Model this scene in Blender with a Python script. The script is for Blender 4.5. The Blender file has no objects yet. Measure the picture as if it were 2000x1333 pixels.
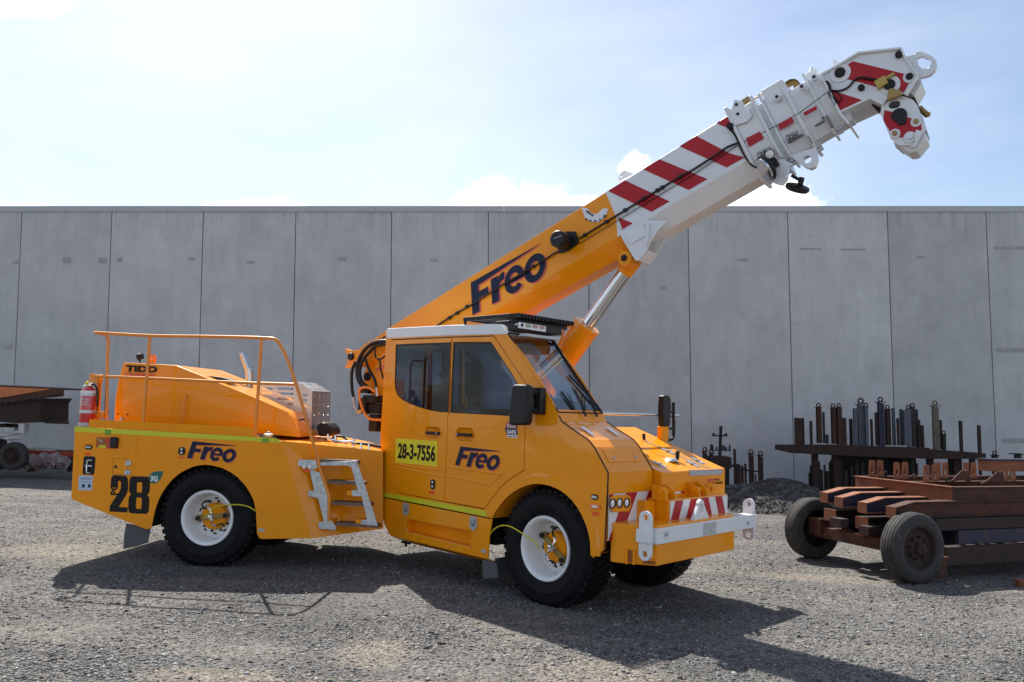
import bpy, bmesh, math, random
import numpy as np
from mathutils import Matrix, Vector
random.seed(7)
R = math.radians
S = bpy.context.scene
COL = S.collection

# ------------------------------------------------------------------ camera
F = 1555.0; PITCH = R(4.16); CZ = 2.216        # focal length in photo pixels (2000 wide)
cd = bpy.data.cameras.new('camera'); cam = bpy.data.objects.new('camera', cd); COL.objects.link(cam)
cd.sensor_width = 36; cd.lens = 36 * F / 2000; cd.clip_start = .05; cd.clip_end = 4000
cam.location = (0, 0, CZ); cam.rotation_euler = (R(90) + PITCH, 0, 0)
S.camera = cam

# ------------------------------------------------------------------ light and sky
SUN = Vector((-.846, 2.15, 2.908)).normalized()
SUN_EL = math.asin(SUN.z); SUN_AZ = math.atan2(SUN.x, SUN.y)
w = bpy.data.worlds.new('World'); S.world = w; w.use_nodes = True
SKY_STRENGTH = .090; SUN_STRENGTH = 5.0; DUST = 1.4
def build_sky():
    nt = w.node_tree; nt.nodes.clear(); N = nt.nodes.new; L = nt.links.new
    def math_(op, a, b=None, c=None, clamp=False):
        n = N('ShaderNodeMath'); n.operation = op; n.use_clamp = clamp
        for i, q in enumerate((a, b, c)):
            if q is None: continue
            if isinstance(q, (int, float)): n.inputs[i].default_value = q
            else: L(q, n.inputs[i])
        return n.outputs[0]
    sky = N('ShaderNodeTexSky'); sky.sky_type = 'NISHITA'; sky.sun_disc = False
    sky.sun_elevation = SUN_EL; sky.sun_rotation = SUN_AZ
    sky.air_density = 1.0; sky.dust_density = DUST; sky.ozone_density = 1.0; sky.altitude = 0
    tc = N('ShaderNodeTexCoord'); sep = N('ShaderNodeSeparateXYZ'); L(tc.outputs['Generated'], sep.inputs[0])
    X, Y, Z = sep.outputs
    ys = math_('MAXIMUM', Y, .05)
    u = math_('DIVIDE', X, ys); v = math_('DIVIDE', Z, ys)
    front = math_('GREATER_THAN', Y, .06)
    noi = N('ShaderNodeTexNoise'); noi.inputs['Scale'].default_value = 16; noi.inputs['Detail'].default_value = 9; noi.inputs['Roughness'].default_value = .62
    L(tc.outputs['Generated'], noi.inputs['Vector'])
    nz = math_('SUBTRACT', noi.outputs['Fac'], .5)
    total = None
    # low cumulus over the roof line and one wisp near the zenith side: (photo x, y, half width, half height, density)
    for (px, py, a, b, s) in ((990, 404, 130, 44, .85), (1120, 402, 65, 20, .7), (1243, 325, 40, 26, .8), (1500, 392, 100, 40, .8),
                              (505, 408, 90, 17, .8), (50, 414, 80, 22, .9), (85, 10, 100, 24, .6), (-300, 330, 160, 50, .9),
                              (2350, 300, 190, 70, .9)):
        d = ((px - 1000) / F, (666.5 - py) / F)
        yy = math.cos(PITCH) - d[1] * math.sin(PITCH); zz = math.sin(PITCH) + d[1] * math.cos(PITCH)
        du = math_('DIVIDE', math_('SUBTRACT', u, d[0] / yy), a / F); dv = math_('DIVIDE', math_('SUBTRACT', v, zz / yy), b / F)
        r = math_('SQRT', math_('ADD', math_('MULTIPLY', du, du), math_('MULTIPLY', dv, dv)))
        r = math_('ADD', r, math_('MULTIPLY', nz, -3.2))
        m = N('ShaderNodeMapRange'); m.interpolation_type = 'SMOOTHSTEP'
        m.inputs['From Min'].default_value = 1.25; m.inputs['From Max'].default_value = .75
        m.inputs['To Min'].default_value = 0; m.inputs['To Max'].default_value = s
        L(r, m.inputs['Value'])
        total = m.outputs[0] if total is None else math_('MAXIMUM', total, m.outputs[0])
    total = math_('MULTIPLY', total, front)
    n3 = N('ShaderNodeTexNoise'); n3.inputs['Scale'].default_value = 3.4; n3.inputs['Detail'].default_value = 9; n3.inputs['Roughness'].default_value = .58  # low clouds beside and behind the camera, added to brighten shaded surfaces
    mp3 = N('ShaderNodeMapping'); mp3.inputs['Scale'].default_value = (1, 1, 2.6); L(tc.outputs['Generated'], mp3.inputs[0]); L(mp3.outputs[0], n3.inputs['Vector'])
    cm = N('ShaderNodeMapRange'); cm.interpolation_type = 'SMOOTHSTEP'; cm.inputs['From Min'].default_value = .47; cm.inputs['From Max'].default_value = .56; L(n3.outputs['Fac'], cm.inputs['Value'])
    lowm = N('ShaderNodeMapRange'); lowm.interpolation_type = 'SMOOTHSTEP'; lowm.inputs['From Min'].default_value = .62; lowm.inputs['From Max'].default_value = .25; L(Z, lowm.inputs['Value'])
    sm = N('ShaderNodeMapRange'); sm.interpolation_type = 'SMOOTHSTEP'; sm.inputs['From Min'].default_value = .5; sm.inputs['From Max'].default_value = .2; L(Y, sm.inputs['Value'])
    total = math_('MAXIMUM', total, math_('MULTIPLY', math_('MULTIPLY', cm.outputs[0], lowm.outputs[0]), math_('MULTIPLY', sm.outputs[0], .6)))
    # thin high veil everywhere
    n2 = N('ShaderNodeTexNoise'); n2.inputs['Scale'].default_value = 2.3; n2.inputs['Detail'].default_value = 6
    mp = N('ShaderNodeMapping'); mp.inputs['Scale'].default_value = (1, 1, 3); L(tc.outputs['Generated'], mp.inputs[0]); L(mp.outputs[0], n2.inputs['Vector'])
    veil = N('ShaderNodeMapRange'); veil.inputs['From Min'].default_value = .42; veil.inputs['From Max'].default_value = .8; veil.inputs['To Max'].default_value = .38
    L(n2.outputs['Fac'], veil.inputs['Value'])
    mx = N('ShaderNodeMix'); mx.data_type = 'RGBA'; mx.inputs[7].default_value = (8.5, 8.8, 9.2, 1)
    L(veil.outputs[0], mx.inputs[0]); L(sky.outputs[0], mx.inputs[6])
    mx2 = N('ShaderNodeMix'); mx2.data_type = 'RGBA'; mx2.inputs[7].default_value = (12.5, 12.6, 12.6, 1)
    L(total, mx2.inputs[0]); L(mx.outputs[2], mx2.inputs[6])
    bg = N('ShaderNodeBackground'); bg.inputs['Strength'].default_value = SKY_STRENGTH
    L(mx2.outputs[2], bg.inputs['Color'])
    out = N('ShaderNodeOutputWorld'); L(bg.outputs[0], out.inputs[0])
build_sky()
sl = bpy.data.lights.new('sun', 'SUN'); so = bpy.data.objects.new('sun', sl); COL.objects.link(so)
sl.energy = SUN_STRENGTH; sl.angle = R(.53); sl.color = (1, .955, .88)
so.rotation_euler = SUN.to_track_quat('Z', 'Y').to_euler()
S.view_settings.view_transform = 'Standard'; S.view_settings.look = 'None'
S.view_settings.exposure = 0.78; S.view_settings.gamma = 1
S.view_settings.use_curve_mapping = False
S.render.engine = 'CYCLES'

# ------------------------------------------------------------------ frames of reference
GN = Vector((.03, .015, 1)).normalized()
def ground(x, y): return -.03 * (x - .3) - .015 * (y - 8.57)
def ray(p):
    a = (p[0] - 1000) / F; b = (666.5 - p[1]) / F
    return Vector((a, math.cos(PITCH) - b * math.sin(PITCH), math.sin(PITCH) + b * math.cos(PITCH)))
EYE = Vector((0, 0, CZ))
class Frame:
    """a place in the yard with its own axes: x along the thing, y across (away), z up"""
    def __init__(s, O, ex, ey, ez):
        s.O = Vector(O); s.ex = ex; s.ey = ey; s.ez = ez
        s.M = Matrix((( ex.x, ey.x, ez.x, s.O.x), (ex.y, ey.y, ez.y, s.O.y), (ex.z, ey.z, ez.z, s.O.z), (0, 0, 0, 1)))
    def loc(s, P):
        d = P - s.O; return Vector((d.dot(s.ex), d.dot(s.ey), d.dot(s.ez)))
    def _h(s, p, n, c):
        d = ray(p); return s.loc(EYE + d * ((c - (EYE - s.O).dot(n)) / d.dot(n)))
    def at(s, p, y=0):  q = s._h(p, s.ey, y); return (q.x, q.z)     # side plane
    def atx(s, p, x):   q = s._h(p, s.ex, x); return (q.y, q.z)     # end plane
    def atz(s, p, z):   q = s._h(p, s.ez, z); return (q.x, q.y)     # level plane
    def T(s, pts, y=0): return [s.at(p, y) for p in pts]
    def p3(s, p, y=0):  q = s._h(p, s.ey, y); return (q.x, y, q.z)
    def w(s, x, y, z): return s.O + s.ex * x + s.ey * y + s.ez * z
def yaw_frame(O, deg, n=GN):
    a = R(deg); h = Vector((math.cos(a), -math.sin(a), 0)); h = (h - n * h.dot(n)).normalized()
    return Frame(O, h, n.cross(h), n)
def foot(p, depth):
    P = EYE + ray(p) * depth; return Vector((P.x, P.y, ground(P.x, P.y)))
FR = yaw_frame(foot((1055, 1072), 8.57), 43.7)          # front unit
RR = yaw_frame(foot((398, 1015), 10.08), 6.5)           # rear unit
BB = yaw_frame(FR.w(-3.1, .82, 0), 34)                  # boom, level
_e = R(24.05); _o = BB.at((690, 705))
BM = Frame(BB.w(_o[0], 0, _o[1]), BB.ex * math.cos(_e) + BB.ez * math.sin(_e), BB.ey, -BB.ex * math.sin(_e) + BB.ez * math.cos(_e))
def world_frame(Y): return Frame((0, Y, 0), Vector((1, 0, 0)), Vector((0, 1, 0)), Vector((0, 0, 1)))
def crop(ox, oy, s): return lambda *xy: [(ox + xy[i] / s, oy + xy[i + 1] / s) for i in range(0, len(xy), 2)]
cA = crop(100, 620, 4.9375); cB = crop(100, 820, 4.443); cC = crop(440, 640, 5.128); cD = crop(480, 840, 5.331)
cE = crop(660, 600, 4.4425); cF = crop(720, 800, 3.702); cG = crop(880, 590, 4.9375); cH = crop(1120, 760, 3.508)
cI = crop(1380, 80, 4.1667); cJ = crop(1600, 70, 5.331); cK = crop(1050, 330, 4.04); cL = crop(640, 430, 3.808)
cM = crop(1500, 760, 3.174); cN = crop(1360, 780, 6.06); cO = crop(0, 720, 5.555); cP = crop(1160, 860, 5.127)

# ------------------------------------------------------------------ materials
def mat(name, col, rough=.5, metal=0, coat=0, var=.12, vscale=6, bump=0, bscale=60, spec=.5, col2=None, c2scale=3, c2lo=.45, c2hi=.6, coat_rough=.05, peel=0, dust=0):
    m = bpy.data.materials.new(name); m.use_nodes = True; nt = m.node_tree; N = nt.nodes.new; L = nt.links.new
    b = nt.nodes['Principled BSDF']
    b.inputs['Roughness'].default_value = rough; b.inputs['Metallic'].default_value = metal
    b.inputs['Coat Weight'].default_value = coat; b.inputs['Coat Roughness'].default_value = coat_rough
    b.inputs['Specular IOR Level'].default_value = spec
    tc = N('ShaderNodeTexCoord')
    n = N('ShaderNodeTexNoise'); n.inputs['Scale'].default_value = vscale; n.inputs['Detail'].default_value = 6
    L(tc.outputs['Object'], n.inputs['Vector'])
    mr = N('ShaderNodeMapRange'); mr.inputs['From Min'].default_value = .3; mr.inputs['From Max'].default_value = .7
    mr.inputs['To Min'].default_value = 1 - var; mr.inputs['To Max'].default_value = 1 + var
    L(n.outputs['Fac'], mr.inputs['Value'])
    base = None
    if col2:
        n2 = N('ShaderNodeTexNoise'); n2.inputs['Scale'].default_value = c2scale; n2.inputs['Detail'].default_value = 8; n2.inputs['Roughness'].default_value = .65
        L(tc.outputs['Object'], n2.inputs['Vector'])
        m2 = N('ShaderNodeMapRange'); m2.inputs['From Min'].default_value = c2lo; m2.inputs['From Max'].default_value = c2hi; L(n2.outputs['Fac'], m2.inputs['Value'])
        mx = N('ShaderNodeMix'); mx.data_type = 'RGBA'; mx.inputs[6].default_value = (*col, 1); mx.inputs[7].default_value = (*col2, 1)
        L(m2.outputs[0], mx.inputs[0]); base = mx.outputs[2]
    mul = N('ShaderNodeMix'); mul.data_type = 'RGBA'; mul.blend_type = 'MULTIPLY'; mul.inputs[0].default_value = 1
    if base: L(base, mul.inputs[6])
    else: mul.inputs[6].default_value = (*col, 1)
    L(mr.outputs[0], mul.inputs[7]); colour = mul.outputs[2]
    if dust:
        nd = N('ShaderNodeTexNoise'); nd.inputs['Scale'].default_value = 14; nd.inputs['Detail'].default_value = 8; nd.inputs['Roughness'].default_value = .7
        L(tc.outputs['Object'], nd.inputs['Vector'])
        md = N('ShaderNodeMapRange'); md.inputs['From Min'].default_value = .5; md.inputs['From Max'].default_value = .8; md.inputs['To Max'].default_value = dust; L(nd.outputs['Fac'], md.inputs['Value'])
        dx = N('ShaderNodeMix'); dx.data_type = 'RGBA'; dx.inputs[7].default_value = (.28, .25, .21, 1); L(md.outputs[0], dx.inputs[0]); L(colour, dx.inputs[6]); colour = dx.outputs[2]
    L(colour, b.inputs['Base Color'])
    rr = N('ShaderNodeMapRange'); rr.inputs['To Min'].default_value = max(0, rough - .08); rr.inputs['To Max'].default_value = min(1, rough + .08); L(n.outputs['Fac'], rr.inputs['Value']); L(rr.outputs[0], b.inputs['Roughness'])
    if bump:
        nb = N('ShaderNodeTexNoise'); nb.inputs['Scale'].default_value = bscale; nb.inputs['Detail'].default_value = 5; L(tc.outputs['Object'], nb.inputs['Vector'])
        bp = N('ShaderNodeBump'); bp.inputs['Strength'].default_value = bump; bp.inputs['Distance'].default_value = .01; L(nb.outputs['Fac'], bp.inputs['Height']); L(bp.outputs[0], b.inputs['Normal'])
    if peel:       # sheet metal never lies perfectly flat: long soft waves
        nb = N('ShaderNodeTexNoise'); nb.inputs['Scale'].default_value = 1.6; nb.inputs['Detail'].default_value = 1.5; L(tc.outputs['Object'], nb.inputs['Vector'])
        bp = N('ShaderNodeBump'); bp.inputs['Strength'].default_value = peel; bp.inputs['Distance'].default_value = .05; L(nb.outputs['Fac'], bp.inputs['Height'])
        L(bp.outputs[0], b.inputs['Normal']); L(bp.outputs[0], b.inputs['Coat Normal'])
    return m
YEL = (.88, .305, .004)
M = {}
M['yellow'] = mat('yellow_paint', YEL, .35, coat=.6, var=.03, vscale=2, peel=.28, spec=.1)
M['yellow2'] = mat('yellow_paint_plain', YEL, .38, coat=.25, var=.04, vscale=3, spec=.1)
M['rail'] = mat('rail_paint', (.78, .25, .01), .4, coat=.4, var=.05)
M['white'] = mat('white_paint', (.72, .735, .76), .35, coat=.5, var=.03, vscale=4)  # a little blue of the reflected sky is mixed into this white
M['rimwhite'] = mat('rim_white', (.80, .81, .82), .4, coat=.3, var=.04, vscale=5, dust=.15)
M['red'] = mat('red_film', (.42, .010, .020), .45, coat=.15, var=.06, spec=.25)
M['redpaint'] = mat('extinguisher_red', (.55, .012, .018), .25, coat=.8, var=.05)
M['lime'] = mat('lime_reflective_tape', (.62, .60, .015), .45, var=.04)
M['plate'] = mat('plate_yellow', (.80, .68, .02), .5, var=.03)
M['black'] = mat('black_decal', (.009, .008, .008), .5, var=.1, spec=.25)
M['navy'] = mat('navy_decal', (.008, .013, .042), .45, var=.08, spec=.25)
M['pink'] = mat('red_decal_shadow', (.62, .09, .07), .45, var=.05)
M['plastic'] = mat('black_plastic', (.009, .010, .011), .5, var=.15, bump=.05, bscale=200, spec=.35)
M['hose'] = mat('hose_rubber', (.008, .008, .008), .45, var=.15, spec=.35)
M['rubber'] = mat('tyre_rubber', (.007, .007, .0085), .6, var=.2, vscale=14, bump=.12, bscale=40, dust=.03, spec=.16)
M['oldrubber'] = mat('old_tyre_rubber', (.030, .0295, .029), .85, var=.18, vscale=9, bump=.2, bscale=40, dust=.22)
M['flap'] = mat('mudflap_rubber', (.085, .09, .10), .6, var=.12)
M['steel'] = mat('bare_steel', (.55, .55, .55), .25, metal=1, var=.08)
M['chrome'] = mat('chromed_rod', (.72, .72, .73), .08, metal=1, var=.02)
M['galv'] = mat('galvanised_steel', (.50, .53, .56), .42, metal=.75, var=.25, vscale=26, bump=.08, bscale=90)
M['stepshade'] = mat('shaded_step_metal', (.16, .11, .085), .5, metal=.5, var=.3, vscale=20)  # galvanised steps with shade and orange reflection put into the colour
M['polish'] = mat('polished_sheet', (.60, .58, .56), .33, metal=1, var=.08)
M['dark'] = mat('dark_steel', (.012, .012, .013), .55, var=.2, spec=.3)
M['bronze'] = mat('zinc_yellow_plate', (.33, .22, .07), .45, metal=.6, var=.2)
M['rust'] = mat('rusty_steel', (.078, .027, .015), .85, var=.3, vscale=12, bump=.25, bscale=70, col2=(.05, .02, .014), c2scale=4)
M['postrust'] = mat('dull_brown_rust', (.048, .019, .013), .85, var=.3, vscale=12, bump=.2, bscale=70, col2=(.028, .015, .012), c2scale=4)
M['rust2'] = mat('orange_primer_rust', (.225, .082, .037), .8, var=.22, vscale=10, bump=.18, bscale=70, col2=(.14, .045, .025), c2scale=5, c2lo=.48, c2hi=.68)
M['darkrust'] = mat('dark_rusty_steel', (.032, .015, .012), .85, var=.3, vscale=10, bump=.2, bscale=70, col2=(.03, .018, .016), c2scale=5)
M['bluesteel'] = mat('blue_grey_painted_steel', (.062, .078, .105), .6, var=.25, vscale=8, bump=.1, bscale=60, col2=(.09, .05, .035), c2scale=6, c2lo=.58, c2hi=.68)
M['bluepaint'] = mat('faded_blue_paint', (.006, .009, .036), .6, var=.25, col2=(.06, .03, .022), c2scale=5, c2lo=.55, c2hi=.66)
M['olive'] = mat('olive_steel', (.11, .10, .075), .7, var=.25, bump=.1)
M['orangelabel'] = mat('orange_label', (.85, .085, .006), .5, var=.04)
M['silverlabel'] = mat('silver_label', (.42, .44, .47), .4, metal=.3, var=.06)
M['bluelabel'] = mat('pale_blue_label', (.42, .52, .66), .5, var=.05)
M['teal'] = mat('teal_decal', (.005, .13, .11), .45, var=.05)
M['amber'] = mat('amber_lens', (.9, .20, .01), .15, coat=1, var=.05)
M['lensw'] = mat('clear_lens', (.75, .75, .72), .12, coat=1, var=.12, vscale=90)
M['lensgreen'] = mat('green_lens', (.02, .16, .03), .2, coat=1)
M['lensred'] = mat('red_lens', (.25, .02, .015), .2, coat=1)
M['cabgrey'] = mat('cab_liner_grey', (.50, .56, .64), .7, var=.06)
M['seat'] = mat('seat_fabric', (.03, .03, .033), .85, var=.2, bump=.1)
M['yhose'] = mat('yellow_air_hose', (.62, .52, .02), .4, var=.05)
M['coping'] = mat('grey_roof_flashing', (.40, .42, .44), .45, metal=.2, var=.05, vscale=1)
M['plasticwrap'] = mat('pink_grey_wrap', (.20, .155, .16), .3, var=.3, vscale=12, bump=.5, bscale=25, coat=.5)
M['redsteel'] = mat('red_painted_steel', (.33, .05, .018), .6, var=.2)
M['orangesteel'] = mat('orange_painted_steel', (.50, .15, .045), .6, var=.15, col2=(.18, .06, .03), c2scale=3, c2lo=.55, c2hi=.7)
M['greywhite'] = mat('worn_white_steel', (.42, .43, .44), .55, var=.25, vscale=9)
M['sealant'] = mat('panel_joint_sealant', (.15, .155, .165), .8, var=.15)
def glass(name, tint, refl=1.0):
    m = bpy.data.materials.new(name); m.use_nodes = True; nt = m.node_tree; N = nt.nodes.new; L = nt.links.new
    nt.nodes.remove(nt.nodes['Principled BSDF']); out = nt.nodes['Material Output']
    t = N('ShaderNodeBsdfTransparent'); t.inputs[0].default_value = (*tint, 1)
    g = N('ShaderNodeBsdfGlossy'); g.inputs['Roughness'].default_value = .015
    f = N('ShaderNodeFresnel'); f.inputs[0].default_value = 1.52
    mu = N('ShaderNodeMath'); mu.operation = 'MULTIPLY'; mu.inputs[1].default_value = refl; mu.use_clamp = True; L(f.outputs[0], mu.inputs[0])
    ge = N('ShaderNodeNewGeometry'); iv = N('ShaderNodeMath'); iv.operation = 'SUBTRACT'; iv.inputs[0].default_value = 1; L(ge.outputs['Backfacing'], iv.inputs[1])
    m2 = N('ShaderNodeMath'); m2.operation = 'MULTIPLY'; L(mu.outputs[0], m2.inputs[0]); L(iv.outputs[0], m2.inputs[1]); mu = m2      # the inner face of the pane adds no second mirror
    tc = N('ShaderNodeTexCoord'); n = N('ShaderNodeTexNoise'); n.inputs['Scale'].default_value = 1.5; L(tc.outputs['Object'], n.inputs['Vector'])
    bp = N('ShaderNodeBump'); bp.inputs['Strength'].default_value = .05; L(n.outputs['Fac'], bp.inputs['Height']); L(bp.outputs[0], g.inputs['Normal'])
    mx = N('ShaderNodeMixShader'); L(mu.outputs[0], mx.inputs[0]); L(t.outputs[0], mx.inputs[1]); L(g.outputs[0], mx.inputs[2]); L(mx.outputs[0], out.inputs[0])
    return m
M['glass'] = glass('tinted_side_glass', (.55, .62, .72), .75)
M['screen'] = glass('windscreen_glass', (.86, .92, .94), 2.6)
M['lamp'] = None

# ------------------------------------------------------------------ mesh building
class MB:
    def __init__(s): s.v = []; s.f = []; s.bm_extra = []
    def add(s, V, Fc):
        o = len(s.v); s.v += [tuple(p) for p in V]; s.f += [[i + o for i in q] for q in Fc]; return s
    def box(s, x0, x1, y0, y1, z0, z1):
        V = [(x, y, z) for x in (x0, x1) for y in (y0, y1) for z in (z0, z1)]
        return s.add(V, [(0, 1, 3, 2), (4, 6, 7, 5), (0, 4, 5, 1), (2, 3, 7, 6), (0, 2, 6, 4), (1, 5, 7, 3)])
    def hexa(s, P): # 8 points: bottom 4 ring, top 4 ring
        return s.add(P, [(0, 3, 2, 1), (4, 5, 6, 7), (0, 1, 5, 4), (1, 2, 6, 5), (2, 3, 7, 6), (3, 0, 4, 7)])
    def prism(s, poly, y0, y1):      # poly in x,z
        n = len(poly); V = [(x, y0, z) for x, z in poly] + [(x, y1, z) for x, z in poly]
        return s.add(V, [list(range(n)), list(range(2 * n - 1, n - 1, -1))] + [(i, i + n, (i + 1) % n + n, (i + 1) % n) for i in range(n)])
    def prism_x(s, poly, x0, x1):    # poly in y,z
        n = len(poly); V = [(x0, y, z) for y, z in poly] + [(x1, y, z) for y, z in poly]
        return s.add(V, [list(range(n)), list(range(2 * n - 1, n - 1, -1))] + [(i, i + n, (i + 1) % n + n, (i + 1) % n) for i in range(n)])
    def prism_z(s, poly, z0, z1):    # poly in x,y
        n = len(poly); V = [(x, y, z0) for x, y in poly] + [(x, y, z1) for x, y in poly]
        return s.add(V, [list(range(n)), list(range(2 * n - 1, n - 1, -1))] + [(i, i + n, (i + 1) % n + n, (i + 1) % n) for i in range(n)])
    def tube(s, pts, r, n=8, smooth=True, closed=False):
        P = [Vector(p) for p in pts]
        if smooth and len(P) > 2: P = spline(P)
        k = len(P); rings = []; up = None
        for i in range(k):
            d = (P[min(i + 1, k - 1)] - P[max(i - 1, 0)]).normalized()
            if up is None:
                up = Vector((0, 0, 1)) if abs(d.z) < .9 else Vector((1, 0, 0))
            a = d.cross(up).normalized(); up = a.cross(d).normalized()
            rr = r[i] if isinstance(r, (list, tuple)) else r
            rings.append([P[i] + (a * math.cos(t) + up * math.sin(t)) * rr for t in [2 * math.pi * j / n for j in range(n)]])
        V = [q for ring in rings for q in ring]; Fc = [list(range(n))[::-1], [(k - 1) * n + j for j in range(n)]]
        for i in range(k - 1):
            for j in range(n): Fc.append((i * n + j, i * n + (j + 1) % n, (i + 1) * n + (j + 1) % n, (i + 1) * n + j))
        return s.add(V, Fc)
    def cyl(s, a, b, r0, r1=None, n=20):
        a = Vector(a); b = Vector(b); r1 = r0 if r1 is None else r1; d = (b - a).normalized()
        up = Vector((0, 0, 1)) if abs(d.z) < .9 else Vector((1, 0, 0)); p = d.cross(up).normalized(); q = p.cross(d)
        T = [2 * math.pi * j / n for j in range(n)]
        V = [a + (p * math.cos(t) + q * math.sin(t)) * r0 for t in T] + [b + (p * math.cos(t) + q * math.sin(t)) * r1 for t in T]
        return s.add(V, [list(range(n))[::-1], list(range(n, 2 * n))] + [(j, (j + 1) % n, (j + 1) % n + n, j + n) for j in range(n)])
    def lathe(s, prof, c=(0, 0, 0), n=48, axis='y', close=False):     # prof = (along axis, radius)
        V = []; k = len(prof)
        for a, r in prof:
            for j in range(n):
                t = 2 * math.pi * j / n
                q = (r * math.cos(t), a, r * math.sin(t)) if axis == 'y' else ((a, r * math.cos(t), r * math.sin(t)) if axis == 'x' else (r * math.cos(t), r * math.sin(t), a))
                V.append((c[0] + q[0], c[1] + q[1], c[2] + q[2]))
        Fc = []
        for i in range(k if close else k - 1):
            i2 = (i + 1) % k
            for j in range(n): Fc.append((i * n + j, i * n + (j + 1) % n, i2 * n + (j + 1) % n, i2 * n + j))
        return s.add(V, Fc)
    def torus(s, c, r, t, n=20, m=8, axis='y'):
        return s.lathe([(t * math.sin(2 * math.pi * i / m), r + t * math.cos(2 * math.pi * i / m)) for i in range(m)], c, n, axis, True)
    def plate(s, loops, y0, y1, bevel=0):
        """flat plate with holes: the first loop is the outline, the others are openings (x,z)"""
        cu = bpy.data.curves.new('tmp', 'CURVE'); cu.dimensions = '2D'; cu.fill_mode = 'BOTH'; cu.extrude = abs(y1 - y0) / 2
        for lp in loops:
            sp = cu.splines.new('POLY'); sp.points.add(len(lp) - 1); sp.use_cyclic_u = True
            for i, (x, z) in enumerate(lp): sp.points[i].co = (x, z, 0, 1)
        s._curve(cu, lambda x, z, d: (x, (y0 + y1) / 2 - d, z)); return s
    def _curve(s, cu, fn):
        o = bpy.data.objects.new('tmp', cu); COL.objects.link(o)
        dg = bpy.context.evaluated_depsgraph_get(); me = bpy.data.meshes.new_from_object(o.evaluated_get(dg))
        s.add([fn(*q.co) for q in me.vertices], [list(p.vertices) for p in me.polygons])
        bpy.data.objects.remove(o); bpy.data.curves.remove(cu); bpy.data.meshes.remove(me)
    def text(s, body, fn, bold=0, thick=.001):
        cu = bpy.data.curves.new('tmp', 'FONT'); cu.body = body; cu.size = 1; cu.offset = bold; cu.extrude = thick; cu.resolution_u = 3; cu.fill_mode = 'BOTH'
        s._curve(cu, fn); return s
    def mesh(s, name, smooth=None):
        me = bpy.data.meshes.new(name); me.from_pydata(s.v, [], s.f)
        bm = bmesh.new(); bm.from_mesh(me); bmesh.ops.remove_doubles(bm, verts=bm.verts, dist=1e-5); bmesh.ops.recalc_face_normals(bm, faces=bm.faces); bm.to_mesh(me); bm.free()
        if smooth is not None:
            me.polygons.foreach_set('use_smooth', [True] * len(me.polygons)); me.set_sharp_from_angle(angle=R(smooth))
        return me
def spline(P, k=5):
    out = []
    for i in range(len(P) - 1):
        p0 = P[max(i - 1, 0)]; p1 = P[i]; p2 = P[i + 1]; p3 = P[min(i + 2, len(P) - 1)]
        for j in range(k):
            t = j / k
            out.append(.5 * ((2 * p1) + (p2 - p0) * t + (2 * p0 - 5 * p1 + 4 * p2 - p3) * t * t + (3 * p1 - p0 - 3 * p2 + p3) * t ** 3))
    out.append(P[-1]); return out
def tag(o, label=None, cat=None, group=None, kind=None):
    if label: o['label'] = label
    if cat: o['category'] = cat
    if group: o['group'] = group
    if kind: o['kind'] = kind
    return o
def empty(name, M_, label, cat, group=None):
    o = bpy.data.objects.new(name, None); COL.objects.link(o); o.matrix_world = M_; o.empty_display_size = .2
    return tag(o, label, cat, group)
def obj(name, mb, m, parent=None, frame=None, bevel=0, smooth=None, seg=2):
    me = mb if isinstance(mb, bpy.types.Mesh) else mb.mesh(name, smooth)
    o = bpy.data.objects.new(name, me); COL.objects.link(o)
    if m is not None and not me.materials: me.materials.append(M[m] if isinstance(m, str) else m)
    if parent: o.parent = parent
    if frame is not None:
        fm = frame.M if isinstance(frame, Frame) else frame
        o.matrix_basis = (parent.matrix_basis.inverted() @ fm) if parent else fm
    if bevel:
        b = o.modifiers.new('bevel', 'BEVEL'); b.width = bevel; b.segments = seg; b.limit_method = 'ANGLE'; b.angle_limit = R(40); b.harden_normals = True
        me.polygons.foreach_set('use_smooth', [True] * len(me.polygons)) if smooth is None else None
        if smooth is None: me.set_sharp_from_angle(angle=R(35))
    return o
def pieces(mb):
    key = {}; par = []
    def find(i):
        while par[i] != i: par[i] = par[par[i]]; i = par[i]
        return i
    ids = []
    for p in mb.v:
        k = (round(p[0], 4), round(p[1], 4), round(p[2], 4))
        if k not in key: key[k] = len(par); par.append(len(par))
        ids.append(key[k])
    for f in mb.f:
        a = find(ids[f[0]])
        for q in f[1:]: par[find(ids[q])] = a
    groups = {}
    for f in mb.f: groups.setdefault(find(ids[f[0]]), []).append(f)
    out = []
    for g in groups.values():
        b = MB(); mp = {}
        for f in g:
            for q in f:
                if q not in mp: mp[q] = len(b.v); b.v.append(mb.v[q])
            b.f.append([mp[q] for q in f])
        out.append(b)
    return out
def objs(name, mb, m, parent=None, frame=None, bevel=0, smooth=None):
    r = [obj(name, b, m, parent, frame, bevel, smooth) for b in pieces(mb)]; return r[0]
def parts(name, mb, m, fr, bevel=0, smooth=None): return objs(name, mb, m, crane, fr, bevel, smooth)
def subs(name, mb, m, par, bevel=0, smooth=None): return objs(name, mb, m, par, None, bevel, smooth)
def inset(poly, s):
    cx = sum(p[0] for p in poly) / len(poly); cz = sum(p[1] for p in poly) / len(poly)
    return [(cx + (x - cx) * s, cz + (z - cz) * s) for x, z in poly]
def rounded(x0, x1, z0, z1, r, k=4):
    out = []
    for cx, cz, a in ((x1 - r, z1 - r, 0), (x0 + r, z1 - r, 90), (x0 + r, z0 + r, 180), (x1 - r, z0 + r, 270)):
        for i in range(k + 1):
            t = R(a + 90 * i / k); out.append((cx + r * math.cos(t), cz + r * math.sin(t)))
    return out
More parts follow.
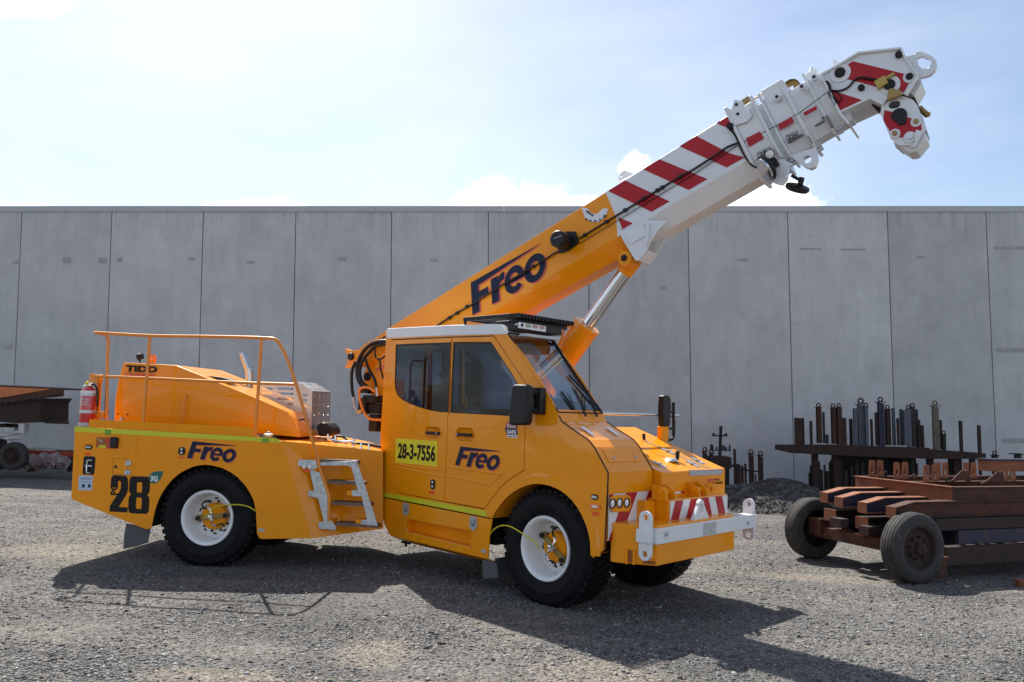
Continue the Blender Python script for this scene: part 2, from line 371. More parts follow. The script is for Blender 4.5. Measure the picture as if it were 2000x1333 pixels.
def circ(cx, cz, r, n=20, rz=None): return [(cx + r * math.cos(2 * math.pi * i / n), cz + (rz or r) * math.sin(2 * math.pi * i / n)) for i in range(n)]
def affine(o, x, z):   # maps unit coordinates to local points: origin, x unit vector, z unit vector
    return lambda a, b: (o[0] + x[0] * a + z[0] * b, o[1] + x[1] * a + z[1] * b)
def text_part(name, body, m, parent, o, xv, zv, y=-.004, bold=.02, aspect=1):
    """writing whose capital height runs from o to o+zv and whose baseline runs along xv"""
    A = affine(o, xv, zv); b = MB()
    b.text(body, lambda x, z, d: (A(x / .69 * aspect, z / .69)[0], y - d, A(x / .69 * aspect, z / .69)[1]), bold)
    return obj(name, b, m, parent)
def text_box(name, body, m, parent, fr, tl, tr, bl, y, bold=.02):
    """writing fitted between three photographed corners: cap top left, cap top right, baseline left"""
    a = fr.at(tl, y); b_ = fr.at(tr, y); c = fr.at(bl, y)
    bb = MB(); bb.text(body, lambda x, z, d: (x, z, d), bold)
    xs = [q[0] for q in bb.v]; zs = [q[1] for q in bb.v]; x0, x1, z0, z1 = min(xs), max(xs), min(zs), max(zs)
    A = affine(c, (b_[0] - a[0], b_[1] - a[1]), (a[0] - c[0], a[1] - c[1]))
    out = MB(); out.f = bb.f
    for (x, z, d) in bb.v:
        p = A((x - x0) / (x1 - x0), (z - z0) / (z1 - z0)); out.v.append((p[0], y - d, p[1]))
    return obj(name, out, m, parent)

# ------------------------------------------------------------------ ground and wall
def _gp(p):
    d = ray(p); n = Vector((.03, .015, 1)); c = .03 * .3 + .015 * 8.57; q = EYE + d * ((c - EYE.dot(n)) / d.dot(n)); return q.x, q.y
PATCHES = [(*_gp((735, 1272)), .42, .5), (*_gp((1180, 1318)), .75, .5), (*_gp((190, 1080)), 1.5, .9), (*_gp((420, 1320)), .7, .25), (*_gp((1600, 1130)), 1.2, .35)]
def ground_material():
    m = bpy.data.materials.new('gravel_yard'); m.use_nodes = True; nt = m.node_tree; N = nt.nodes.new; L = nt.links.new; b = nt.nodes['Principled BSDF']
    b.inputs['Roughness'].default_value = .9; b.inputs['Specular IOR Level'].default_value = .25
    tc = N('ShaderNodeTexCoord')
    def noise(s, d=6, r=.6, stretch=None):
        n = N('ShaderNodeTexNoise'); n.inputs['Scale'].default_value = s; n.inputs['Detail'].default_value = d; n.inputs['Roughness'].default_value = r
        if stretch:
            mp = N('ShaderNodeMapping'); mp.inputs['Scale'].default_value = stretch; mp.inputs['Rotation'].default_value = (0, 0, .12); L(tc.outputs['Object'], mp.inputs[0]); L(mp.outputs[0], n.inputs['Vector'])
        else: L(tc.outputs['Object'], n.inputs['Vector'])
        return n.outputs['Fac']
    def rng(v, a, b_, c, d):
        n = N('ShaderNodeMapRange'); n.inputs['From Min'].default_value = a; n.inputs['From Max'].default_value = b_; n.inputs['To Min'].default_value = c; n.inputs['To Max'].default_value = d; L(v, n.inputs['Value']); return n.outputs[0]
    def mix(f, a, b_, mode='MIX'):
        n = N('ShaderNodeMix'); n.data_type = 'RGBA'; n.blend_type = mode
        if isinstance(f, float): n.inputs[0].default_value = f
        else: L(f, n.inputs[0])
        for i, q in ((6, a), (7, b_)):
            if isinstance(q, tuple): n.inputs[i].default_value = (*q, 1)
            else: L(q, n.inputs[i])
        return n.outputs[2]
    vo = N('ShaderNodeTexVoronoi'); vo.inputs['Scale'].default_value = 38; L(tc.outputs['Object'], vo.inputs['Vector'])
    vo2 = N('ShaderNodeTexVoronoi'); vo2.inputs['Scale'].default_value = 90; L(tc.outputs['Object'], vo2.inputs['Vector'])
    big = rng(noise(.55, 5), .38, .62, 0, 1)
    dirt = rng(noise(1.1, 6, .62, (.35, 1.5, 1)), .44, .60, 0, 1)
    base = mix(big, (.096, .093, .089), (.138, .133, .127))
    base = mix(dirt, base, (.155, .143, .127))
    for (gx, gy, rx, ry) in PATCHES:
        mp = N('ShaderNodeMapping'); mp.vector_type = 'POINT'; mp.inputs['Location'].default_value = (-gx / rx, -gy / ry, 0); mp.inputs['Scale'].default_value = (1 / rx, 1 / ry, 0); L(tc.outputs['Object'], mp.inputs[0])
        ln = N('ShaderNodeVectorMath'); ln.operation = 'LENGTH'; L(mp.outputs[0], ln.inputs[0])
        ad = N('ShaderNodeMath'); ad.operation = 'MULTIPLY_ADD'; ad.inputs[1].default_value = 1.4; L(noise(3.5, 6, .65), ad.inputs[0]); L(ln.outputs['Value'], ad.inputs[2])
        base = mix(rng(ad.outputs[0], 1.75, 1.25, 0, .8), base, (.19, .166, .138))
    sepc = N('ShaderNodeSeparateColor'); L(vo.outputs['Color'], sepc.inputs[0])
    sep2 = N('ShaderNodeSeparateColor'); L(vo2.outputs['Color'], sep2.inputs[0])
    s1 = rng(sepc.outputs[0], 0, 1, .55, 1.5); s2 = rng(sep2.outputs[1], 0, 1, .6, 1.4)
    c = mix(1.0, base, s1, 'MULTIPLY'); c = mix(1.0, c, s2, 'MULTIPLY')
    c = mix(1.0, c, rng(noise(7, 8, .7), .3, .7, .8, 1.2), 'MULTIPLY')
    L(c, b.inputs['Base Color'])
    add = N('ShaderNodeMath'); add.operation = 'ADD'; L(vo.outputs['Distance'], add.inputs[0])
    mu = N('ShaderNodeMath'); mu.operation = 'MULTIPLY'; mu.inputs[1].default_value = .6; L(vo2.outputs['Distance'], mu.inputs[0]); L(mu.outputs[0], add.inputs[1])
    bp = N('ShaderNodeBump'); bp.invert = True; bp.inputs['Strength'].default_value = .9; bp.inputs['Distance'].default_value = .018; L(add.outputs[0], bp.inputs['Height']); L(bp.outputs[0], b.inputs['Normal'])
    return m
M['gravel'] = ground_material()
def build_ground():
    rng = np.random.default_rng(3)
    # fine sheet near the camera with small humps, coarse out to the horizon
    xs = np.concatenate([[-1500, -300, -80, -40], np.arange(-24, 24.01, .2), [40, 80, 300, 1500]])
    ys = np.concatenate([[-1500, -300, -60, -20, -8], np.arange(0, 27.01, .2), [40, 90, 300, 2500]])
    X, Y = np.meshgrid(xs, ys); k = [rng.uniform(0, 6.28, 2) for _ in range(14)]; wv = [(rng.normal(0, 1), rng.normal(0, 1)) for _ in range(14)]
    Z = -.03 * (np.clip(X, -40, 40) - .3) - .015 * (np.clip(Y, -20, 40) - 8.57)
    H = sum(np.sin(X * a[0] * 1.7 + Y * a[1] * 1.7 + p[0]) for a, p in zip(wv, k)) * .0035
    near = (np.abs(X) < 24) & (Y >= 0) & (Y < 27)
    Z = Z + np.where(near, H, 0)
    nx, ny = len(xs), len(ys); V = np.stack([X, Y, Z], -1).reshape(-1, 3)
    idx = np.arange(nx * ny).reshape(ny, nx); Fc = np.stack([idx[:-1, :-1], idx[:-1, 1:], idx[1:, 1:], idx[1:, :-1]], -1).reshape(-1, 4)
    me = bpy.data.meshes.new('ground'); me.from_pydata(V.tolist(), [], Fc.tolist()); me.polygons.foreach_set('use_smooth', [True] * len(me.polygons))
    o = obj('ground', me, 'gravel'); tag(o, 'grey gravel yard with brown dusty patches under and around the crane', None, None, 'structure')
    return lambda x, y: -.03 * (x - .3) - .015 * (y - 8.57) + sum(np.sin(x * a[0] * 1.7 + y * a[1] * 1.7 + p[0]) for a, p in zip(wv, k)) * .0035
GZ = build_ground()
def stone_material():
    m = bpy.data.materials.new('loose_stone'); m.use_nodes = True; nt = m.node_tree; b = nt.nodes['Principled BSDF']; b.inputs['Roughness'].default_value = .8; b.inputs['Specular IOR Level'].default_value = .35
    at = nt.nodes.new('ShaderNodeAttribute'); at.attribute_name = 'tone'; nt.links.new(at.outputs['Color'], b.inputs['Base Color']); return m
M['stone'] = stone_material()
def stones(name, X, Y, Z, size, label, tone=1.0, seed=1):
    rng = np.random.default_rng(seed); n = len(X)
    base = np.array([(1, 0, 0), (0, 1, 0), (-1, 0, 0), (0, -1, 0), (.15, .1, .75), (-.1, -.1, -.6)])
    tri = np.array([(0, 1, 4), (1, 2, 4), (2, 3, 4), (3, 0, 4), (1, 0, 5), (2, 1, 5), (3, 2, 5), (0, 3, 5)])
    P = base[None] * (1 + rng.uniform(-.35, .35, (n, 6, 3))); P *= np.stack([rng.uniform(.6, 1.3, n), rng.uniform(.5, 1.0, n), rng.uniform(.25, .6, n)], -1)[:, None]
    a = rng.uniform(0, 6.283, n); t = rng.normal(0, .35, n); ca, sa, ct, st = np.cos(a), np.sin(a), np.cos(t), np.sin(t)
    x, y, z = P[..., 0], P[..., 1], P[..., 2]
    y2 = y * ct[:, None] - z * st[:, None]; z2 = y * st[:, None] + z * ct[:, None]
    Q = np.stack([x * ca[:, None] - y2 * sa[:, None], x * sa[:, None] + y2 * ca[:, None], z2], -1) * size[:, None, None]
    Q += np.stack([X, Y, Z + size * .12], -1)[:, None]
    V = Q.reshape(-1, 3); Fc = (tri[None] + (np.arange(n) * 6)[:, None, None]).reshape(-1, 3)
    me = bpy.data.meshes.new(name); me.vertices.add(len(V)); me.vertices.foreach_set('co', V.ravel())
    me.loops.add(len(Fc) * 3); me.loops.foreach_set('vertex_index', Fc.ravel().astype(np.int32))
    me.polygons.add(len(Fc)); me.polygons.foreach_set('loop_start', np.arange(0, len(Fc) * 3, 3, dtype=np.int32)); me.update(calc_edges=True)
    g = np.clip(rng.normal(.155, .075, n), .035, .5) * tone; warm = rng.uniform(-.06, .10, n)
    odd = rng.random(n) < .004
    c = np.stack([g * (1 + warm), g, g * (1 - warm), np.ones(n)], -1); c[odd, :3] = np.stack([g[odd] * 1.7, g[odd] * .95, g[odd] * .7], -1)
    at = me.attributes.new('tone', 'FLOAT_COLOR', 'POINT'); at.data.foreach_set('color', np.repeat(c, 6, 0).ravel())
    o = obj(name, me, 'stone'); return tag(o, label, None, None, 'stuff')
def scatter():
    rng = np.random.default_rng(11); n = 270000
    # even in the picture's depth: more stones per square metre near the lens
    Y = 4.9 * (17 / 4.9) ** (rng.random(n) ** 1.25); X = rng.uniform(-.70, .70, n) * Y
    f = sum(np.sin(X * a + Y * b + c) for a, b, c in ((1.1, 2.9, 0), (-1.7, 2.2, 1), (2.6, -1.4, 2), (.6, 4.1, 3), (-3.3, .9, 4))) / 5
    p = np.clip(.55 + .95 * f, .12, 1)
    for (gx, gy, rx, ry) in PATCHES: p *= np.clip(((X - gx) / rx) ** 2 + ((Y - gy) / ry) ** 2 - .1, .15, 1)
    keep = rng.random(n) < p
    X, Y = X[keep], Y[keep]; size = np.clip(rng.lognormal(math.log(.0092), .5, len(X)), .004, .034)
    stones('gravel_stones', X, Y, GZ(X, Y), size, 'loose grey crushed stone lying thick over the yard')
scatter()

def wall_material():
    m = bpy.data.materials.new('precast_concrete'); m.use_nodes = True; nt = m.node_tree; N = nt.nodes.new; L = nt.links.new; b = nt.nodes['Principled BSDF']
    b.inputs['Roughness'].default_value = .85; b.inputs['Specular IOR Level'].default_value = .3
    tc = N('ShaderNodeTexCoord'); oi = N('ShaderNodeObjectInfo')
    off = N('ShaderNodeVectorMath'); off.operation = 'ADD'; L(tc.outputs['Object'], off.inputs[0]); sc = N('ShaderNodeVectorMath'); sc.operation = 'SCALE'; sc.inputs['Scale'].default_value = 40
    cx = N('ShaderNodeCombineXYZ'); L(oi.outputs['Random'], cx.inputs[0]); L(oi.outputs['Random'], cx.inputs[2]); L(cx.outputs[0], sc.inputs[0]); L(sc.outputs[0], off.inputs[1])
    def noise(s, d, stretch, r=.6):
        mp = N('ShaderNodeMapping'); mp.inputs['Scale'].default_value = stretch; L(off.outputs[0], mp.inputs[0])
        n = N('ShaderNodeTexNoise'); n.inputs['Scale'].default_value = s; n.inputs['Detail'].default_value = d; n.inputs['Roughness'].default_value = r; L(mp.outputs[0], n.inputs['Vector']); return n.outputs['Fac']
    def rng(v, a, b_, c, d):
        n = N('ShaderNodeMapRange'); n.inputs['From Min'].default_value = a; n.inputs['From Max'].default_value = b_; n.inputs['To Min'].default_value = c; n.inputs['To Max'].default_value = d
        L(v, n.inputs['Value']) if not isinstance(v, float) else None; return n.outputs[0]
    def mul(a, b_):
        n = N('ShaderNodeMath'); n.operation = 'MULTIPLY'; L(a, n.inputs[0]); L(b_, n.inputs[1]); return n.outputs[0]
    t = rng(oi.outputs['Random'], 0, 1, .92, 1.09)
    t = mul(t, rng(noise(.9, 8, (1, 1, .8), .68), .32, .68, .85, 1.11))
    t = mul(t, rng(noise(2.2, 5, (2.0, 1, .22)), .35, .75, 1.025, .955))
    t = mul(t, rng(noise(2.6, 6, (1, 1, 1), .7), .56, .72, 1.0, .87))
    t = mul(t, rng(noise(1.7, 5, (1, 1, 1.3), .7), .58, .70, 1.0, 1.08))
    t = mul(t, rng(noise(1.3, 2, (2.5, 1, 14)), .66, .70, 1.0, .86))
    t = mul(t, rng(noise(45, 3, (1, 1, 1)), .3, .7, .95, 1.05))
    sep = N('ShaderNodeSeparateXYZ'); L(tc.outputs['Object'], sep.inputs[0])
    streak = noise(5, 4, (2.2, 1, .05)); top = rng(sep.outputs[2], 6.9, 8.05, 0, 1)
    st = N('ShaderNodeMapRange'); st.inputs['From Min'].default_value = .52; st.inputs['From Max'].default_value = .75; st.inputs['To Min'].default_value = 0; st.inputs['To Max'].default_value = .38; L(streak, st.inputs['Value'])
    stm = mul(st.outputs[0], top)
    inv = N('ShaderNodeMath'); inv.operation = 'SUBTRACT'; inv.inputs[0].default_value = 1; L(stm, inv.inputs[1]); t = mul(t, inv.outputs[0])
    c = N('ShaderNodeMix'); c.data_type = 'RGBA'; c.blend_type = 'MULTIPLY'; c.inputs[0].default_value = 1; c.inputs[6].default_value = (.495, .503, .51, 1); L(t, c.inputs[7]); L(c.outputs[2], b.inputs['Base Color'])
    bp = N('ShaderNodeBump'); bp.inputs['Strength'].default_value = .25; bp.inputs['Distance'].default_value = .01; L(noise(30, 5, (1, 1, 1)), bp.inputs['Height']); L(bp.outputs[0], b.inputs['Normal'])
    return m
M['concrete'] = wall_material()
WY = 24.0
def build_wall():
    W = world_frame(WY); top = W.at((1000, 414))[1]
    root = empty('concrete_wall', Matrix.Translation((0, WY, 0)), 'long grey concrete panel wall with pale metal capping behind the yard', 'wall')
    j = [W.at((p, 560))[0] for p in (36, 213, 393, 575, 763.5, 953.5, 1150, 1346, 1542, 1738, 1932)]
    st = 2.97; j = [j[0] - 3 * st, j[0] - 2 * st, j[0] - st] + j + [j[-1] + st, j[-1] + 2 * st, j[-1] + 3 * st]
    for a, b in zip(j, j[1:]):
        z0 = ground((a + b) / 2, WY) - .5
        obj('concrete_panel', MB().box(a + .012, b - .012, 0, .18, z0, top + random.uniform(-.004, .004)), 'concrete', root, Matrix.Translation((0, WY, 0)), bevel=.012)
    obj('joint_backing', MB().box(j[0], j[-1], .035, .17, -1.5, top - .02), 'sealant', root, Matrix.Translation((0, WY, 0)))
    caph = top + .17
    n = 12; L_ = (j[-1] - j[0]) / n
    for i in range(n):
        a = j[0] + i * L_
        obj('wall_capping', MB().prism_x([(-.035, top - .005), (-.04, caph), (.22, caph + .02), (.22, top - .005)], a + .003, a + L_ - .003), 'coping', root, Matrix.Translation((0, WY, 0)))
    pm = mat('repair_mortar', (.345, .352, .345), .9, var=.15, vscale=9)
    for (x0, x1, y0, y1) in ((24, 36, 510, 517), (122, 140, 503, 514), (191, 209, 504, 515), (228, 240, 503, 512), (368, 381, 503, 510), (481, 497, 510, 516), (659, 677, 502, 511), (10, 24, 676, 682), (206, 212, 655, 664), (1563, 1604, 485, 489), (1642, 1690, 486, 490), (1941, 2030, 481, 488), (1946, 2030, 680, 689), (1957, 2030, 857, 866), (1290, 1302, 560, 566), (1440, 1462, 505, 511), (840, 856, 506, 512), (1046, 1060, 520, 526), (1790, 1806, 500, 506)):
        a, b = W.at((x0, y1)), W.at((x1, y0)); obj('repair_patch', MB().box(a[0], b[0], -.004, .01, a[1], b[1]), pm, root, Matrix.Translation((0, WY, 0)))
build_wall()

# ------------------------------------------------------------------ the crane
ROOT0 = Matrix.Translation(FR.w(-3.2, 1.1, 0))
crane = empty('mobile_crane', ROOT0, 'yellow articulated mobile crane with raised red and white striped boom in front of the wall', 'crane')
def part(name, mb, m, fr, bevel=0, smooth=None, seg=2): return obj(name, mb, m, crane, fr, bevel, smooth, seg)
def sub(name, mb, m, par, bevel=0, smooth=None): return obj(name, mb, m, par, None, bevel, smooth)

# --- wheels
def wheel_meshes():
    tyre = MB()
    prof = [(.055, .335), (.02, .345), (.0, .37), (-.008, .388), (-.013, .392), (-.013, .40), (-.016, .405), (-.021, .44), (-.026, .452), (-.026, .462), (-.021, .468), (-.020, .49), (-.012, .53), (-.012, .54), (.005, .562), (.03, .583), (.045, .592), (.22, .597), (.395, .592), (.41, .583), (.435, .562), (.452, .53), (.46, .48), (.455, .43), (.44, .38), (.42, .345), (.385, .335)]
    big = lambda q: q if q < .36 else .345 + (q - .345) * 1.10
    prof = [(a, big(q)) for a, q in prof]
    tyre.lathe(prof, n=72)
    nl = 44
    for k in range(nl):
        a0 = 2 * math.pi * k / nl
        for (y0, y1, ph, rr) in ((.004, .10, 0, .634), (.115, .21, .5, .638), (.23, .325, 0, .638), (.34, .436, .5, .634)):
            a = a0 + ph * 2 * math.pi / nl; w_ = .6 * 2 * math.pi / nl
            P = []
            for r in (.604, rr):
                yy0 = y0 + (.02 if r > .6 and y0 < .05 else 0); yy1 = y1 - (.02 if r > .6 and y1 > .4 else 0)
                for (y, t) in ((yy0, a), (yy1, a + .012), (yy1, a + w_ + .012), (yy0, a + w_)): P.append((r * math.cos(t), y, r * math.sin(t)))
            tyre.hexa(P)
    rings = MB()
    rim = MB()
    rim.lathe([(.05, .352), (.012, .352), (-.002, .344), (-.004, .332), (.004, .318), (.03, .302), (.06, .296), (.17, .288), (.20, .272), (.225, .268), (.225, .255), (.26, .252), (.26, .2), (.275, .12), (.29, .12)], n=56)
    disc = MB()
    disc.lathe([(.25, .268), (.242, .25), (.242, .19), (.262, .165), (.29, .165), (.29, .268)], n=48, close=True)
    holes = MB()
    for k in range(10):
        t = 2 * math.pi * (k + .3) / 10; c = Vector((.225 * math.cos(t), .241, .225 * math.sin(t)))
        d = Vector((-math.sin(t), 0, math.cos(t)))
        holes.tube([c - d * .022, c + d * .022], .011, 8, False)
    hub = MB(); hub.lathe([(.28, .17), (.19, .168), (.17, .155), (.165, .06), (.165, .0)], n=40)
    bar = MB(); bar.hexa([(-.19, .14, -.035), (.19, .14, -.035), (.19, .165, -.03), (-.19, .165, -.03), (-.19, .14, .035), (.19, .14, .035), (.19, .165, .03), (-.19, .165, .03)])
    for x in (-.185, .185): bar.cyl((x, .13, 0), (x, .17, 0), .042, n=16)
    nuts = MB()
    for x in (-.185, .185): nuts.cyl((x, .105, 0), (x, .135, 0), .028, n=12)
    for k in range(10):
        t = 2 * math.pi * k / 10; nuts.cyl((.195 * math.cos(t), .215, .195 * math.sin(t)), (.195 * math.cos(t), .245, .195 * math.sin(t)), .015, n=6)
    cap = MB(); cap.lathe([(.15, .05), (.10, .045), (.075, .03), (.07, 0)], n=20)
    cap.tube([(0, .09, 0), (.02, .08, .05), (.005, .09, .11), (-.03, .10, .125)], .013, 8); cap.tube([(0, .09, 0), (.02, .08, -.04), (.02, .1, -.10), (.07, .10, -.12)], .011, 8)
    hose = MB(); hose.tube([(-.03, .10, .125), (-.09, .13, .12), (-.13, .15, .16), (-.10, .17, .20), (-.03, .19, .205)], .010, 8); hose.tube([(.07, .10, -.12), (.12, .13, -.10), (.15, .16, -.14)], .010, 8)
    letter = MB(); t0 = R(128)
    letter.hexa([(.455 * math.cos(t0 + d), -.0245, .455 * math.sin(t0 + d)) if r else (.468 * math.cos(t0 + d), -.0235, .468 * math.sin(t0 + d)) for y in (0, 1) for r, d in ((0, 0), (1, 0), (1, .07), (0, .07))]) if False else None
    return dict(tyre=tyre.mesh('tyre', 32), rim=rim.mesh('rim', 40), disc=disc.mesh('wheel', 40), holes=[b.mesh('hand_hole', 40) for b in pieces(holes)], hub=hub.mesh('hub', 40), bar=bar.mesh('hub_plate', 30), nuts=[b.mesh('wheel_nut', 30) for b in pieces(nuts)], cap=cap.mesh('air_fitting', 40), hose=[b.mesh('air_line', 40) for b in pieces(hose)])
WM = wheel_meshes()
def wheel(fr, x, y, z, spin, far=False):
    m = fr.M @ Matrix.Translation((x, y, z)) @ Matrix.Rotation(R(180) if far else 0, 4, 'Z') @ Matrix.Rotation(R(spin), 4, 'Y')
    d = obj('wheel', WM['disc'], 'rimwhite', crane, m)
    sub('tyre', WM['tyre'], 'rubber', d); sub('rim', WM['rim'], 'rimwhite', d); sub('hub', WM['hub'], 'yellow2', d)
    sub('hub_plate', WM['bar'], 'bronze', d, .004)
    for q in WM['nuts']: sub('wheel_nut', q, 'dark', d)
    for q in WM['holes']: sub('hand_hole', q, 'dark', d)
    sub('air_fitting', WM['cap'], 'chrome', d)
    for q in WM['hose']: sub('air_line', q, 'hose', d)
wheel(RR, 0, .03, .605, -8); wheel(RR, 0, 2.17, .605, 20, True)
wheel(FR, 0, .04, .605, 38); wheel(FR, 0, 2.16, .605, 5, True)
for fr in (RR, FR):
    ax = MB(); ax.cyl((0, .3, .6), (0, 1.9, .6), .11, n=20); ax.lathe([(-.25, .05), (-.2, .2), (0, .27), (.2, .2), (.25, .05)], (0, 1.1, .6), 24, 'y'); part('axle', ax, 'dark', fr, smooth=40)

# --- rear unit body
RB = 2.2
arch_r = cB(1775, 800, 1755, 700, 1720, 630, 1680, 570, 1620, 505, 1560, 460, 1480, 420, 1400, 400, 1340, 393, 1280, 398, 1230, 410, 1165, 438, 1110, 470, 1050, 520, 1000, 580, 960, 640, 930, 700, 905, 770, 890, 830, 878, 890, 870, 930)
skirt_px = [(146, 834), (349, 846), (552, 862), (609, 1052)] + cD(175, 1138, 140, 1130, 115, 1080) + arch_r + cB(858, 945, 830, 953, 800, 945) + [(138.7, 975.3)]
skirt = RR.T(skirt_px)
rear_body = parts('rear_body', MB().prism(skirt, 0, .016).prism(skirt, RB - .016, RB), 'yellow', RR, .006)
deckz = 1.665
tl = RR.at((146, 834)); tr = RR.at((552, 862)); bl = RR.at((138.7, 975)); fold = RR.at((609, 1052))
deck = MB(); deck.prism([(tl[0], tl[1] - .04), (tr[0], tr[1] - .045), (tr[0], tr[1] - .005), (tl[0], tl[1] - .002)], .016, RB - .016)
deck.prism([(tl[0] + .002, tl[1] - .04), (tl[0] + .02, tl[1] - .04), (bl[0] + .02, bl[1]), (bl[0] + .002, bl[1])], .016, RB - .016)
part('rear_deck', deck, 'yellow2', RR)
ch = MB(); ch.box(bl[0] + .1, 1.9, .62, 1.58, .55, 1.45); ch.box(-1.5, 1.2, .5, 1.7, .75, 1.4); part('rear_chassis', ch, 'dark', RR, .01)
arch_in = MB()    # inner wheel tub
aw = RR.T(arch_r)
for a, b in zip(aw, aw[1:]): arch_in.hexa([(a[0], .016, a[1]), (b[0], .016, b[1]), (b[0], .62, b[1]), (a[0], .62, a[1]), (a[0] * 1.02, .016, a[1] + .012), (b[0] * 1.02, .016, b[1] + .012), (b[0] * 1.02, .62, b[1] + .012), (a[0] * 1.02, .62, a[1] + .012)])
parts('wheel_tub', arch_in, 'dark', RR)
# inner panel that turns in towards the articulation
P0 = RR.p3((552, 862), 0); P1 = RR.p3((609, 1052), 0); P2 = RR.p3((748, 1033), .62); P3 = RR.p3((748, 882), .62)
def lift(p, d): return (p[0], p[1] + d, p[2])
ip = MB().hexa([P0, P1, P2, P3, lift(P0, .016), lift(P1, .016), lift(P2, .016), lift(P3, .016)])
inner = part('inner_panel', ip, 'yellow', RR)
ip2 = MB().hexa([(P0[0], RB, P0[2]), (P1[0], RB, P1[2]), (P2[0], RB - .62, P2[2]), (P3[0], RB - .62, P3[2])] + [(P0[0], RB - .016, P0[2]), (P1[0], RB - .016, P1[2]), (P2[0], RB - .636, P2[2]), (P3[0], RB - .636, P3[2])])
part('inner_panel', ip2, 'yellow', RR)
top = MB().prism_z([(P0[0], 0), (P3[0], .62), (P3[0], RB - .62), (P0[0], RB)], 0, .014)
top.v = [(x, y, (P0[2] if x < P0[0] + .01 else P3[2]) + z - .012) for x, y, z in top.v]
part('articulation_deck', top, 'yellow2', RR)
# lime reflective stripe
st = RR.T(cB(203, 60, 1955, 160) + cC(490, 1105, 546, 1130, 550, 1157) + cB(1955, 200, 203, 105))
sub('reflective_stripe', MB().prism(st, -.004, -.001), 'lime', rear_body)
for px in (cB(468, 88, 520, 88, 520, 132, 468, 132), cB(1833, 160, 1890, 164, 1890, 200, 1833, 198)):
    sub('green_label', MB().prism(RR.T(px), -.007, -.0045), mat('green_label', (.16, .33, .02), .5), rear_body)
kick = RR.T([(174, 819), (495, 836), (495, 853), (350, 845), (174, 834.5)], .03)
part('kick_plate', MB().prism(kick, .03, .036), 'yellow2', RR)

# --- markings on the rear skirt
def freo(par, fr, bl_, tl_, tip, y=0.0, name='company_name'):
    o = fr.at(bl_, y); t = fr.at(tl_, y); e = fr.at(tip, y)
    A = affine(o, ((e[0] - t[0]) / 2.3, (e[1] - t[1]) / 2.3), (t[0] - o[0], t[1] - o[1]))
    def loops():
        Fp = [(0, 0), (.25, 0), (.25, .40), (.56, .40), (.56, .60), (.25, .60), (.25, .80), (2.3, 1.0), (0, 1.0)]
        rp = [(.66, 0), (.90, 0), (.90, .36), (.93, .48), (1.0, .55), (1.10, .56), (1.10, .78), (1.0, .78), (.93, .73), (.895, .66), (.895, .76), (.66, .76)]
        cx, cz, rx, rz = 1.40, .385, .31, .40; ix, iz = .145, .205; ep = []
        for i in range(0, 33): a = R(-8 + (318 + 8) * i / 32); ep.append((cx + rx * math.cos(a), cz + rz * math.sin(a)))
        for i in range(0, 15): a = R(318 - (318 - 200) * i / 14); ep.append((cx + ix * math.cos(a), cz + iz * math.sin(a)))
        ep[0] = (cx + rx, cz - .07)
        hole = [(cx + ix * math.cos(R(12 + 156 * i / 12)), cz + iz * math.sin(R(12 + 156 * i / 12))) for i in range(13)]
        oc = (2.05, .385); op = circ(oc[0], oc[1], .33, 32, .40); oh = circ(oc[0], oc[1], .15, 24, .20)
        return [[Fp], [rp], [ep, hole], [op, oh]]
    for (dx, dz, y0, m, nm) in ((.045, -.045, -.0025, 'pink', 'name_shadow'), (0, 0, -.0045, 'navy', name)):
        b = MB()
        for g in loops(): b.plate([[A(x + dx, z + dz) for x, z in lp] for lp in g], y + y0 - .0012, y + y0)
        sub(nm, b, m, par)
freo(rear_body, RR, cB(1180, 332)[0], cB(1228, 187)[0], cB(1618, 226)[0])
def P4(fr, pts, y=0): return fr.T(pts, y)
# 28
def digit2(A): return [[A(x, z) for x, z in [(0, 0), (1, 0), (1, .135), (.50, .135), (.93, .50), (1.0, .62), (1.0, .84), (.95, .94), (.86, .99), (.22, 1), (.10, .965), (.03, .88), (.03, .66), (.42, .66), (.42, .82), (.47, .85), (.55, .85), (.60, .81), (.60, .66), (.55, .58), (0, .15)]]]
def digit8(A): return [[A(x, z) for x, z in [(.12, 0), (.88, 0), (.97, .05), (1, .12), (1, .40), (.96, .47), (.88, .505), (.96, .55), (1, .61), (1, .88), (.97, .95), (.88, 1), (.12, 1), (.03, .95), (0, .88), (0, .61), (.04, .55), (.12, .505), (.04, .47), (0, .40), (0, .12), (.03, .05)]],
                       [A(x, z) for x, z in [(.36, .15), (.40, .125), (.60, .125), (.64, .15), (.64, .41), (.60, .435), (.40, .435), (.36, .41)]], [A(x, z) for x, z in [(.37, .59), (.41, .565), (.59, .565), (.63, .59), (.63, .82), (.59, .845), (.41, .845), (.37, .82)]]]
def glyph(fn, par, fr, tl_, tr_, bl_, y=0):
    a, b, c = fr.at(tl_, y), fr.at(tr_, y), fr.at(bl_, y); A = affine(c, (b[0] - a[0], b[1] - a[1]), (a[0] - c[0], a[1] - c[1]))
    sub('fleet_number', MB().plate(fn(A), y - .004, y - .001), 'black', par)
glyph(digit2, rear_body, RR, *cB(516, 480, 670, 486, 508, 798)); glyph(digit8, rear_body, RR, *cB(682, 490, 860, 496, 668, 812))
text_box('fleet_code', 'PC', 'black', rear_body, RR, *cB(514, 655, 514, 558, 578, 655), y=-.002, bold=.035)
leaf = RR.T(cB(845, 520, 850, 490, 868, 465, 900, 450, 975, 446, 962, 490, 945, 525, 915, 550, 880, 556, 855, 545))
lf = sub('leaf_badge', MB().prism(leaf, -.003, -.001), 'teal', rear_body)
text_box('badge_text', '3G', 'white', rear_body, RR, *cB(862, 484, 926, 488, 860, 536), y=-.0045, bold=.05)
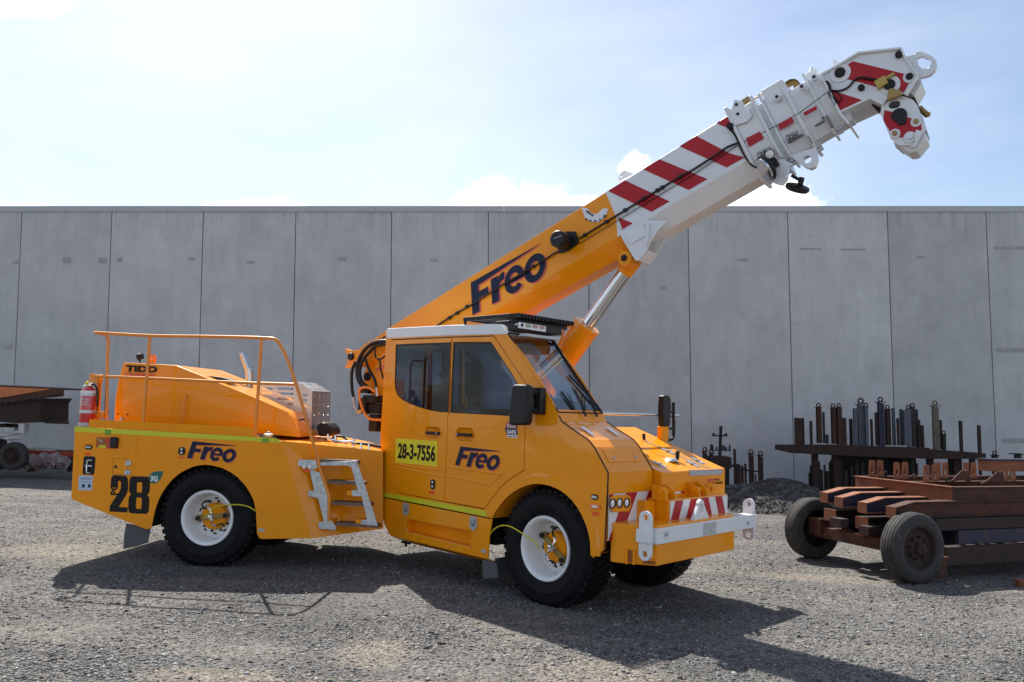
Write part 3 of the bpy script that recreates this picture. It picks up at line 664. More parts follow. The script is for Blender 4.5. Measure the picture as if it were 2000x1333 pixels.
def decal(name, pts, m, par, fr, y=0, t=.003): return sub(name, MB().prism(fr.T(pts, y), y - t, y - .0008), m, par)
def rrect(fr, tl_, br_, y=0, r=.02):
    a = fr.at(tl_, y); b = fr.at(br_, y); return rounded(min(a[0], b[0]), max(a[0], b[0]), min(a[1], b[1]), max(a[1], b[1]), r)
# control recess, lights, latch, labels
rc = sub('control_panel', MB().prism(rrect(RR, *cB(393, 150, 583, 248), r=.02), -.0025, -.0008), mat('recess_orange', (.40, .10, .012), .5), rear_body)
decal('warning_label', cB(415, 222, 475, 222, 475, 246, 415, 244), 'lime', rear_body, RR, t=.0045); decal('warning_label', cB(478, 228, 580, 230, 580, 252, 478, 250), 'redpaint', rear_body, RR, t=.0045)
b_ = MB(); c0 = RR.at(cB(556, 195)[0]); b_.box(c0[0] - .045, c0[0] + .045, -.05, -.002, c0[1] - .075, c0[1] + .065); sub('isolator_switch', b_, 'plastic', rear_body, .012)
c0 = RR.at(cB(440, 185)[0]); sub('lock_pin', MB().cyl((c0[0] - .03, -.02, c0[1] + .02), (c0[0] + .03, -.02, c0[1] - .02), .010, n=8), 'steel', rear_body)
c0 = RR.at(cB(505, 190)[0]); sub('red_key', MB().box(c0[0] - .03, c0[0] + .025, -.012, -.003, c0[1] - .03, c0[1] + .03), 'redpaint', rear_body, .008)
def marker(par, fr, c, w_, h_, n=2, y=0, vertical=False):
    x, z = fr.at(c, y); b = MB(); b.prism(rounded(x - w_ / 2, x + w_ / 2, z - h_ / 2, z + h_ / 2, min(w_, h_) * .45), y - .012, y - .0005); o = sub('marker_light', b, 'plastic', par, .003)
    l = MB()
    for i in range(n):
        t = (i - (n - 1) / 2)
        cx, cz = (x, z + t * h_ / n * .85) if vertical else (x + t * w_ / n * .8, z)
        l.lathe([(-.019, .004), (-.017, .014), (-.011, .016)], (cx, y, cz), 10)
    sub('lens', l, 'lensw', par)
marker(rear_body, RR, cB(326, 238)[0], .10, .062); marker(rear_body, RR, cB(1135, 273)[0], .09, .105, 2, 0, True)
decal('orange_label', cB(295, 288, 341, 290, 341, 312, 295, 310), 'orangelabel', rear_body, RR); decal('orange_label', cB(1103, 320, 1158, 322, 1158, 338, 1103, 336), 'orangelabel', rear_body, RR)
sub('tie_down_recess', MB().prism(rrect(RR, *cB(283, 316, 374, 480), r=.03), -.002, -.0006), 'dark', rear_body)
q = RR.T(cB(365, 352, 325, 352, 316, 400, 316, 460, 350, 463)); m_ = MB().tube([(x, -.02, z) for x, z in q], .009, 8, False); q2 = RR.T(cB(310, 398, 368, 402)); m_.tube([(x, -.025, z) for x, z in q2], .014, 8, False); sub('tie_down_hook', m_, 'chrome', rear_body, smooth=40)
lb = decal('load_chart', cB(243, 484, 362, 488, 355, 616, 235, 610), 'bluelabel', rear_body, RR)
for z in (505, 513, 537): decal('chart_line', cB(258, z, 350, z + 3, 350, z + 6, 258, z + 3), 'navy', rear_body, RR, t=.0042)
for x in (270, 322): decal('chart_line', cB(x, 560, x + 22, 561, x + 20, 590, x - 2, 589), 'navy', rear_body, RR, t=.0042)
hx = RR.T(cB(537, 335, 667, 341, 662, 482, 533, 476)); hb = MB(); hb.plate([hx, inset(hx, .965)], -.0018, -.0003); sub('hatch_gap', hb, mat('gap_brown', (.10, .03, .005), .8), rear_body)
for c in cB(672, 377, 664, 458):
    x, z = RR.at(c); sub('hatch_hinge', MB().box(x - .04, x + .04, -.014, -.002, z - .028, z + .028).cyl((x, -.012, z - .035), (x, -.012, z + .035), .012, n=8), 'galv', rear_body, .003)
x, z = RR.at(cB(560, 409)[0]); sub('hatch_lock', MB().lathe([(-.008, .0), (-.008, .018), (0, .02)], (x, 0, z), 14), 'dark', rear_body)
decal('small_label', cB(1798, 945, 1850, 947, 1850, 972, 1798, 970), 'silverlabel', rear_body, RR)
xs, zs = RR.at(cB(745, 130)[0]), RR.at(cB(715, 470)[0])
seam = MB().tube([(xs[0], .002, xs[1]), (zs[0], .002, zs[1])], .008, 8, False); sub('weld_seam', seam, 'yellow', rear_body)
fl = RR.T(cB(680, 895, 892, 930, 868, 1060, 770, 1092, 655, 1115, 662, 1000), .2)
parts('mudflap', MB().prism(fl, .12, .135).prism(fl, RB - .135, RB - .12), 'flap', RR, .004)

# --- engine hood on the rear unit
hood_px = cA(603, 992, 612, 800, 640, 620, 668, 520, 688, 450, 700, 438, 720, 436, 1200, 462, 1540, 600, 1975, 778) + cC(590, 830, 625, 850, 652, 892, 680, 950, 703, 1000, 745, 1102)
HY0, HY1 = .42, 1.75
hp = RR.T(hood_px, HY0)
def hood_mesh():
    """sheet-metal hood: side faces are bulged grids inside the traced outline"""
    b = MB(); n = len(hp); cx = sum(p[0] for p in hp) / n; cz = sum(p[1] for p in hp) / n; K = 6
    for side, y0, sg in ((0, HY0, -1), (1, HY1, 1)):
        V = []; 
        for k in range(K + 1):
            s = 1 - k / K
            for (x, z) in hp:
                X, Z_ = cx + (x - cx) * s, cz + (z - cz) * s
                bulge = .035 * (1 - s * s) * (1.0 if Z_ < cz + .12 else .35) + .03 * math.sin(X * 3.1 + 1) * (1 - s) * max(0, cz + .15 - Z_) * 3
                V.append((X, y0 + sg * bulge, Z_))
        Fc = [(k * n + i, k * n + (i + 1) % n, (k + 1) * n + (i + 1) % n, (k + 1) * n + i) for k in range(K) for i in range(n)]
        b.add(V, Fc)
    V = [(x, HY0, z) for x, z in hp] + [(x, HY1, z) for x, z in hp]
    b.add(V, [(i, i + n, (i + 1) % n + n, (i + 1) % n) for i in range(n)])
    return b
ehood = part('engine_hood', hood_mesh(), 'yellow', RR, .02, 50, 3)
text_box('hood_name', 'TIDD', 'black', ehood, RR, *cA(722, 462, 1024, 474, 716, 523), y=HY0 - .016, bold=.045)
text_box('hood_name', 'CRANE ///', 'pink', ehood, RR, *cA(709, 531, 1004, 543, 703, 566), y=HY0 - .016, bold=.03)
for c in cA(648, 933, 742, 937): x, z = RR.at(c, HY0); sub('hood_bolt', MB().lathe([(-.03, .0), (-.03, .008), (-.012, .010)], (x, HY0, z), 8), 'dark', ehood)
x, z = RR.at(cA(688, 980)[0], HY0); sub('hood_lock', MB().lathe([(-.035, 0), (-.035, .022), (-.01, .026)], (x, HY0, z), 16), 'steel', ehood, smooth=40)
gx, gz = RR.at(cA(1310, 755)[0], HY0 - .02); hb = MB().tube([(gx, HY0 - .03, gz), (gx, HY0 - .075, gz - .06), (gx - .01, HY0 - .075, gz - .42), (gx - .02, HY0 - .03, gz - .50)], .012, 8); sub('hood_handle', hb, 'rail', ehood, smooth=60)
vp = RR.T(cA(1480, 565, 1650, 583, 1720, 607, 1560, 600), HY0)
part('hood_vent', MB().prism(RR.T(cA(1475, 560, 1640, 582, 1725, 607, 1545, 600), .62), .62, .9), 'dark', RR)
hl = RR.T(cC(738, 918, 800, 905, 840, 920, 835, 938, 770, 925, 742, 938), HY0 - .05); sub('hood_latch', MB().prism(hl, HY0 - .07, HY0 - .04), 'plastic', ehood, .004)
# beacon, lamp, exhaust
x, z = RR.at(cA(967, 445)[0], .75); r_ = .062
bc = part('beacon', MB().lathe([(z - .03, .0), (z - .03, r_ * .95), (z, r_ * .95)], (x, .75, 0), 24, 'z'), 'plastic', RR)
sub('beacon_lens', MB().lathe([(z, r_ * .9), (z + .04, r_), (z + .075, r_), (z + .11, r_ * .93), (z + .125, r_ * .7), (z + .127, 0)], (x, .75, 0), 24, 'z'), 'amber', bc, smooth=40)
x, z = RR.at(cA(858, 385)[0], .8); wl = MB().cyl((x - .03, .8, z), (x + .035, .8, z + .015), .05, .04, 16).cyl((x, .8, z - .1), (x, .8, z - .03), .012, n=8); part('work_lamp', wl, 'plastic', RR, smooth=40)
ex = [RR.p3(p, 1.35) for p in cC(240, 640, 240, 540, 238, 440, 215, 370, 172, 258)]
exo = MB().tube(ex, .052, 20); part('exhaust_pipe', exo, 'steel', RR, smooth=50)
# perforated guard of polished sheet
gd_front = cC(345, 900, 345, 535, 722, 545, 868, 638, 862, 1000)
GY = .95
g3 = RR.T(gd_front, GY)
def slots():
    out = []
    for (x0, x1, zz, sl) in ((360, 475, 612, .02), (360, 475, 655, .02), (522, 684, 613, .02), (522, 684, 662, .02), (520, 682, 715, .02), (775, 822, 678, .05), (775, 820, 727, .05), (775, 818, 775, .05), (620, 680, 765, .05), (778, 815, 825, .05)):
        a = RR.at(cC(x0, zz - 14)[0], GY); b = RR.at(cC(x1, zz + 16)[0], GY)
        out.append(rounded(a[0], b[0], b[1], a[1], min(abs(a[1] - b[1]), abs(b[0] - a[0])) * .49, 5))
    return out
gx1 = g3[3]; gz_top = g3[2]
guard = part('exhaust_guard', MB().plate([g3] + slots(), GY, GY + .006), 'polish', RR)
b2 = MB(); xr = g3[3][0]; b2.prism([g3[1], g3[2], (g3[2][0], g3[2][1] - .006), (g3[1][0], g3[1][1] - .006)], GY, GY + .75)
sub('guard_top', b2, 'polish', guard)
sl_ = MB(); nx_, nz_ = g3[3][0] - g3[2][0], g3[3][1] - g3[2][1]
def strip_with_holes(p0, p1, y0, y1, nu, nv, r):      # perforated strip from p0 to p1 (x,z) spanning y0..y1
    L_ = math.hypot(p1[0] - p0[0], p1[1] - p0[1]); b = MB(); W_ = y1 - y0
    hs = [rounded((i + .5) * L_ / nu - r * 1.1, (i + .5) * L_ / nu + r * 1.1, (j + .5) * W_ / nv - r, (j + .5) * W_ / nv + r, r * .9, 4) for i in range(nu) for j in range(nv)]
    b.plate([[(0, 0), (L_, 0), (L_, W_), (0, W_)]] + hs, 0, .006)
    d = ((p1[0] - p0[0]) / L_, (p1[1] - p0[1]) / L_); nrm = (-d[1], d[0])
    b.v = [(p0[0] + d[0] * u + nrm[0] * h, y0 + v, p0[1] + d[1] * u + nrm[1] * h) for (u, h, v) in b.v]
    return b
sub('guard_slope', strip_with_holes(g3[2], g3[3], GY, GY + .75, 2, 5, .022), 'polish', guard)
sub('guard_end', strip_with_holes(g3[3], (g3[4][0], g3[4][1] - .12), GY, GY + .75, 5, 4, .02), 'polish', guard)
part('muffler', MB().cyl((g3[0][0] + .1, 1.35, g3[0][1] - .05), (g3[3][0] - .12, 1.35, g3[0][1] - .1), .2, n=24), 'dark', RR, smooth=40)
ab = RR.T(cC(905, 985, 950, 955, 1000, 950, 1050, 1000, 1065, 1040, 1055, 1090, 930, 1092), .9); part('air_cleaner', MB().prism(ab, .9, 1.3), 'plastic', RR, .03, seg=3)
# fittings on the articulation deck
fit = MB()
for (px, py, r) in ((675, 861, .02), (690, 863, .03), (655, 856, .025), (640, 853, .018), (705, 868, .02), (720, 873, .02)):
    x, y, z = RR.p3((px, py + 4), .55); fit.cyl((x, y, z - .03), (x, y, z + .06), r, r * .7, 10)
fit.tube([RR.p3(p, .5) for p in cC(1030, 1110, 1090, 1140, 1180, 1150, 1250, 1150, 1300, 1165)], .022, 8)
parts('hydraulic_fitting', fit, 'chrome', RR, smooth=40)
hs_ = MB()
hs_.tube([RR.p3(p, .55) for p in cC(1060, 1125, 1090, 1095, 1150, 1090, 1200, 1110, 1235, 1160)], .016, 8)
hs_.tube([RR.p3(p, .6) for p in cC(1290, 1160, 1380, 1165, 1480, 1180, 1560, 1195)], .018, 8)
hs_.tube([RR.p3(p, .5) for p in cC(930, 1100, 980, 1110, 1020, 1130)], .012, 8)
parts('deck_hose', hs_, 'hose', RR, smooth=60)
fc = MB(); x, y, z = RR.p3(cC(432, 1090)[0], .12); fc.lathe([(z, .06), (z + .03, .062), (z + .035, .03), (z + .06, .02), (z + .062, 0)], (x, y, 0), 20, 'z'); part('filler_cap', fc, 'galv', RR, smooth=40)

# --- handrail and ladder
rl = MB(); ry = .06
def r3(pts, y=ry): return [RR.p3(p, y) for p in pts]
main = r3(cA(446, 150, 950, 178, 1500, 186, 1950, 196)) + r3(cC(370, 106, 440, 108, 490, 116, 525, 138, 555, 185, 610, 292, 680, 480, 770, 775, 850, 1060, 930, 1318)) + r3(cD(770, 400, 840, 600, 868, 690, 870, 800, 866, 950))
x0, y0, z0 = main[0]
rl.tube([(x0 + .02, y0 + .22, z0 - .30), (x0 + .015, y0 + .22, z0 - .10), (x0 - .0, y0 + .2, z0 - .015), (x0 - .02, y0 + .1, z0)] + [main[0]] + main[1:], .021, 10)
bx, by, bz = RR.p3(cA(535, 985)[0], .28); rl.tube([(x0 + .02, y0 + .22, z0 - .30), (bx, y0 + .22, bz)], .021, 10, False)
for a, b in ((cA(952, 180)[0], cA(882, 1085)[0]), (cC(362, 118)[0], cC(300, 1092)[0])):
    rl.tube(r3([a, b]), .021, 10, False)
rl.tube(r3(cA(425, 568, 950, 588, 1975, 638)) + r3(cC(360, 560, 690, 570)), .019, 10, False)
hr = part('handrail', rl, 'rail', RR, smooth=60)
ft = MB()
for p in cA(880, 1075) + cC(285, 1085):
    x, y, z = RR.p3(p, ry); ft.box(x - .06, x + .06, .035, .085, z - .02, z + .006)
subs('rail_foot', ft, 'rail', hr, .004)
LY = .06
stl = RR.T(cD(545, 310, 732, 315, 745, 390, 690, 420, 780, 450, 850, 650, 850, 900, 938, 1000, 938, 1042, 762, 1032, 752, 962, 812, 952, 752, 712, 652, 692, 645, 640, 712, 630, 672, 455, 640, 380, 545, 375), LY)
sr = RR.T(cD(1155, 320, 1377, 1003, 1200, 985, 1200, 942, 1262, 935, 1205, 690, 1108, 690, 1102, 632, 1165, 622, 1100, 390, 1050, 372, 760, 372, 755, 340), LY)
lad = part('ladder', MB().prism(stl, LY, LY + .012), 'galv', RR, .002); sub('stringer', MB().prism(sr, LY, LY + .012), 'galv', lad, .002)
stepm = None
for (x0_, x1_, z_) in ((760, 1152, 345), (850, 1225, 563), (890, 1300, 786), (937, 1376, 1008)):
    a = RR.at(cD(x0_, z_ - 14)[0], LY); b = RR.at(cD(x1_, z_ + 14)[0], LY)
    s_ = MB(); s_.box(a[0], b[0], LY + .013, LY + .16, b[1], b[1] + .035)
    k = int((b[0] - a[0]) / .035)
    for i in range(k): s_.box(a[0] + i * .035 + .006, a[0] + i * .035 + .026, LY + .013, LY + .16, b[1] + .035, b[1] + .047)
    sub('ladder_step', s_, 'stepshade', lad)
for c in cD(612, 385, 672, 388): 
    x, z = RR.at(c, LY); sub('step_light', MB().lathe([(-.03, .0), (-.028, .022), (-.002, .030)], (x, LY, z), 14), 'lensw', lad, smooth=40)
decal('orange_label', cD(605, 412, 672, 406, 676, 436, 610, 440), 'orangelabel', lad, RR, LY)
br = MB()
for c in cD(620, 665, 735, 990, 700, 425, 530, 350, 1090, 660, 1180, 960, 865, 958):
    x, z = RR.at(c, LY); br.box(x - .05, x + .05, LY + .014, LY + .20, z - .03, z + .03)
subs('ladder_bracket', br, 'yellow2', lad, .004)
sub('step_lamp_cable', MB().tube([RR.p3(p, LY + .03) for p in cD(552, 375, 600, 530, 650, 700, 740, 950, 760, 1040, 748, 1075)], .008, 6), 'hose', lad)
# air hose from rear hub to the skirt
part('tyre_inflation_hose', MB().tube([(.0, -.04, .615)] + [RR.p3(p, -.05) for p in cB(1400, 775, 1450, 750, 1530, 740, 1640, 740, 1720, 760)] + [RR.p3(cB(1775, 795)[0], -.01)], .008, 8), 'yhose', RR, smooth=60)

# --- front unit: cab
CW = .80                                  # cab width
side_px = [(754, 661), (860, 656.5), (964, 654), (990, 652), (1026, 699), (1052, 738), (1082.5, 792.5), (1097, 823), (1113, 835), (1149, 859), (1161, 874), (1188, 924), (1186, 960), (1181, 1073), (1158, 1090.5)]
arch_f = [(1156, 1085)] + cF(1610, 950, 1598, 890, 1580, 830, 1552, 768, 1520, 710, 1478, 655, 1430, 610, 1383, 578, 1330, 555, 1280, 542, 1230, 537, 1190, 540, 1150, 550, 1100, 570, 1050, 600, 1002, 640, 960, 690, 925, 740, 897, 788)
side_px += arch_f + [(741.6, 968.6), (743, 850), (750, 740)]
side = FR.T(side_px)
door_r = FR.T([(763.5, 664.3), (883, 659)] + [(881.5, 668.7), (877, 807)] + cF(575, 35, 548, 668, 240, 607, 214, 592, 190, 570, 168, 530, 150, 470, 135, 370, 125, 270) + [(757, 760)])
door_f = FR.T([(884, 659), (965, 656.5), (1028, 750), (1026, 834)] + cF(1124, 440, 1100, 455, 1050, 485, 1000, 522, 950, 570, 910, 620, 870, 670, 837, 720, 549, 668, 576, 35) + [(878, 807), (882.5, 668.7)])
win_r = FR.T([(773.5, 673), (881, 669), (876.7, 806)] + cE(900, 914, 800, 898, 710, 872, 620, 838, 560, 805, 520, 768, 500, 720, 494, 660))
win_f = FR.T([(885.5, 668.5), (960, 668.5), (1002, 733), (1019, 764), (1016, 812), (997, 813), (879.5, 806.5)])
cab = part('cab_body', MB().plate([side, inset(door_r, 1.006), inset(door_f, 1.006)], 0, .018), 'yellow', FR, .005)
far = MB().plate([side, win_r, win_f], CW - .018, CW); sub('cab_far_side', far, 'yellow', cab)
# doors
def pocket(tl_, br_):
    a, b = FR.at(tl_), FR.at(br_); return rounded(a[0], b[0], b[1], a[1], abs(a[1] - b[1]) * .45, 6)
def door(name, dpoly, wpoly, extra):
    d = part(name, MB().plate([inset(dpoly, .994), wpoly, pocket(*extra)], -.006, .016), 'yellow', FR, .006, seg=3)
    g = inset(wpoly, 1.004); sub('window', MB().prism(g, .004, .008), 'glass', d)
    sub('window_seal', MB().plate([inset(wpoly, 1.002), inset(wpoly, .965)], .001, .0035), 'plastic', d)
    return d
PK_R = cE(760, 1035, 892, 1145); PK_F = cE(1030, 1045, 1180, 1168)
dr = door('rear_door', door_r, win_r, PK_R); df = door('front_door', door_f, win_f, PK_F)
# pressed lines and pocket round the handles
def handle(d, tl_, br_, hx0, hx1, hz, flip):
    a, b = FR.at(tl_), FR.at(br_); pk = rounded(a[0], b[0], b[1], a[1], abs(a[1] - b[1]) * .45, 6)
    n = len(pk); inn = inset(pk, .80); V = [(x, -.0065, z) for x, z in pk] + [(x, .004, z) for x, z in inn]
    i1, i2 = inset(pk, .92), inset(pk, .66); V = [(x, -.005, z) for x, z in pk] + [(x, .022, z) for x, z in i1] + [(x, .045, z) for x, z in i2]
    bmb = MB(); bmb.add(V, [(k * n + i, k * n + (i + 1) % n, (k + 1) * n + (i + 1) % n, (k + 1) * n + i) for k in (0, 1) for i in range(n)] + [list(range(2 * n, 3 * n))]); sub('handle_pocket', bmb, 'yellow', d, 0, 60)
    p, q = FR.at((hx0, hz)), FR.at((hx1, hz + 2)); h = MB(); h.box(p[0], q[0], -.045, -.022, p[1] - .02, p[1] + .018); h.box(p[0] + .01, p[0] + .04, -.03, -.004, p[1] - .022, p[1] + .02); h.box(q[0] - .05, q[0] - .01, -.03, -.004, q[1] - .022, q[1] + .02)
    sub('door_handle', h, 'plastic', d, .008)
    lx = q[0] - .035 if flip else p[0] + .03; sub('door_lock', MB().lathe([(-.05, 0), (-.05, .010), (-.044, .011)], (lx, 0, p[1]), 10), 'steel', d)
handle(dr, *cE(760, 1035, 892, 1145), 836, 861, 845.5, True); handle(df, *cE(1030, 1045, 1180, 1168), 895, 925, 848.5, False)
for dd, pts in ((dr, cF(175, 392, 562, 447)), (dr, cF(180, 415, 555, 488)), (df, cF(563, 480, 875, 546, 962, 470)), (df, cF(575, 415, 965, 470))):
    sub('pressed_line', MB().tube([FR.p3(p, -.005) for p in pts], .011, 8, False), 'yellow', dd)
tb = text_box('pressed_name', 'TIDD', 'yellow', dr, FR, *cF(198, 488, 358, 512, 192, 545), y=-.006, bold=.0)
plate_ = sub('registration_panel', MB().prism(FR.T(cF(202, 209, 502, 230, 494, 413, 196, 384)), -.010, -.007), 'plate', dr)
text_box('registration_number', '28-3-7556', 'black', dr, FR, *cF(214, 240, 484, 262, 210, 355), y=-.0115, bold=.035)
freo(df, FR, cF(627, 400)[0], cF(667, 268)[0], cF(962, 303)[0], y=-.006)
marker(dr, FR, cF(466, 542)[0], .085, .125, 2, -.006, True); decal('orange_label', cF(438, 590, 478, 594, 478, 614, 438, 610), 'orangelabel', dr, FR, -.006)
# sticker
decal('sticker_top', cE(1465, 998, 1560, 1018, 1556, 1052, 1448, 1050), mat('sticker_red', (.45, .03, .06), .5), df, FR, -.006)
decal('sticker_body', cE(1448, 1052, 1556, 1054, 1562, 1110, 1465, 1108), mat('sticker_slate', (.03, .05, .08), .5), df, FR, -.006); decal('sticker_foot', cE(1465, 1110, 1560, 1113, 1556, 1138, 1470, 1132), 'white', df, FR, -.006)
text_box('sticker_text', 'SLEW', 'white', df, FR, *cE(1468, 1008, 1545, 1022, 1464, 1040), y=-.0105, bold=.02); text_box('sticker_text', 'SAFE', 'white', df, FR, *cE(1468, 1064, 1545, 1070, 1470, 1100), y=-.0105, bold=.03)
text_box('sticker_text', 'MEES SAFE', 'navy', df, FR, *cE(1474, 1117, 1550, 1120, 1474, 1129), y=-.0105, bold=.0)
# wheel arch lip
lip = [FR.at(p) for p in arch_f]; lip_o = [(x * 1.0 + (x - 0) * .16, .605 + (z - .605) * 1.16) for x, z in lip]
lipm = MB(); n_ = len(lip)
V = [(x, -.022, z) for x, z in lip] + [(x + (X - x) * .8, -.020, z + (Z - z) * .8) for (x, z), (X, Z) in zip(lip, lip_o)] + [(X, .001, Z) for X, Z in lip_o] + [(x, .3, z) for x, z in lip]
lipm.add(V, [(i, i + 1, n_ + i + 1, n_ + i) for i in range(n_ - 1)] + [(n_ + i, n_ + i + 1, 2 * n_ + i + 1, 2 * n_ + i) for i in range(n_ - 1)] + [(i, 3 * n_ + i, 3 * n_ + i + 1, i + 1) for i in range(n_ - 1)])
sub('wheel_arch_lip', lipm, 'yellow', cab, smooth=35)
tubm = MB(); tubm.add([(x, .02, z + .01) for x, z in lip] + [(x, .6, z + .01) for x, z in lip], [(i, n_ + i, n_ + i + 1, i + 1) for i in range(n_ - 1)]); parts('wheel_tub', tubm, 'dark', FR)
marker(cab, FR, cF(1636, 634)[0], .085, .055, 2, -.002); decal('orange_label', cF(1616, 740, 1668, 742, 1666, 768, 1616, 766), 'orangelabel', cab, FR)
sm = rrect(FR, *cF(1605, 682, 1678, 722), r=.01); sub('side_indicator', MB().prism(sm, -.02, -.001), 'amber', cab, .004); sub('lens', MB().prism(inset(sm, .55), -.023, -.0195), 'lensw', cab, .002)
# lime stripe, lower sill panel
sub('reflective_stripe', MB().prism(FR.T([(740, 960.3), (963, 1001)] + cF(908, 748, 903, 785) + [(741.3, 969)]), -.004, -.001), 'lime', cab)
sill_px = [(741.7, 971.5), (961.3, 1015), (956, 1044), (952.5, 1093), (762, 1047), (750, 1025)]
ro = FR.T(cF(275, 792, 740, 882, 733, 1000, 270, 885))
sill = part('sill_panel', MB().plate([FR.T(sill_px), ro], .002, .018), 'yellow', FR, .004)
sub('step_recess', MB().hexa([(ro[3][0], .14, ro[3][1]), (ro[2][0], .14, ro[2][1]), (ro[1][0], .14, ro[1][1]), (ro[0][0], .14, ro[0][1])] + [(ro[3][0], .15, ro[3][1]), (ro[2][0], .15, ro[2][1]), (ro[1][0], .15, ro[1][1]), (ro[0][0], .15, ro[0][1])])
    .add([(x, .018, z) for x, z in ro] + [(x, .14, z) for x, z in ro], [(i, (i + 1) % 4, (i + 1) % 4 + 4, i + 4) for i in range(4)]), 'yellow2', sill)
und = [FR.at(p) for p in ((762, 1047), (952.5, 1093))]
sub('sill_underside', MB().hexa([(und[0][0], .005, und[0][1]), (und[1][0], .005, und[1][1]), (und[1][0], .25, und[1][1] - .10), (und[0][0], .25, und[0][1] - .10), (und[0][0], .012, und[0][1] + .01), (und[1][0], .012, und[1][1] + .01), (und[1][0], .25, und[1][1] - .09), (und[0][0], .25, und[0][1] - .09)]), 'yellow2', sill)
for c in cF(270, 722, 757, 825):
    x, z = FR.at(c); s = .075; sh = [(x - s * .75, z + s * 1.05), (x + s * .75, z + s * 1.05), (x + s * .8, z - s * .55), (x, z - s * 1.15), (x - s * .8, z - s * .55)]
    sub('shield_badge', MB().plate([sh, inset(sh, .72)], -.008, .001).prism(inset(sh, .72), -.004, .0012), 'silverlabel', sill); sub('badge_inner', MB().prism(rounded(x - s * .42, x + s * .42, z - s * .35, z + s * .6, .01), -.0065, -.0045), 'navy', sill)
    text_box('badge_letter', 'R', 'silverlabel', sill, FR, *[(c[0] - 3.5, c[1] - 8), (c[0] + 4.5, c[1] - 7), (c[0] - 3.5, c[1] + 3)], y=-.0085, bold=.03)
bolts = MB()
for c in cF(262, 785, 380, 795, 630, 845, 765, 895, 252, 885, 366, 932, 612, 990, 747, 1000): x, z = FR.at(c); bolts.lathe([(-.004, 0), (-.004, .007), (.002, .008)], (x, 0, z), 8)
subs('panel_bolt', bolts, 'steel', sill); decal('small_label', cF(815, 1010, 850, 1016, 850, 1040, 815, 1034), 'silverlabel', sill, FR)
ltc = MB()
for c in ((793, 1060), (930, 1096)): x, z = FR.at(c, .1); ltc.box(x - .08, x + .08, .08, .12, z - .015, z + .01).cyl((x, .1, z - .05), (x, .1, z), .018, n=8)
subs('sill_latch', ltc, 'dark', sill)
fp = FR.T([(946, 1094), (957, 1092), (975, 1100), (978, 1128), (948, 1131)], .1); parts('mudflap', MB().prism(fp, .06, .072), 'flap', FR, .003)
fm2 = MB().box(-.80, -.785, .09, .5, .13, .38); parts('mudflap', fm2, 'flap', FR, .003)
part('tyre_inflation_hose', MB().tube([(.0, -.03, .61)] + [FR.p3(p, -.05) for p in cF(1190, 950, 1100, 890, 1030, 850, 965, 840, 910, 865)] + [FR.p3(cF(875, 908)[0], -.005)], .008, 8), 'yhose', FR, smooth=60)
# shell of the cab across its width
def across(pts, y0, y1, t=.012): # sheet following the traced profile, spanning the cab's width
    b = MB(); q = FR.T(pts); 
    for a, c in zip(q, q[1:]):
        d = Vector((c[0] - a[0], 0, c[1] - a[1])).normalized(); nn = Vector((d.z, 0, -d.x)) * t
        b.hexa([(a[0], y0, a[1]), (c[0], y0, c[1]), (c[0], y1, c[1]), (a[0], y1, a[1]), (a[0] + nn.x, y0, a[1] + nn.z), (c[0] + nn.x, y0, c[1] + nn.z), (c[0] + nn.x, y1, c[1] + nn.z), (a[0] + nn.x, y1, a[1] + nn.z)])
    return b
sub('cab_back', across([(742, 1000), (743, 850), (750, 740), (754, 661)], .019, CW - .019), 'yellow', cab)
roof_px = [(754, 661.5)] + [(754.8, 645), (757, 642), (880, 635.4), (960, 633), (974, 633.3), (981, 638)] + [(992.5, 653.5), (964, 654.2), (880, 656.2)]
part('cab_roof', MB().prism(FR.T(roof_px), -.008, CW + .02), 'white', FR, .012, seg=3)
nose_px = [(1086, 800), (1097, 823), (1113, 835), (1149, 859), (1161, 874)]
cowl = part('cab_nose', across(nose_px, .02, CW - .002), 'yellow', FR)
sub('nose_face', across([(1161, 874), (1188, 924)], .02, CW - .002), 'yellow', cowl); sub('nose_front', across([(1188, 924), (1186.5, 960), (1183, 1058)], .02, CW - .002), 'yellow', cowl)
# dark seal line between side and nose
seal = MB().tube([FR.p3(p, -.001) for p in [(1092, 812), (1097, 823), (1113, 835), (1149, 859), (1161, 874), (1188, 924), (1186.5, 960), (1181, 1073)]], .0075, 6, False)
sub('nose_seal', seal, 'plastic', cowl); sr_ = FR.T([(1097, 823), (1113, 835), (1149, 859), (1161, 874), (1188, 924)])
sub('nose_seal', MB().tube([(x, CW, z) for x, z in sr_], .0075, 6, False), 'plastic', cowl)
# access panel on the nose face with two screws
pa, pb = FR.at((1161, 874)), FR.at((1188, 924)); pn = Vector((pb[0] - pa[0], 0, pb[1] - pa[1])); nrm = Vector((-pn.z, 0, pn.x)).normalized() * -1
if nrm.x < 0: nrm = -nrm
def onface(u, y, h=0): return (pa[0] + pn.x * u + nrm.x * h, y, pa[1] + pn.z * u + nrm.z * h)
pl = MB().hexa([onface(.06, .1, .001), onface(.62, .1, .001), onface(.62, .70, .001), onface(.06, .70, .001), onface(.06, .1, .008), onface(.62, .1, .008), onface(.62, .70, .008), onface(.06, .70, .008)]); sub('nose_access_panel', pl, 'yellow', cowl, .003)
scr = MB()
for y in (.2, .60): scr.cyl(onface(.47, y, .008), onface(.47, y, .018), .016, n=10)
subs('panel_screw', scr, 'steel', cowl)
hw = MB()
for y in (.14, .58):
    a = FR.at((1118, 839)); c = FR.at((1140, 853)); hw.hexa([(a[0], y, a[1] + .012), (c[0], y, c[1] + .012), (c[0], y + .045, c[1] + .012), (a[0], y + .045, a[1] + .012), (a[0], y, a[1] + .03), (c[0], y, c[1] + .022), (c[0], y + .045, c[1] + .022), (a[0], y + .045, a[1] + .03)])
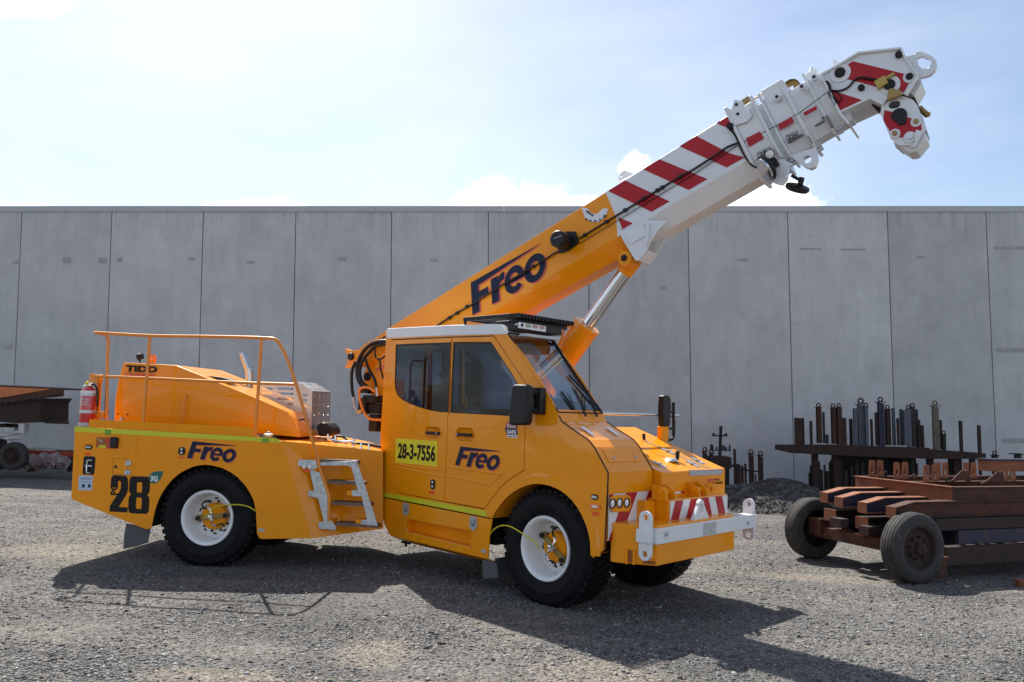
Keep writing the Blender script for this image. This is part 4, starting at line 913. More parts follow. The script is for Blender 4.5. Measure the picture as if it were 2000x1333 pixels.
subs('cowl_hinge', hw, 'chrome', cowl, .004)
# windscreen
ws = part('windscreen', across([(993, 656), (1087, 803)], .03, CW - .02, .006), 'screen', FR)
wa, wb = FR.at((990, 652)), FR.at((1088, 806))
def wsp(u, y, h=0):
    dx, dz = wb[0] - wa[0], wb[1] - wa[1]; L_ = math.hypot(dx, dz); return (wa[0] + dx * u + (-dz / L_) * h * -1 * -1, y, wa[1] + dz * u + (dx / L_) * h)
fr_ = MB(); fr_.tube([wsp(0, .012, .004), wsp(1, .012, .004)], .013, 6, False).tube([wsp(0, CW - .01, .004), wsp(1.0, CW - .01, .004)], .02, 6, False).tube([wsp(1, .02, .0), wsp(1, CW - .02, 0)], .012, 6, False).tube([wsp(0, .02, 0), wsp(0, CW - .02, 0)], .016, 6, False)
sub('windscreen_seal', fr_, 'plastic', ws)
ap = MB().hexa([wsp(-.0, CW - .05, 0), wsp(1, CW - .05, 0), wsp(1, CW, 0), wsp(0, CW, 0), wsp(0, CW - .05, -.05), wsp(1, CW - .05, -.05), wsp(1, CW, -.05), wsp(0, CW, -.05)]); sub('far_pillar', ap, 'plastic', ws)
wp = MB()
for (y0, y1, yb) in ((.33, .47, .40), (.63, .72, .60)):
    wp.tube([wsp(1.06, yb, .03), wsp(.9, yb + .01, .07), wsp(.72, y1, .05)], .008, 6, False).tube([wsp(1.06, yb + .03, .03), wsp(.9, yb + .04, .07), wsp(.74, y1 + .03, .05)], .007, 6, False)
wp.tube([wsp(.52, .62, .02), wsp(.74, .70, .03), wsp(.98, .76, .02)], .012, 6, False).tube([wsp(.75, .28, .02), wsp(.97, .30, .02)], .012, 6, False)
subs('wiper', wp, 'plastic', ws)
# cab interior
it = MB(); bx0, bx1 = FR.at((760, 700))[0], FR.at((1050, 760))[0]
fz = FR.at((878, 880))[1]
inn = part('cab_interior', MB().box(bx0, .3, .05, CW - .05, fz - .05, fz).box(bx0 + .0, bx0 + .03, .05, CW - .05, fz, 2.92), 'cabgrey', FR)
sub('far_lining', MB().plate([inset(FR.T([(760, 668), (958, 660), (1040, 760), (1050, 815), (760, 815)]), 1.0), inset(win_f, .8)], CW - .10, CW - .05), 'cabgrey', inn)
sub('dashboard', MB().prism(FR.T([(1000, 830), (1020, 775), (1075, 790), (1088, 812), (1088, 860), (1000, 860)]), .06, CW - .06), 'seat', inn, .03)
stx = FR.at((925, 790)); seat = MB().box(stx[0] - .12, stx[0] + .38, .18, .68, fz + .35, fz + .52)
sub('seat', seat, 'seat', inn, .05)
sub('grab_pole', MB().tube([FR.p3(p, .14) for p in [(905, 680), (904, 790)]], .018, 10, False).tube([FR.p3(p, .14) for p in cE(1070, 750, 1100, 770, 1115, 800, 1112, 880)], .014, 8), 'rail', inn, smooth=50)
sub('rear_locker', MB().box(bx0 + .35, bx0 + .80, .30, .70, fz, fz + .55), 'dark', inn, .02)
lk0 = MB().plate([FR.T([(830, 684), (868, 684), (868, 806), (829, 806)], .52), FR.T([(833, 688), (865, 688), (865, 752), (833, 752)], .52)], .50, .52)
sub('locker_frame', lk0, 'dark', inn); sub('locker_door', MB().prism(FR.T([(833, 688), (865, 688), (865, 752), (833, 752)], .52), .53, .54), 'cabgrey', inn); sub('locker_latch', MB().prism(FR.T([(860, 727), (863, 727), (863, 741), (860, 741)], .51), .49, .50), 'dark', inn)
sub('side_column', MB().prism(FR.T([(907, 706), (930, 708), (928, 790), (906, 790)], .45), .45, .56), 'seat', inn, .02); sub('column_frame', MB().plate([FR.T([(897, 684), (912, 686), (938, 708), (938, 794), (896, 794)], .58), FR.T([(903, 694), (911, 696), (934, 714), (934, 786), (902, 786)], .58)], .575, .585), 'dark', inn)
sub('front_liner', MB().prism(FR.T([(940, 690), (958, 690), (1000, 745), (1006, 800), (940, 800)], .60), .60, .62), 'cabgrey', inn); sub('liner_latch', MB().prism(FR.T([(935, 744), (938, 744), (938, 757), (935, 757)], .55), .55, .56), 'dark', inn)
sub('pane_reflection', MB().lathe([(-.11, 0), (-.10, .10), (-.04, .155), (.05, .155), (.10, .10), (.11, 0)], (FR.at((803, 733), .4)[0], .4, FR.at((803, 733), .4)[1]), 24), 'cabgrey', inn, smooth=60)  # pale solid standing in for the blob reflected in the rear window
wst = FR.at((1020, 790)); sub('steering_wheel', MB().torus((0, 0, 0), .2, .014, 28, 8, 'x'), 'plastic', inn, smooth=60).matrix_basis = Matrix.Translation((wst[0] - .05, .42, wst[1] + .02)) @ Matrix.Rotation(R(-25), 4, 'Y')
# near mirror
mm = MB(); mp_ = FR.T([(1004, 757), (1009, 751.5), (1030, 751.5), (1036, 757), (1033, 826), (1028, 831), (1003, 831.5), (998, 827)], -.22); mm.prism(mp_, -.27, -.15)
mir = part('door_mirror', mm, 'plastic', FR, .025, seg=4)
am = MB(); a = FR.at((1045, 770), -.1); am.tube([(mp_[0][0] + .12, -.2, a[1] + .02), (a[0], -.12, a[1] + .02), (a[0] + .06, -.02, a[1] + .02)], .03, 8, False).tube([(mp_[0][0] + .12, -.2, a[1] - .18), (a[0], -.12, a[1] - .18), (a[0] + .06, -.02, a[1] - .18)], .03, 8, False).box(a[0] - .03, a[0] + .08, -.10, -.002, a[1] - .22, a[1] + .07)
subs('mirror_arm', am, 'plastic', mir, .012)
# roof guard, light bar
RG = MB(); e0 = FR.at((907, 618), .02); e1 = FR.at((1000, 617), .02); zg = (e0[1] + e1[1]) / 2
RG.box(e0[0], e1[0], .0, .035, zg - .045, zg + .005).box(e0[0], e1[0], CW - .03, CW + .005, zg - .045, zg + .005).box(e0[0], e0[0] + .035, .035, CW - .03, zg - .04, zg)
RG.tube([(e0[0] + .02, .02, zg - .02), (e0[0] + .02, .02, zg - .16)], .018, 8, False).tube([(e0[0] + .02, CW - .02, zg - .02), (e0[0] + .02, CW - .02, zg - .16)], .018, 8, False)
rg = part('roof_guard', RG, 'plastic', FR, .006)
e2x = e1[0] + .06
ns = 16
for i in range(ns):
    y = .03 + i * (CW - .04) / (ns - 1)
    subs('guard_slat', MB().hexa([(e0[0] + .04, y, zg - .025), (e1[0] - .01, y, zg - .025), (e1[0] - .01, y + .012, zg - .025), (e0[0] + .04, y + .012, zg - .025), (e0[0] + .04, y, zg - .005), (e1[0] - .01, y, zg - .005), (e1[0] - .01, y + .012, zg - .005), (e0[0] + .04, y + .012, zg - .005)]), 'plastic', rg)
vz = MB()
for i in range(18):
    y = .0 + i * (CW + .16) / 17
    vz.box(e1[0] - .02, e2x + .08, y, y + .022, zg - .05, zg + .0)
vz.box(e1[0] - .01, e1[0] + .03, 0, CW + .18, zg - .10, zg - .02)
subs('louvre', vz, 'plastic', rg)
sub('visor_box', MB().box(e1[0] - .1, e2x + .06, .05, CW - .02, zg - .19, zg - .10).box(e1[0] - .35, e1[0] - .12, .1, CW - .1, zg - .12, zg - .06), 'plastic', rg, .01)
xl = e2x + .07; q = [FR.atx(p, xl) for p in cG(668, 195, 922, 235, 920, 292, 658, 252)]
lbm = MB(); lbm.prism_x([(a[0], a[1]) for a in q], xl - .02, xl); lbar = sub('light_bar', lbm, 'white', rg, .006)
for (c, m_) in ((cG(690, 224)[0], 'navy'), (cG(750, 231)[0], 'lensgreen'), (cG(815, 240)[0], 'lensred'), (cG(882, 249)[0], 'lensred')):
    y, z = FR.atx(c, xl); sub('indicator_lens', MB().prism_x(rounded(y - (.045 if m_ != 'navy' else .02), y + (.045 if m_ != 'navy' else .02), z - .02, z + .02, .018), xl - .001, xl + .004), m_, rg)
subs('visor_rail', MB().box(e1[0] + .05, e2x + .05, .02, CW, zg - .135, zg - .115).box(e1[0] + .05, e2x + .09, .1, CW - .1, zg - .255, zg - .225), 'silverlabel', rg)

# --- front hood beside the cab, nose stripes, counterweight
HX = FR.at((1188, 924))[0] + .10
hy1 = FR.atx((1416.5, 918), HX)[0]; hz1 = FR.atx((1345, 920), HX)[1]; hz1 = (FR.atx((1283, 922), HX)[1] + FR.atx((1416, 917), HX)[1]) / 2
bk = FR.at((1252, 866), CW); hb0 = .28
zb = hz1 + .33
hz0 = .95
fh = MB(); fh.hexa([(HX, CW + .02, hz0), (HX, hy1, hz0), (-.35, hy1, hz0), (-.35, CW + .02, hz0), (HX, CW + .02, hz1), (HX, hy1, hz1), (-.35, hy1, zb + .12), (-.35, CW + .02, zb + .12)])
fhood = part('front_hood', fh, 'yellow', FR, .012, seg=3)
def hoodp(x, y, h=0): return (x, y, hz1 + (zb + .12 - hz1) * (HX - x) / (HX + .35) + h)
hs = MB()
for (x, y) in ((.62, .92), (.78, 1.05), (.74, 1.95), (.45, 1.75), (.82, 1.70), (.25, .95)):
    for dx in (-.05, .05): hs.hexa([hoodp(x + dx - .03, y - .035, .001), hoodp(x + dx + .03, y - .035, .001), hoodp(x + dx + .03, y + .035, .001), hoodp(x + dx - .03, y + .035, .001), hoodp(x + dx - .03, y - .03, .012), hoodp(x + dx + .03, y - .03, .012), hoodp(x + dx + .03, y + .03, .012), hoodp(x + dx - .03, y + .03, .012)])
    hs.cyl(hoodp(x, y - .045, .012), hoodp(x, y + .045, .012), .012, n=8)
subs('hood_hinge', hs, 'galv', fhood)
hl_ = MB(); hl_.cyl(hoodp(.70, 1.42, .0), hoodp(.70, 1.42, .03), .09, .06, 16); sub('hood_latch', hl_, 'galv', fhood, smooth=40)
kn = MB(); kn.cyl(hoodp(.72, 1.52, .02), hoodp(.70, 1.56, .10), .022, .026, 12).cyl(hoodp(.08, 1.78, 0), hoodp(.06, 1.80, .06), .018, .022, 12); subs('rubber_stop', kn, 'plastic', fhood, smooth=40)
sub('hood_strip', MB().hexa([hoodp(.1, 1.70, .0005), hoodp(.93, 1.80, .0005), hoodp(.93, 1.92, .0005), hoodp(.1, 1.78, .0005), hoodp(.1, 1.70, .004), hoodp(.93, 1.80, .004), hoodp(.93, 1.92, .004), hoodp(.1, 1.78, .004)]), mat('brown_grip_strip', (.33, .17, .04), .6), fhood)
sub('hood_gap', MB().hexa([hoodp(.05, 1.32, .0004), hoodp(.96, 1.50, .0004), hoodp(.96, 1.507, .0004), hoodp(.05, 1.327, .0004), hoodp(.05, 1.32, .0015), hoodp(.96, 1.50, .0015), hoodp(.96, 1.507, .0015), hoodp(.05, 1.327, .0015)]), mat('gap_dark', (.06, .02, .004), .8), fhood)
q = [FR.atx(p, HX) for p in cP(945, 300, 1280, 290, 1275, 345, 960, 356)]
sub('edge_protector', MB().prism_x([(a[0], a[1]) for a in q], HX + .001, HX + .008), 'silverlabel', fhood)
def text_x(name, body, m, par, tl_, tr_, bl_, x, bold=.02):
    a, b_, c = FR.atx(tl_, x), FR.atx(tr_, x), FR.atx(bl_, x); bb = MB(); bb.text(body, lambda u, v, d: (u, v, d), bold)
    xs_ = [q_[0] for q_ in bb.v]; zs_ = [q_[1] for q_ in bb.v]; A = affine(c, (b_[0] - a[0], b_[1] - a[1]), (a[0] - c[0], a[1] - c[1]))
    out = MB(); out.f = bb.f
    for (u, v, d) in bb.v:
        p = A((u - min(xs_)) / (max(xs_) - min(xs_)), (v - min(zs_)) / (max(zs_) - min(zs_))); out.v.append((x + d, p[0], p[1]))
    return sub(name, out, m, par)
text_x('maker_name', 'TRT', 'redpaint', fhood, *cP(1133, 390, 1200, 384, 1140, 446), x=HX + .003, bold=.06)
text_x('maker_slogan', 'MADE', 'black', fhood, *cP(1210, 386, 1262, 383, 1210, 408), x=HX + .003, bold=.0); text_x('maker_slogan', 'POSSIBLE', 'black', fhood, *cP(1210, 418, 1292, 413, 1210, 443), x=HX + .003, bold=.0)
# far mirror on its orange bracket
my = 1.95; mx = .05
mb0 = FR.atx((1292, 863), mx)
fm = MB(); zz0 = hoodp(mx, mb0[0])[2]
br_ = part('mirror_bracket', MB().box(mx - .03, mx + .05, mb0[0] - .06, mb0[0] + .09, zz0 - .03, FR.atx((1292, 833), mx)[1]), 'yellow2', FR, .008)
q = [FR.atx(p, mx) for p in cH(590, 48, 600, 42, 626, 44, 638, 70, 641, 130, 636, 200, 631, 256, 590, 256, 584, 150)]
fmr = part('far_mirror', MB().prism_x([(a[0], a[1]) for a in q], mx - .02, mx + .07), 'plastic', FR, .015, seg=3)
t_ = [FR.atx(p, mx) for p in cH(676, 92, 676, 180, 678, 300, 668, 340, 640, 350)]; tm = MB().tube([(mx + .02, a, b) for a, b in t_], .022, 8)
for zz in (158, 270): a, b = FR.atx(cH(636, zz)[0], mx); c, d = FR.atx(cH(680, zz)[0], mx); tm.tube([(mx + .02, a, b), (mx + .02, c, d)], .018, 8, False)
sub('mirror_tube', tm, 'plastic', fmr, smooth=50)
a = FR.atx((1325, 812), mx); rod = MB().tube([(mx - .0, a[0], a[1]), (mx - .0, CW - .02, FR.atx((1182, 808), mx)[1])], .02, 8, False); part('mirror_stay', rod, 'steel', FR, smooth=50)
# striped panel under the nose with three lamps
NX = FR.at((1186, 965))[0]
def xpoly(pts, x): return [FR.atx(p, x) for p in pts]
z_t, z_b = FR.atx((1186, 966), NX)[1], FR.atx((1183, 1056), NX)[1]; y_r = FR.atx((1262, 1000), NX)[0] + .1
np_ = part('warning_board', MB().box(NX + .016, NX + .021, .005, 1.05, z_b, z_t), 'white', FR)
def stripes_x(par, x, ya, yb, za, zb_, w_, lean, off, m='red', flip=1):
    b = MB(); k = off
    H = zb_ - za
    while k < (yb - ya) + abs(lean) * H + w_:
        P = [(ya + k, za), (ya + k + w_, za), (ya + k + w_ + lean * H, zb_), (ya + k + lean * H, zb_)]
        P = clip(P, ya, yb)
        if len(P) > 2: b.prism_x(P, x, x + .0015)
        k += 2 * w_
    return sub('red_stripe', b, m, par)
def clip(P, a, b):
    for lim, keep in ((a, lambda y: y >= a), (b, lambda y: y <= b)):
        out = []
        for i in range(len(P)):
            p, q = P[i], P[(i + 1) % len(P)]
            if keep(p[0]): out.append(p)
            if keep(p[0]) != keep(q[0]):
                t = (lim - p[0]) / (q[0] - p[0]); out.append((lim, p[1] + (q[1] - p[1]) * t))
        P = out
        if len(P) < 3: return []
    return P
stripes_x(np_, NX + .0215, .005, 1.05, z_b, z_t, .21, .62, -.21 * 2.0)
lampc = [FR.atx(p, NX + .06) for p in cP(188, 636, 258, 630, 330, 628)]
lp0 = xpoly(cP(165, 575, 190, 555, 330, 545, 366, 570, 372, 660, 345, 715, 190, 720, 165, 680), NX + .05)
lb_ = part('lamp_bracket', MB().prism_x(lp0, NX + .045, NX + .055), 'yellow2', FR, .006)
for i, (y, z) in enumerate(lampc):
    sub('lamp_housing', MB().lathe([(NX + .046, .045), (NX + .066, .052), (NX + .066, .043), (NX + .055, .040)], (0, y, z), 24, 'x'), 'dark', lb_, smooth=40)
    sub('headlight', MB().lathe([(NX + .056, .042), (NX + .063, .03), (NX + .065, 0)], (0, y, z), 24, 'x'), 'lensw', lb_, smooth=40)
# bumper block with the striped face
BX = 1.14
tlb, trb, brb, blb = [FR.atx(p, BX) for p in ((1308.5, 975), (1418.5, 967), (1420, 1006), (1306, 1020))]
by0, by1 = tlb[0], trb[0]; bz1 = (tlb[1] + trb[1]) / 2; bz0 = (blb[1] + brb[1]) / 2 - .05
blk = part('counterweight_block', MB().box(.80, BX, by0 - .02, by1 + .03, bz0 - .1, bz1), 'yellow', FR, .012, seg=3)
sub('block_side', MB().box(.80, BX - .16, by0 - .22, by0 - .02, bz0 - .12, bz1 - .012), 'yellow', blk, .012)
bd = sub('warning_board', MB().box(BX + .002, BX + .007, by0, by1 + .015, bz0 + .06, bz1 - .015), 'white', blk)
ym = (by0 + by1) / 2 + .02; stw = .155
for (ya, yb, ln, off) in ((by0, ym, .45, -.30), (ym, by1 + .015, -.42, .09)):
    b = MB(); H = bz1 - bz0 - .075; k = off
    while k < .9:
        P = clip([(ya + k, bz0 + .06), (ya + k + stw, bz0 + .06), (ya + k + stw + ln * H, bz1 - .015), (ya + k + ln * H, bz1 - .015)], ya, yb)
        if len(P) > 2: b.prism_x(P, BX + .0075, BX + .009)
        k += stw * 1.95
    sub('red_stripe', b, 'red', blk)
lug = MB()
for (p, x) in ((cP(690, 530)[0], 1.05), (cP(1158, 500)[0], 1.05)):
    y, z = FR.atx(p, x)
    pl_ = [(y + .07 * math.cos(t), bz1 + .06 + .07 * math.sin(t)) for t in [math.pi * i / 8 for i in range(9)]] + [(y - .07, bz1 - .01), (y + .07, bz1 - .01)]
    tmp = MB(); tmp.plate([pl_, circ(y, bz1 + .06, .03, 14)], -.02, .02); lug.add([(x + q[1], q[0], q[2]) for q in tmp.v], tmp.f)
subs('lifting_eye', lug, 'yellow2', blk)
pg = MB()
for yy in (by0 - .05, by0 + .12, by0 + .62, by0 + .78):
    pg.prism([(HX - .02, bz1 - .01), (HX + .17, bz1 - .01), (HX + .15, bz1 + .08), (HX + .05, bz1 + .145), (HX - .02, bz1 + .145)], yy, yy + .02)
pg.cyl((HX + .08, by0 - .08, bz1 + .07), (HX + .08, by0 + .18, bz1 + .07), .025, n=12).cyl((HX + .08, by0 + .58, bz1 + .07), (HX + .08, by0 + .84, bz1 + .07), .025, n=12)
subs('pin_lug', pg, 'yellow2', blk, .004)
for (m_, q) in (('white', cP(795, 518, 868, 514, 868, 536, 795, 541)), ('red', cP(1040, 503, 1114, 500, 1114, 528, 1040, 531)), ('red', cP(870, 514, 905, 512, 905, 532, 870, 534))):
    sub('warning_patch', MB().prism_x([FR.atx(p, HX) for p in q], HX + .001, HX + .004), m_, fhood)
# slab
SX = 1.30; cnr = FR.atx((1282.5, 1104), SX); far_ = FR.atx((1434, 1076.6), SX); zlo = (cnr[1] + far_[1]) / 2
lf0 = FR.at((1206, 1022), .0); zsl = .985
cx_, cy_ = FR.atz((1205.5, 1100), zlo)
ybk = 2.25
slab = part('bumper_slab', MB().prism_z([(SX, cnr[0]), (SX, far_[0]), (cx_, far_[0] + .26), (.86, far_[0] + .26), (.86, cy_), (cx_, cy_)], zlo, zsl), 'yellow', FR, .012, seg=3)
# recesses in the chamfered corner: flat sheets with the shade painted in
dv = Vector((SX - cx_, cnr[0] - cy_, 0)); dn = Vector((dv.y, -dv.x, 0)).normalized()
def chf(u, z, h): p = Vector((cx_, cy_, 0)) + dv * u + dn * h; return (p.x, p.y, z)
def chbox(u0, u1, za, zb_, h0, h1): return [chf(u0, za, h0), chf(u1, za, h0), chf(u1, za, h1), chf(u0, za, h1), chf(u0, zb_, h0), chf(u1, zb_, h0), chf(u1, zb_, h1), chf(u0, zb_, h1)]
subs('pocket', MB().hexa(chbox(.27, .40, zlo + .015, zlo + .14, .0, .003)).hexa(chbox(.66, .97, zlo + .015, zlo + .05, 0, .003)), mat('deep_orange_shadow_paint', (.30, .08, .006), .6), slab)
subs('pocket_rib', MB().hexa(chbox(.22, .27, zlo, zlo + .15, 0, .02)).hexa(chbox(.40, .46, zlo, zlo + .15, 0, .02)).hexa(chbox(.62, 1.0, zlo + .052, zlo + .068, 0, .03)), 'yellow2', slab)
sub('board_hook', MB().box(NX + .02, NX + .14, .52, .66, zsl + .04, zsl + .06).box(NX + .02, NX + .04, .55, .60, zsl, zsl + .1), 'yellow2', slab)
# chassis under the front unit
fcz = MB().box(-3.0, 1.0, .72, 1.5, .5, 1.1).box(-2.6, -.9, .2, .7, .5, .85).box(-3.6, -2.9, .8, 1.5, .5, 1.2); part('front_chassis', fcz, 'dark', FR, .01)
part('front_side_body', MB().box(-2.6, -.65, CW + .03, 2.15, .75, 1.35).box(.55, .86, .9, 2.2, .75, 1.2), 'yellow2', FR, .01)
tb2 = FR.T(arch_f); tm2 = MB(); n2 = len(tb2); tm2.add([(x, 2.2, z + .02) for x, z in tb2] + [(x, 1.6, z + .02) for x, z in tb2], [(i, i + 1, n2 + i + 1, n2 + i) for i in range(n2 - 1)]); part('far_wheel_tub', tm2, 'yellow2', FR)

# --- boom
BW = .53; VT, V1, V2 = .152, -.46, -.665; YI = .13
def sect(o=0, vt=VT, v1=V1, v2=V2, w=BW, yi=YI): return [(o, vt), (o, v1), (o + yi, v2), (o + w - yi, v2), (o + w, v1), (o + w, vt)]
u_split = BM.at((1183, 377))[0]
u_foot = .35
bm_ = MB()
def crisp(o):
    o.data.set_sharp_from_angle(angle=R(14)); o.modifiers['bevel'].angle_limit = R(14)
end = [(y, v) for y, v in sect()]
foot_sec = [(y, max(v, -.15)) for y, v in sect()]
u_mid = 2.0
def loft(b, secs):
    n = len(secs[0][1]); V = [(u, y, v) for u, s in secs for y, v in s]
    F_ = [list(range(n))[::-1], [(len(secs) - 1) * n + i for i in range(n)]]
    for k in range(len(secs) - 1):
        for i in range(n): F_.append((k * n + i, k * n + (i + 1) % n, (k + 1) * n + (i + 1) % n, (k + 1) * n + i))
    return b.add(V, F_)
split_lo = BM.at((1224, 470))[0]
loft(bm_, [(.30, [(0, .12), (0, -.13), (YI, -.16), (BW - YI, -.16), (BW, -.13), (BW, .12)]), (1.0, [(0, VT), (0, -.33), (YI, -.42), (BW - YI, -.42), (BW, -.33), (BW, VT)]), (1.7, sect()), (u_split + .11, sect())])
boom = part('boom', bm_, 'yellow', BM, .006, seg=2); crisp(boom)
wb_ = MB(); loft(wb_, [(u_split + .11, sect()), (6.55, sect())]); wsec = sub('boom_outer_section', wb_, 'white', boom, .006); crisp(wsec)
# white paint starts on a slanted line: thin white facing over the yellow side up to that line
sp = BM.T([(1183, 377), (1204, 423), (1209, 470), (1215, 510)])
a0 = BM.at((1183, 377)); a1 = BM.at((1204, 425)); 
sub('white_paint_edge', MB().prism([(a0[0], VT - .002), (u_split + .12, VT - .002), (u_split + .12, V1), (BM.at((1207, 462))[0] - .01, V1), (a1[0], a1[1])], -.0022, -.0004), 'white', boom)
# red diagonal stripes on the side
for pts in (cK(555, 175, 690, 92, 1043, 258, 900, 340), cK(833, 5, 960, -75, 1340, 82, 1193, 168), [(1360, 266), (1425, 300), (1455, 308), (1419.5, 327.6), (1327, 286)], cK(633, 382, 752, 430, 672, 480), [(1399, 240.5), (1424, 226.5), (1428, 234), (1436, 257)]):
    P = [p for p in BM.T(pts)]; P = [(u, min(v, VT - .004)) for u, v in P]
    sub('red_stripe', MB().prism(P, -.0052, -.0036), 'red', boom)
freo(boom, BM, cL(1078, 708)[0], cL(1065, 468)[0], cL(1592, 170)[0], y=-.001)
# angle gauge
g0 = cK(350, 315, 395, 310, 420, 350, 450, 360, 480, 352, 520, 312, 562, 318, 545, 360, 515, 400, 470, 425, 420, 420, 375, 385)
sub('angle_gauge', MB().prism(BM.T(g0), -.012, -.003), 'white', boom, .002)
for (t, a, b, c) in (('-20', cK(508, 372)[0], cK(536, 358)[0], cK(514, 392)[0]), ('0', cK(484, 394)[0], cK(498, 390)[0], cK(486, 408)[0]), ('20', cK(442, 406)[0], cK(466, 402)[0], cK(444, 422)[0]), ('40', cK(408, 400)[0], cK(430, 406)[0], cK(404, 414)[0]), ('60', cK(380, 388)[0], cK(398, 398)[0], cK(374, 400)[0])):
    text_box('gauge_figure', t, 'black', boom, BM, a, b, c, y=-.0135, bold=.03)
for (a, b) in ((cK(380, 335)[0], cK(398, 352)[0]), (cK(398, 352)[0], cK(415, 364)[0]), (cK(418, 364)[0], cK(434, 378)[0])): decal('gauge_mark', [a, (a[0] + 2, a[1] - 2), (b[0] + 2, b[1] - 3), b], 'navy', boom, BM, -.012)
# cable reel
ru, rv = BM.at(cK(215, 565)[0], -.1); reel = MB(); reel.lathe([(-.27, 0), (-.27, .095), (-.255, .11), (-.16, .112), (-.15, .10), (-.02, .10), (-.002, .10)], (ru - .02, 0, rv), 28)
rl_ = sub('cable_reel', reel, 'plastic', boom, smooth=40); rb = BM.T(cK(235, 500, 305, 500, 330, 560, 325, 595, 250, 650, 190, 670, 170, 640)); sub('reel_bracket', MB().prism(rb, -.05, -.003), 'plastic', boom, .006)
text_box('reel_lettering', 'HIRSCHMANN', 'silverlabel', boom, BM, *cK(128, 545, 190, 522, 130, 556), y=-.275, bold=.0)
# cable down the side of the boom and its thin companion
cb = MB().tube([BM.p3(p, -.03) for p in cL(815, 785, 960, 693, 1070, 632, 1290, 490, 1440, 402, 1590, 312, 1690, 247, 1720, 240)], .013, 8)
cb.tube([BM.p3(p, -.03) for p in cK(330, 550, 540, 420, 690, 328, 835, 238, 980, 150, 1125, 62, 1230, 5) + [(1400, 302), (1420, 288), (1440, 280), (1444, 277)]], .013, 8)
cb.tube([BM.p3(p, -.03) for p in [(1425, 253), (1434, 262), (1440, 274), (1446, 289), (1455, 306), (1467, 322), (1478, 328)]], .011, 8)
sub('control_cable', cb, 'hose', boom, smooth=60)
tc_ = MB().tube([BM.p3(p, -.02) for p in [cK(330, 590)[0], (1360, 337.5), (1442, 283), (1484, 263), (1560, 222), (1610, 185), (1622, 178)]], .0045, 6, False); sub('length_wire', tc_, 'hose', boom)
clips = MB()
for p in cL(905, 728, 962, 692, 1035, 645, 1470, 385, 1530, 345) + cK(372, 522, 543, 418, 690, 326, 835, 237, 945, 170, 982, 148, 1125, 62): u, v = BM.at(p, -.03); clips.box(u - .02, u + .02, -.048, -.001, v - .018, v + .018)
subs('cable_clip', clips, 'plastic', boom)
# lugs on the top edge
lg = MB().prism(BM.T(cL(870, 545, 888, 480, 932, 458, 958, 490, 940, 510)), .18, .22).prism(BM.T(cL(870, 545, 888, 480, 932, 458, 958, 490, 940, 510)), .32, .36); subs('boom_lug', lg, 'yellow2', boom, .004)
lw = BM.T(cK(642, 100, 640, 62, 655, 35, 685, 12, 750, 35, 757, 45), .2); hc = BM.at(cK(656, 63)[0], .2); lw2 = MB().plate([lw, circ(hc[0], hc[1], .02, 12)], .2, .23); subs('boom_lug', lw2, 'white', boom)
# white cylinder bracket under the boom
kp = BM.T(cK(622, 440, 640, 500, 690, 590, 770, 722, 800, 728, 868, 640, 905, 560, 960, 480, 1030, 410, 850, 408, 720, 480, 660, 490), -.02)
kb = subs('cylinder_bracket', MB().prism(kp, -.03, -.012).prism(kp, .27, .29), 'white', boom, .006)
cb_ = BM.T(cK(770, 725, 880, 575, 930, 650, 858, 768), -.02); sub('bracket_web', MB().prism(BM.T(cK(770, 718, 800, 726, 868, 640, 820, 640), -.02), -.012, .27), 'white', boom, .006)
rib = BM.T(cK(870, 430, 888, 430, 882, 560, 860, 620, 850, 600), -.03); sub('bracket_rib', MB().prism(rib, -.07, -.028), 'white', boom, .006)
rb2 = BM.T(cK(690, 540, 840, 430, 870, 520, 740, 600), -.03); sub('bracket_pad', MB().prism(rb2, -.045, -.028), 'white', boom, .008)
eye = MB(); ec = BM.at(cK(692, 708)[0], .02); er = .095
# knuckle of the lift cylinder
kn_ = MB().lathe([(-.01, er * .96), (-.01, .03), (.30, .03), (.30, er * .96), (.28, er), (.01, er)], (ec[0], 0, ec[1]), 28, 'y', True); sub('cylinder_knuckle', kn_, 'yellow2', boom, smooth=40)
sub('pin', MB().lathe([(-.03, 0), (-.03, .034), (-.022, .040), (.02, .040)], (ec[0], 0, ec[1]), 24), 'dark', boom, smooth=40)
# lift cylinder in the vertical plane through the boom axis
CY = BW / 2
A1 = BB.p3((1224, 527), CY); A2 = BB.p3((1146, 638), CY); dA = (Vector(A2) - Vector(A1)).normalized(); A3 = Vector(A2) + dA * 1.75
lc = part('lift_cylinder', MB().cyl(Vector(A2), A3, .175, n=32).cyl(Vector(A2) - dA * .02, Vector(A2) + dA * .03, .185, n=32), 'yellow', BB, .006, 40)
sub('cylinder_rod', MB().cyl(Vector(A1), Vector(A2) + dA * .1, .088, n=28), 'chrome', lc, smooth=50)
sub('rod_eye', MB().cyl(Vector(A1) - dA * .10, Vector(A1) + dA * .06, .11, .10, 20), 'yellow2', lc, .01)
pv = [BB.p3(p, CY - .2) for p in cG(1180, 235, 1120, 240, 1085, 280, 1075, 350, 1040, 420)]; sub('oil_pipe', MB().tube(pv, .018, 8), 'rail', lc, smooth=50)
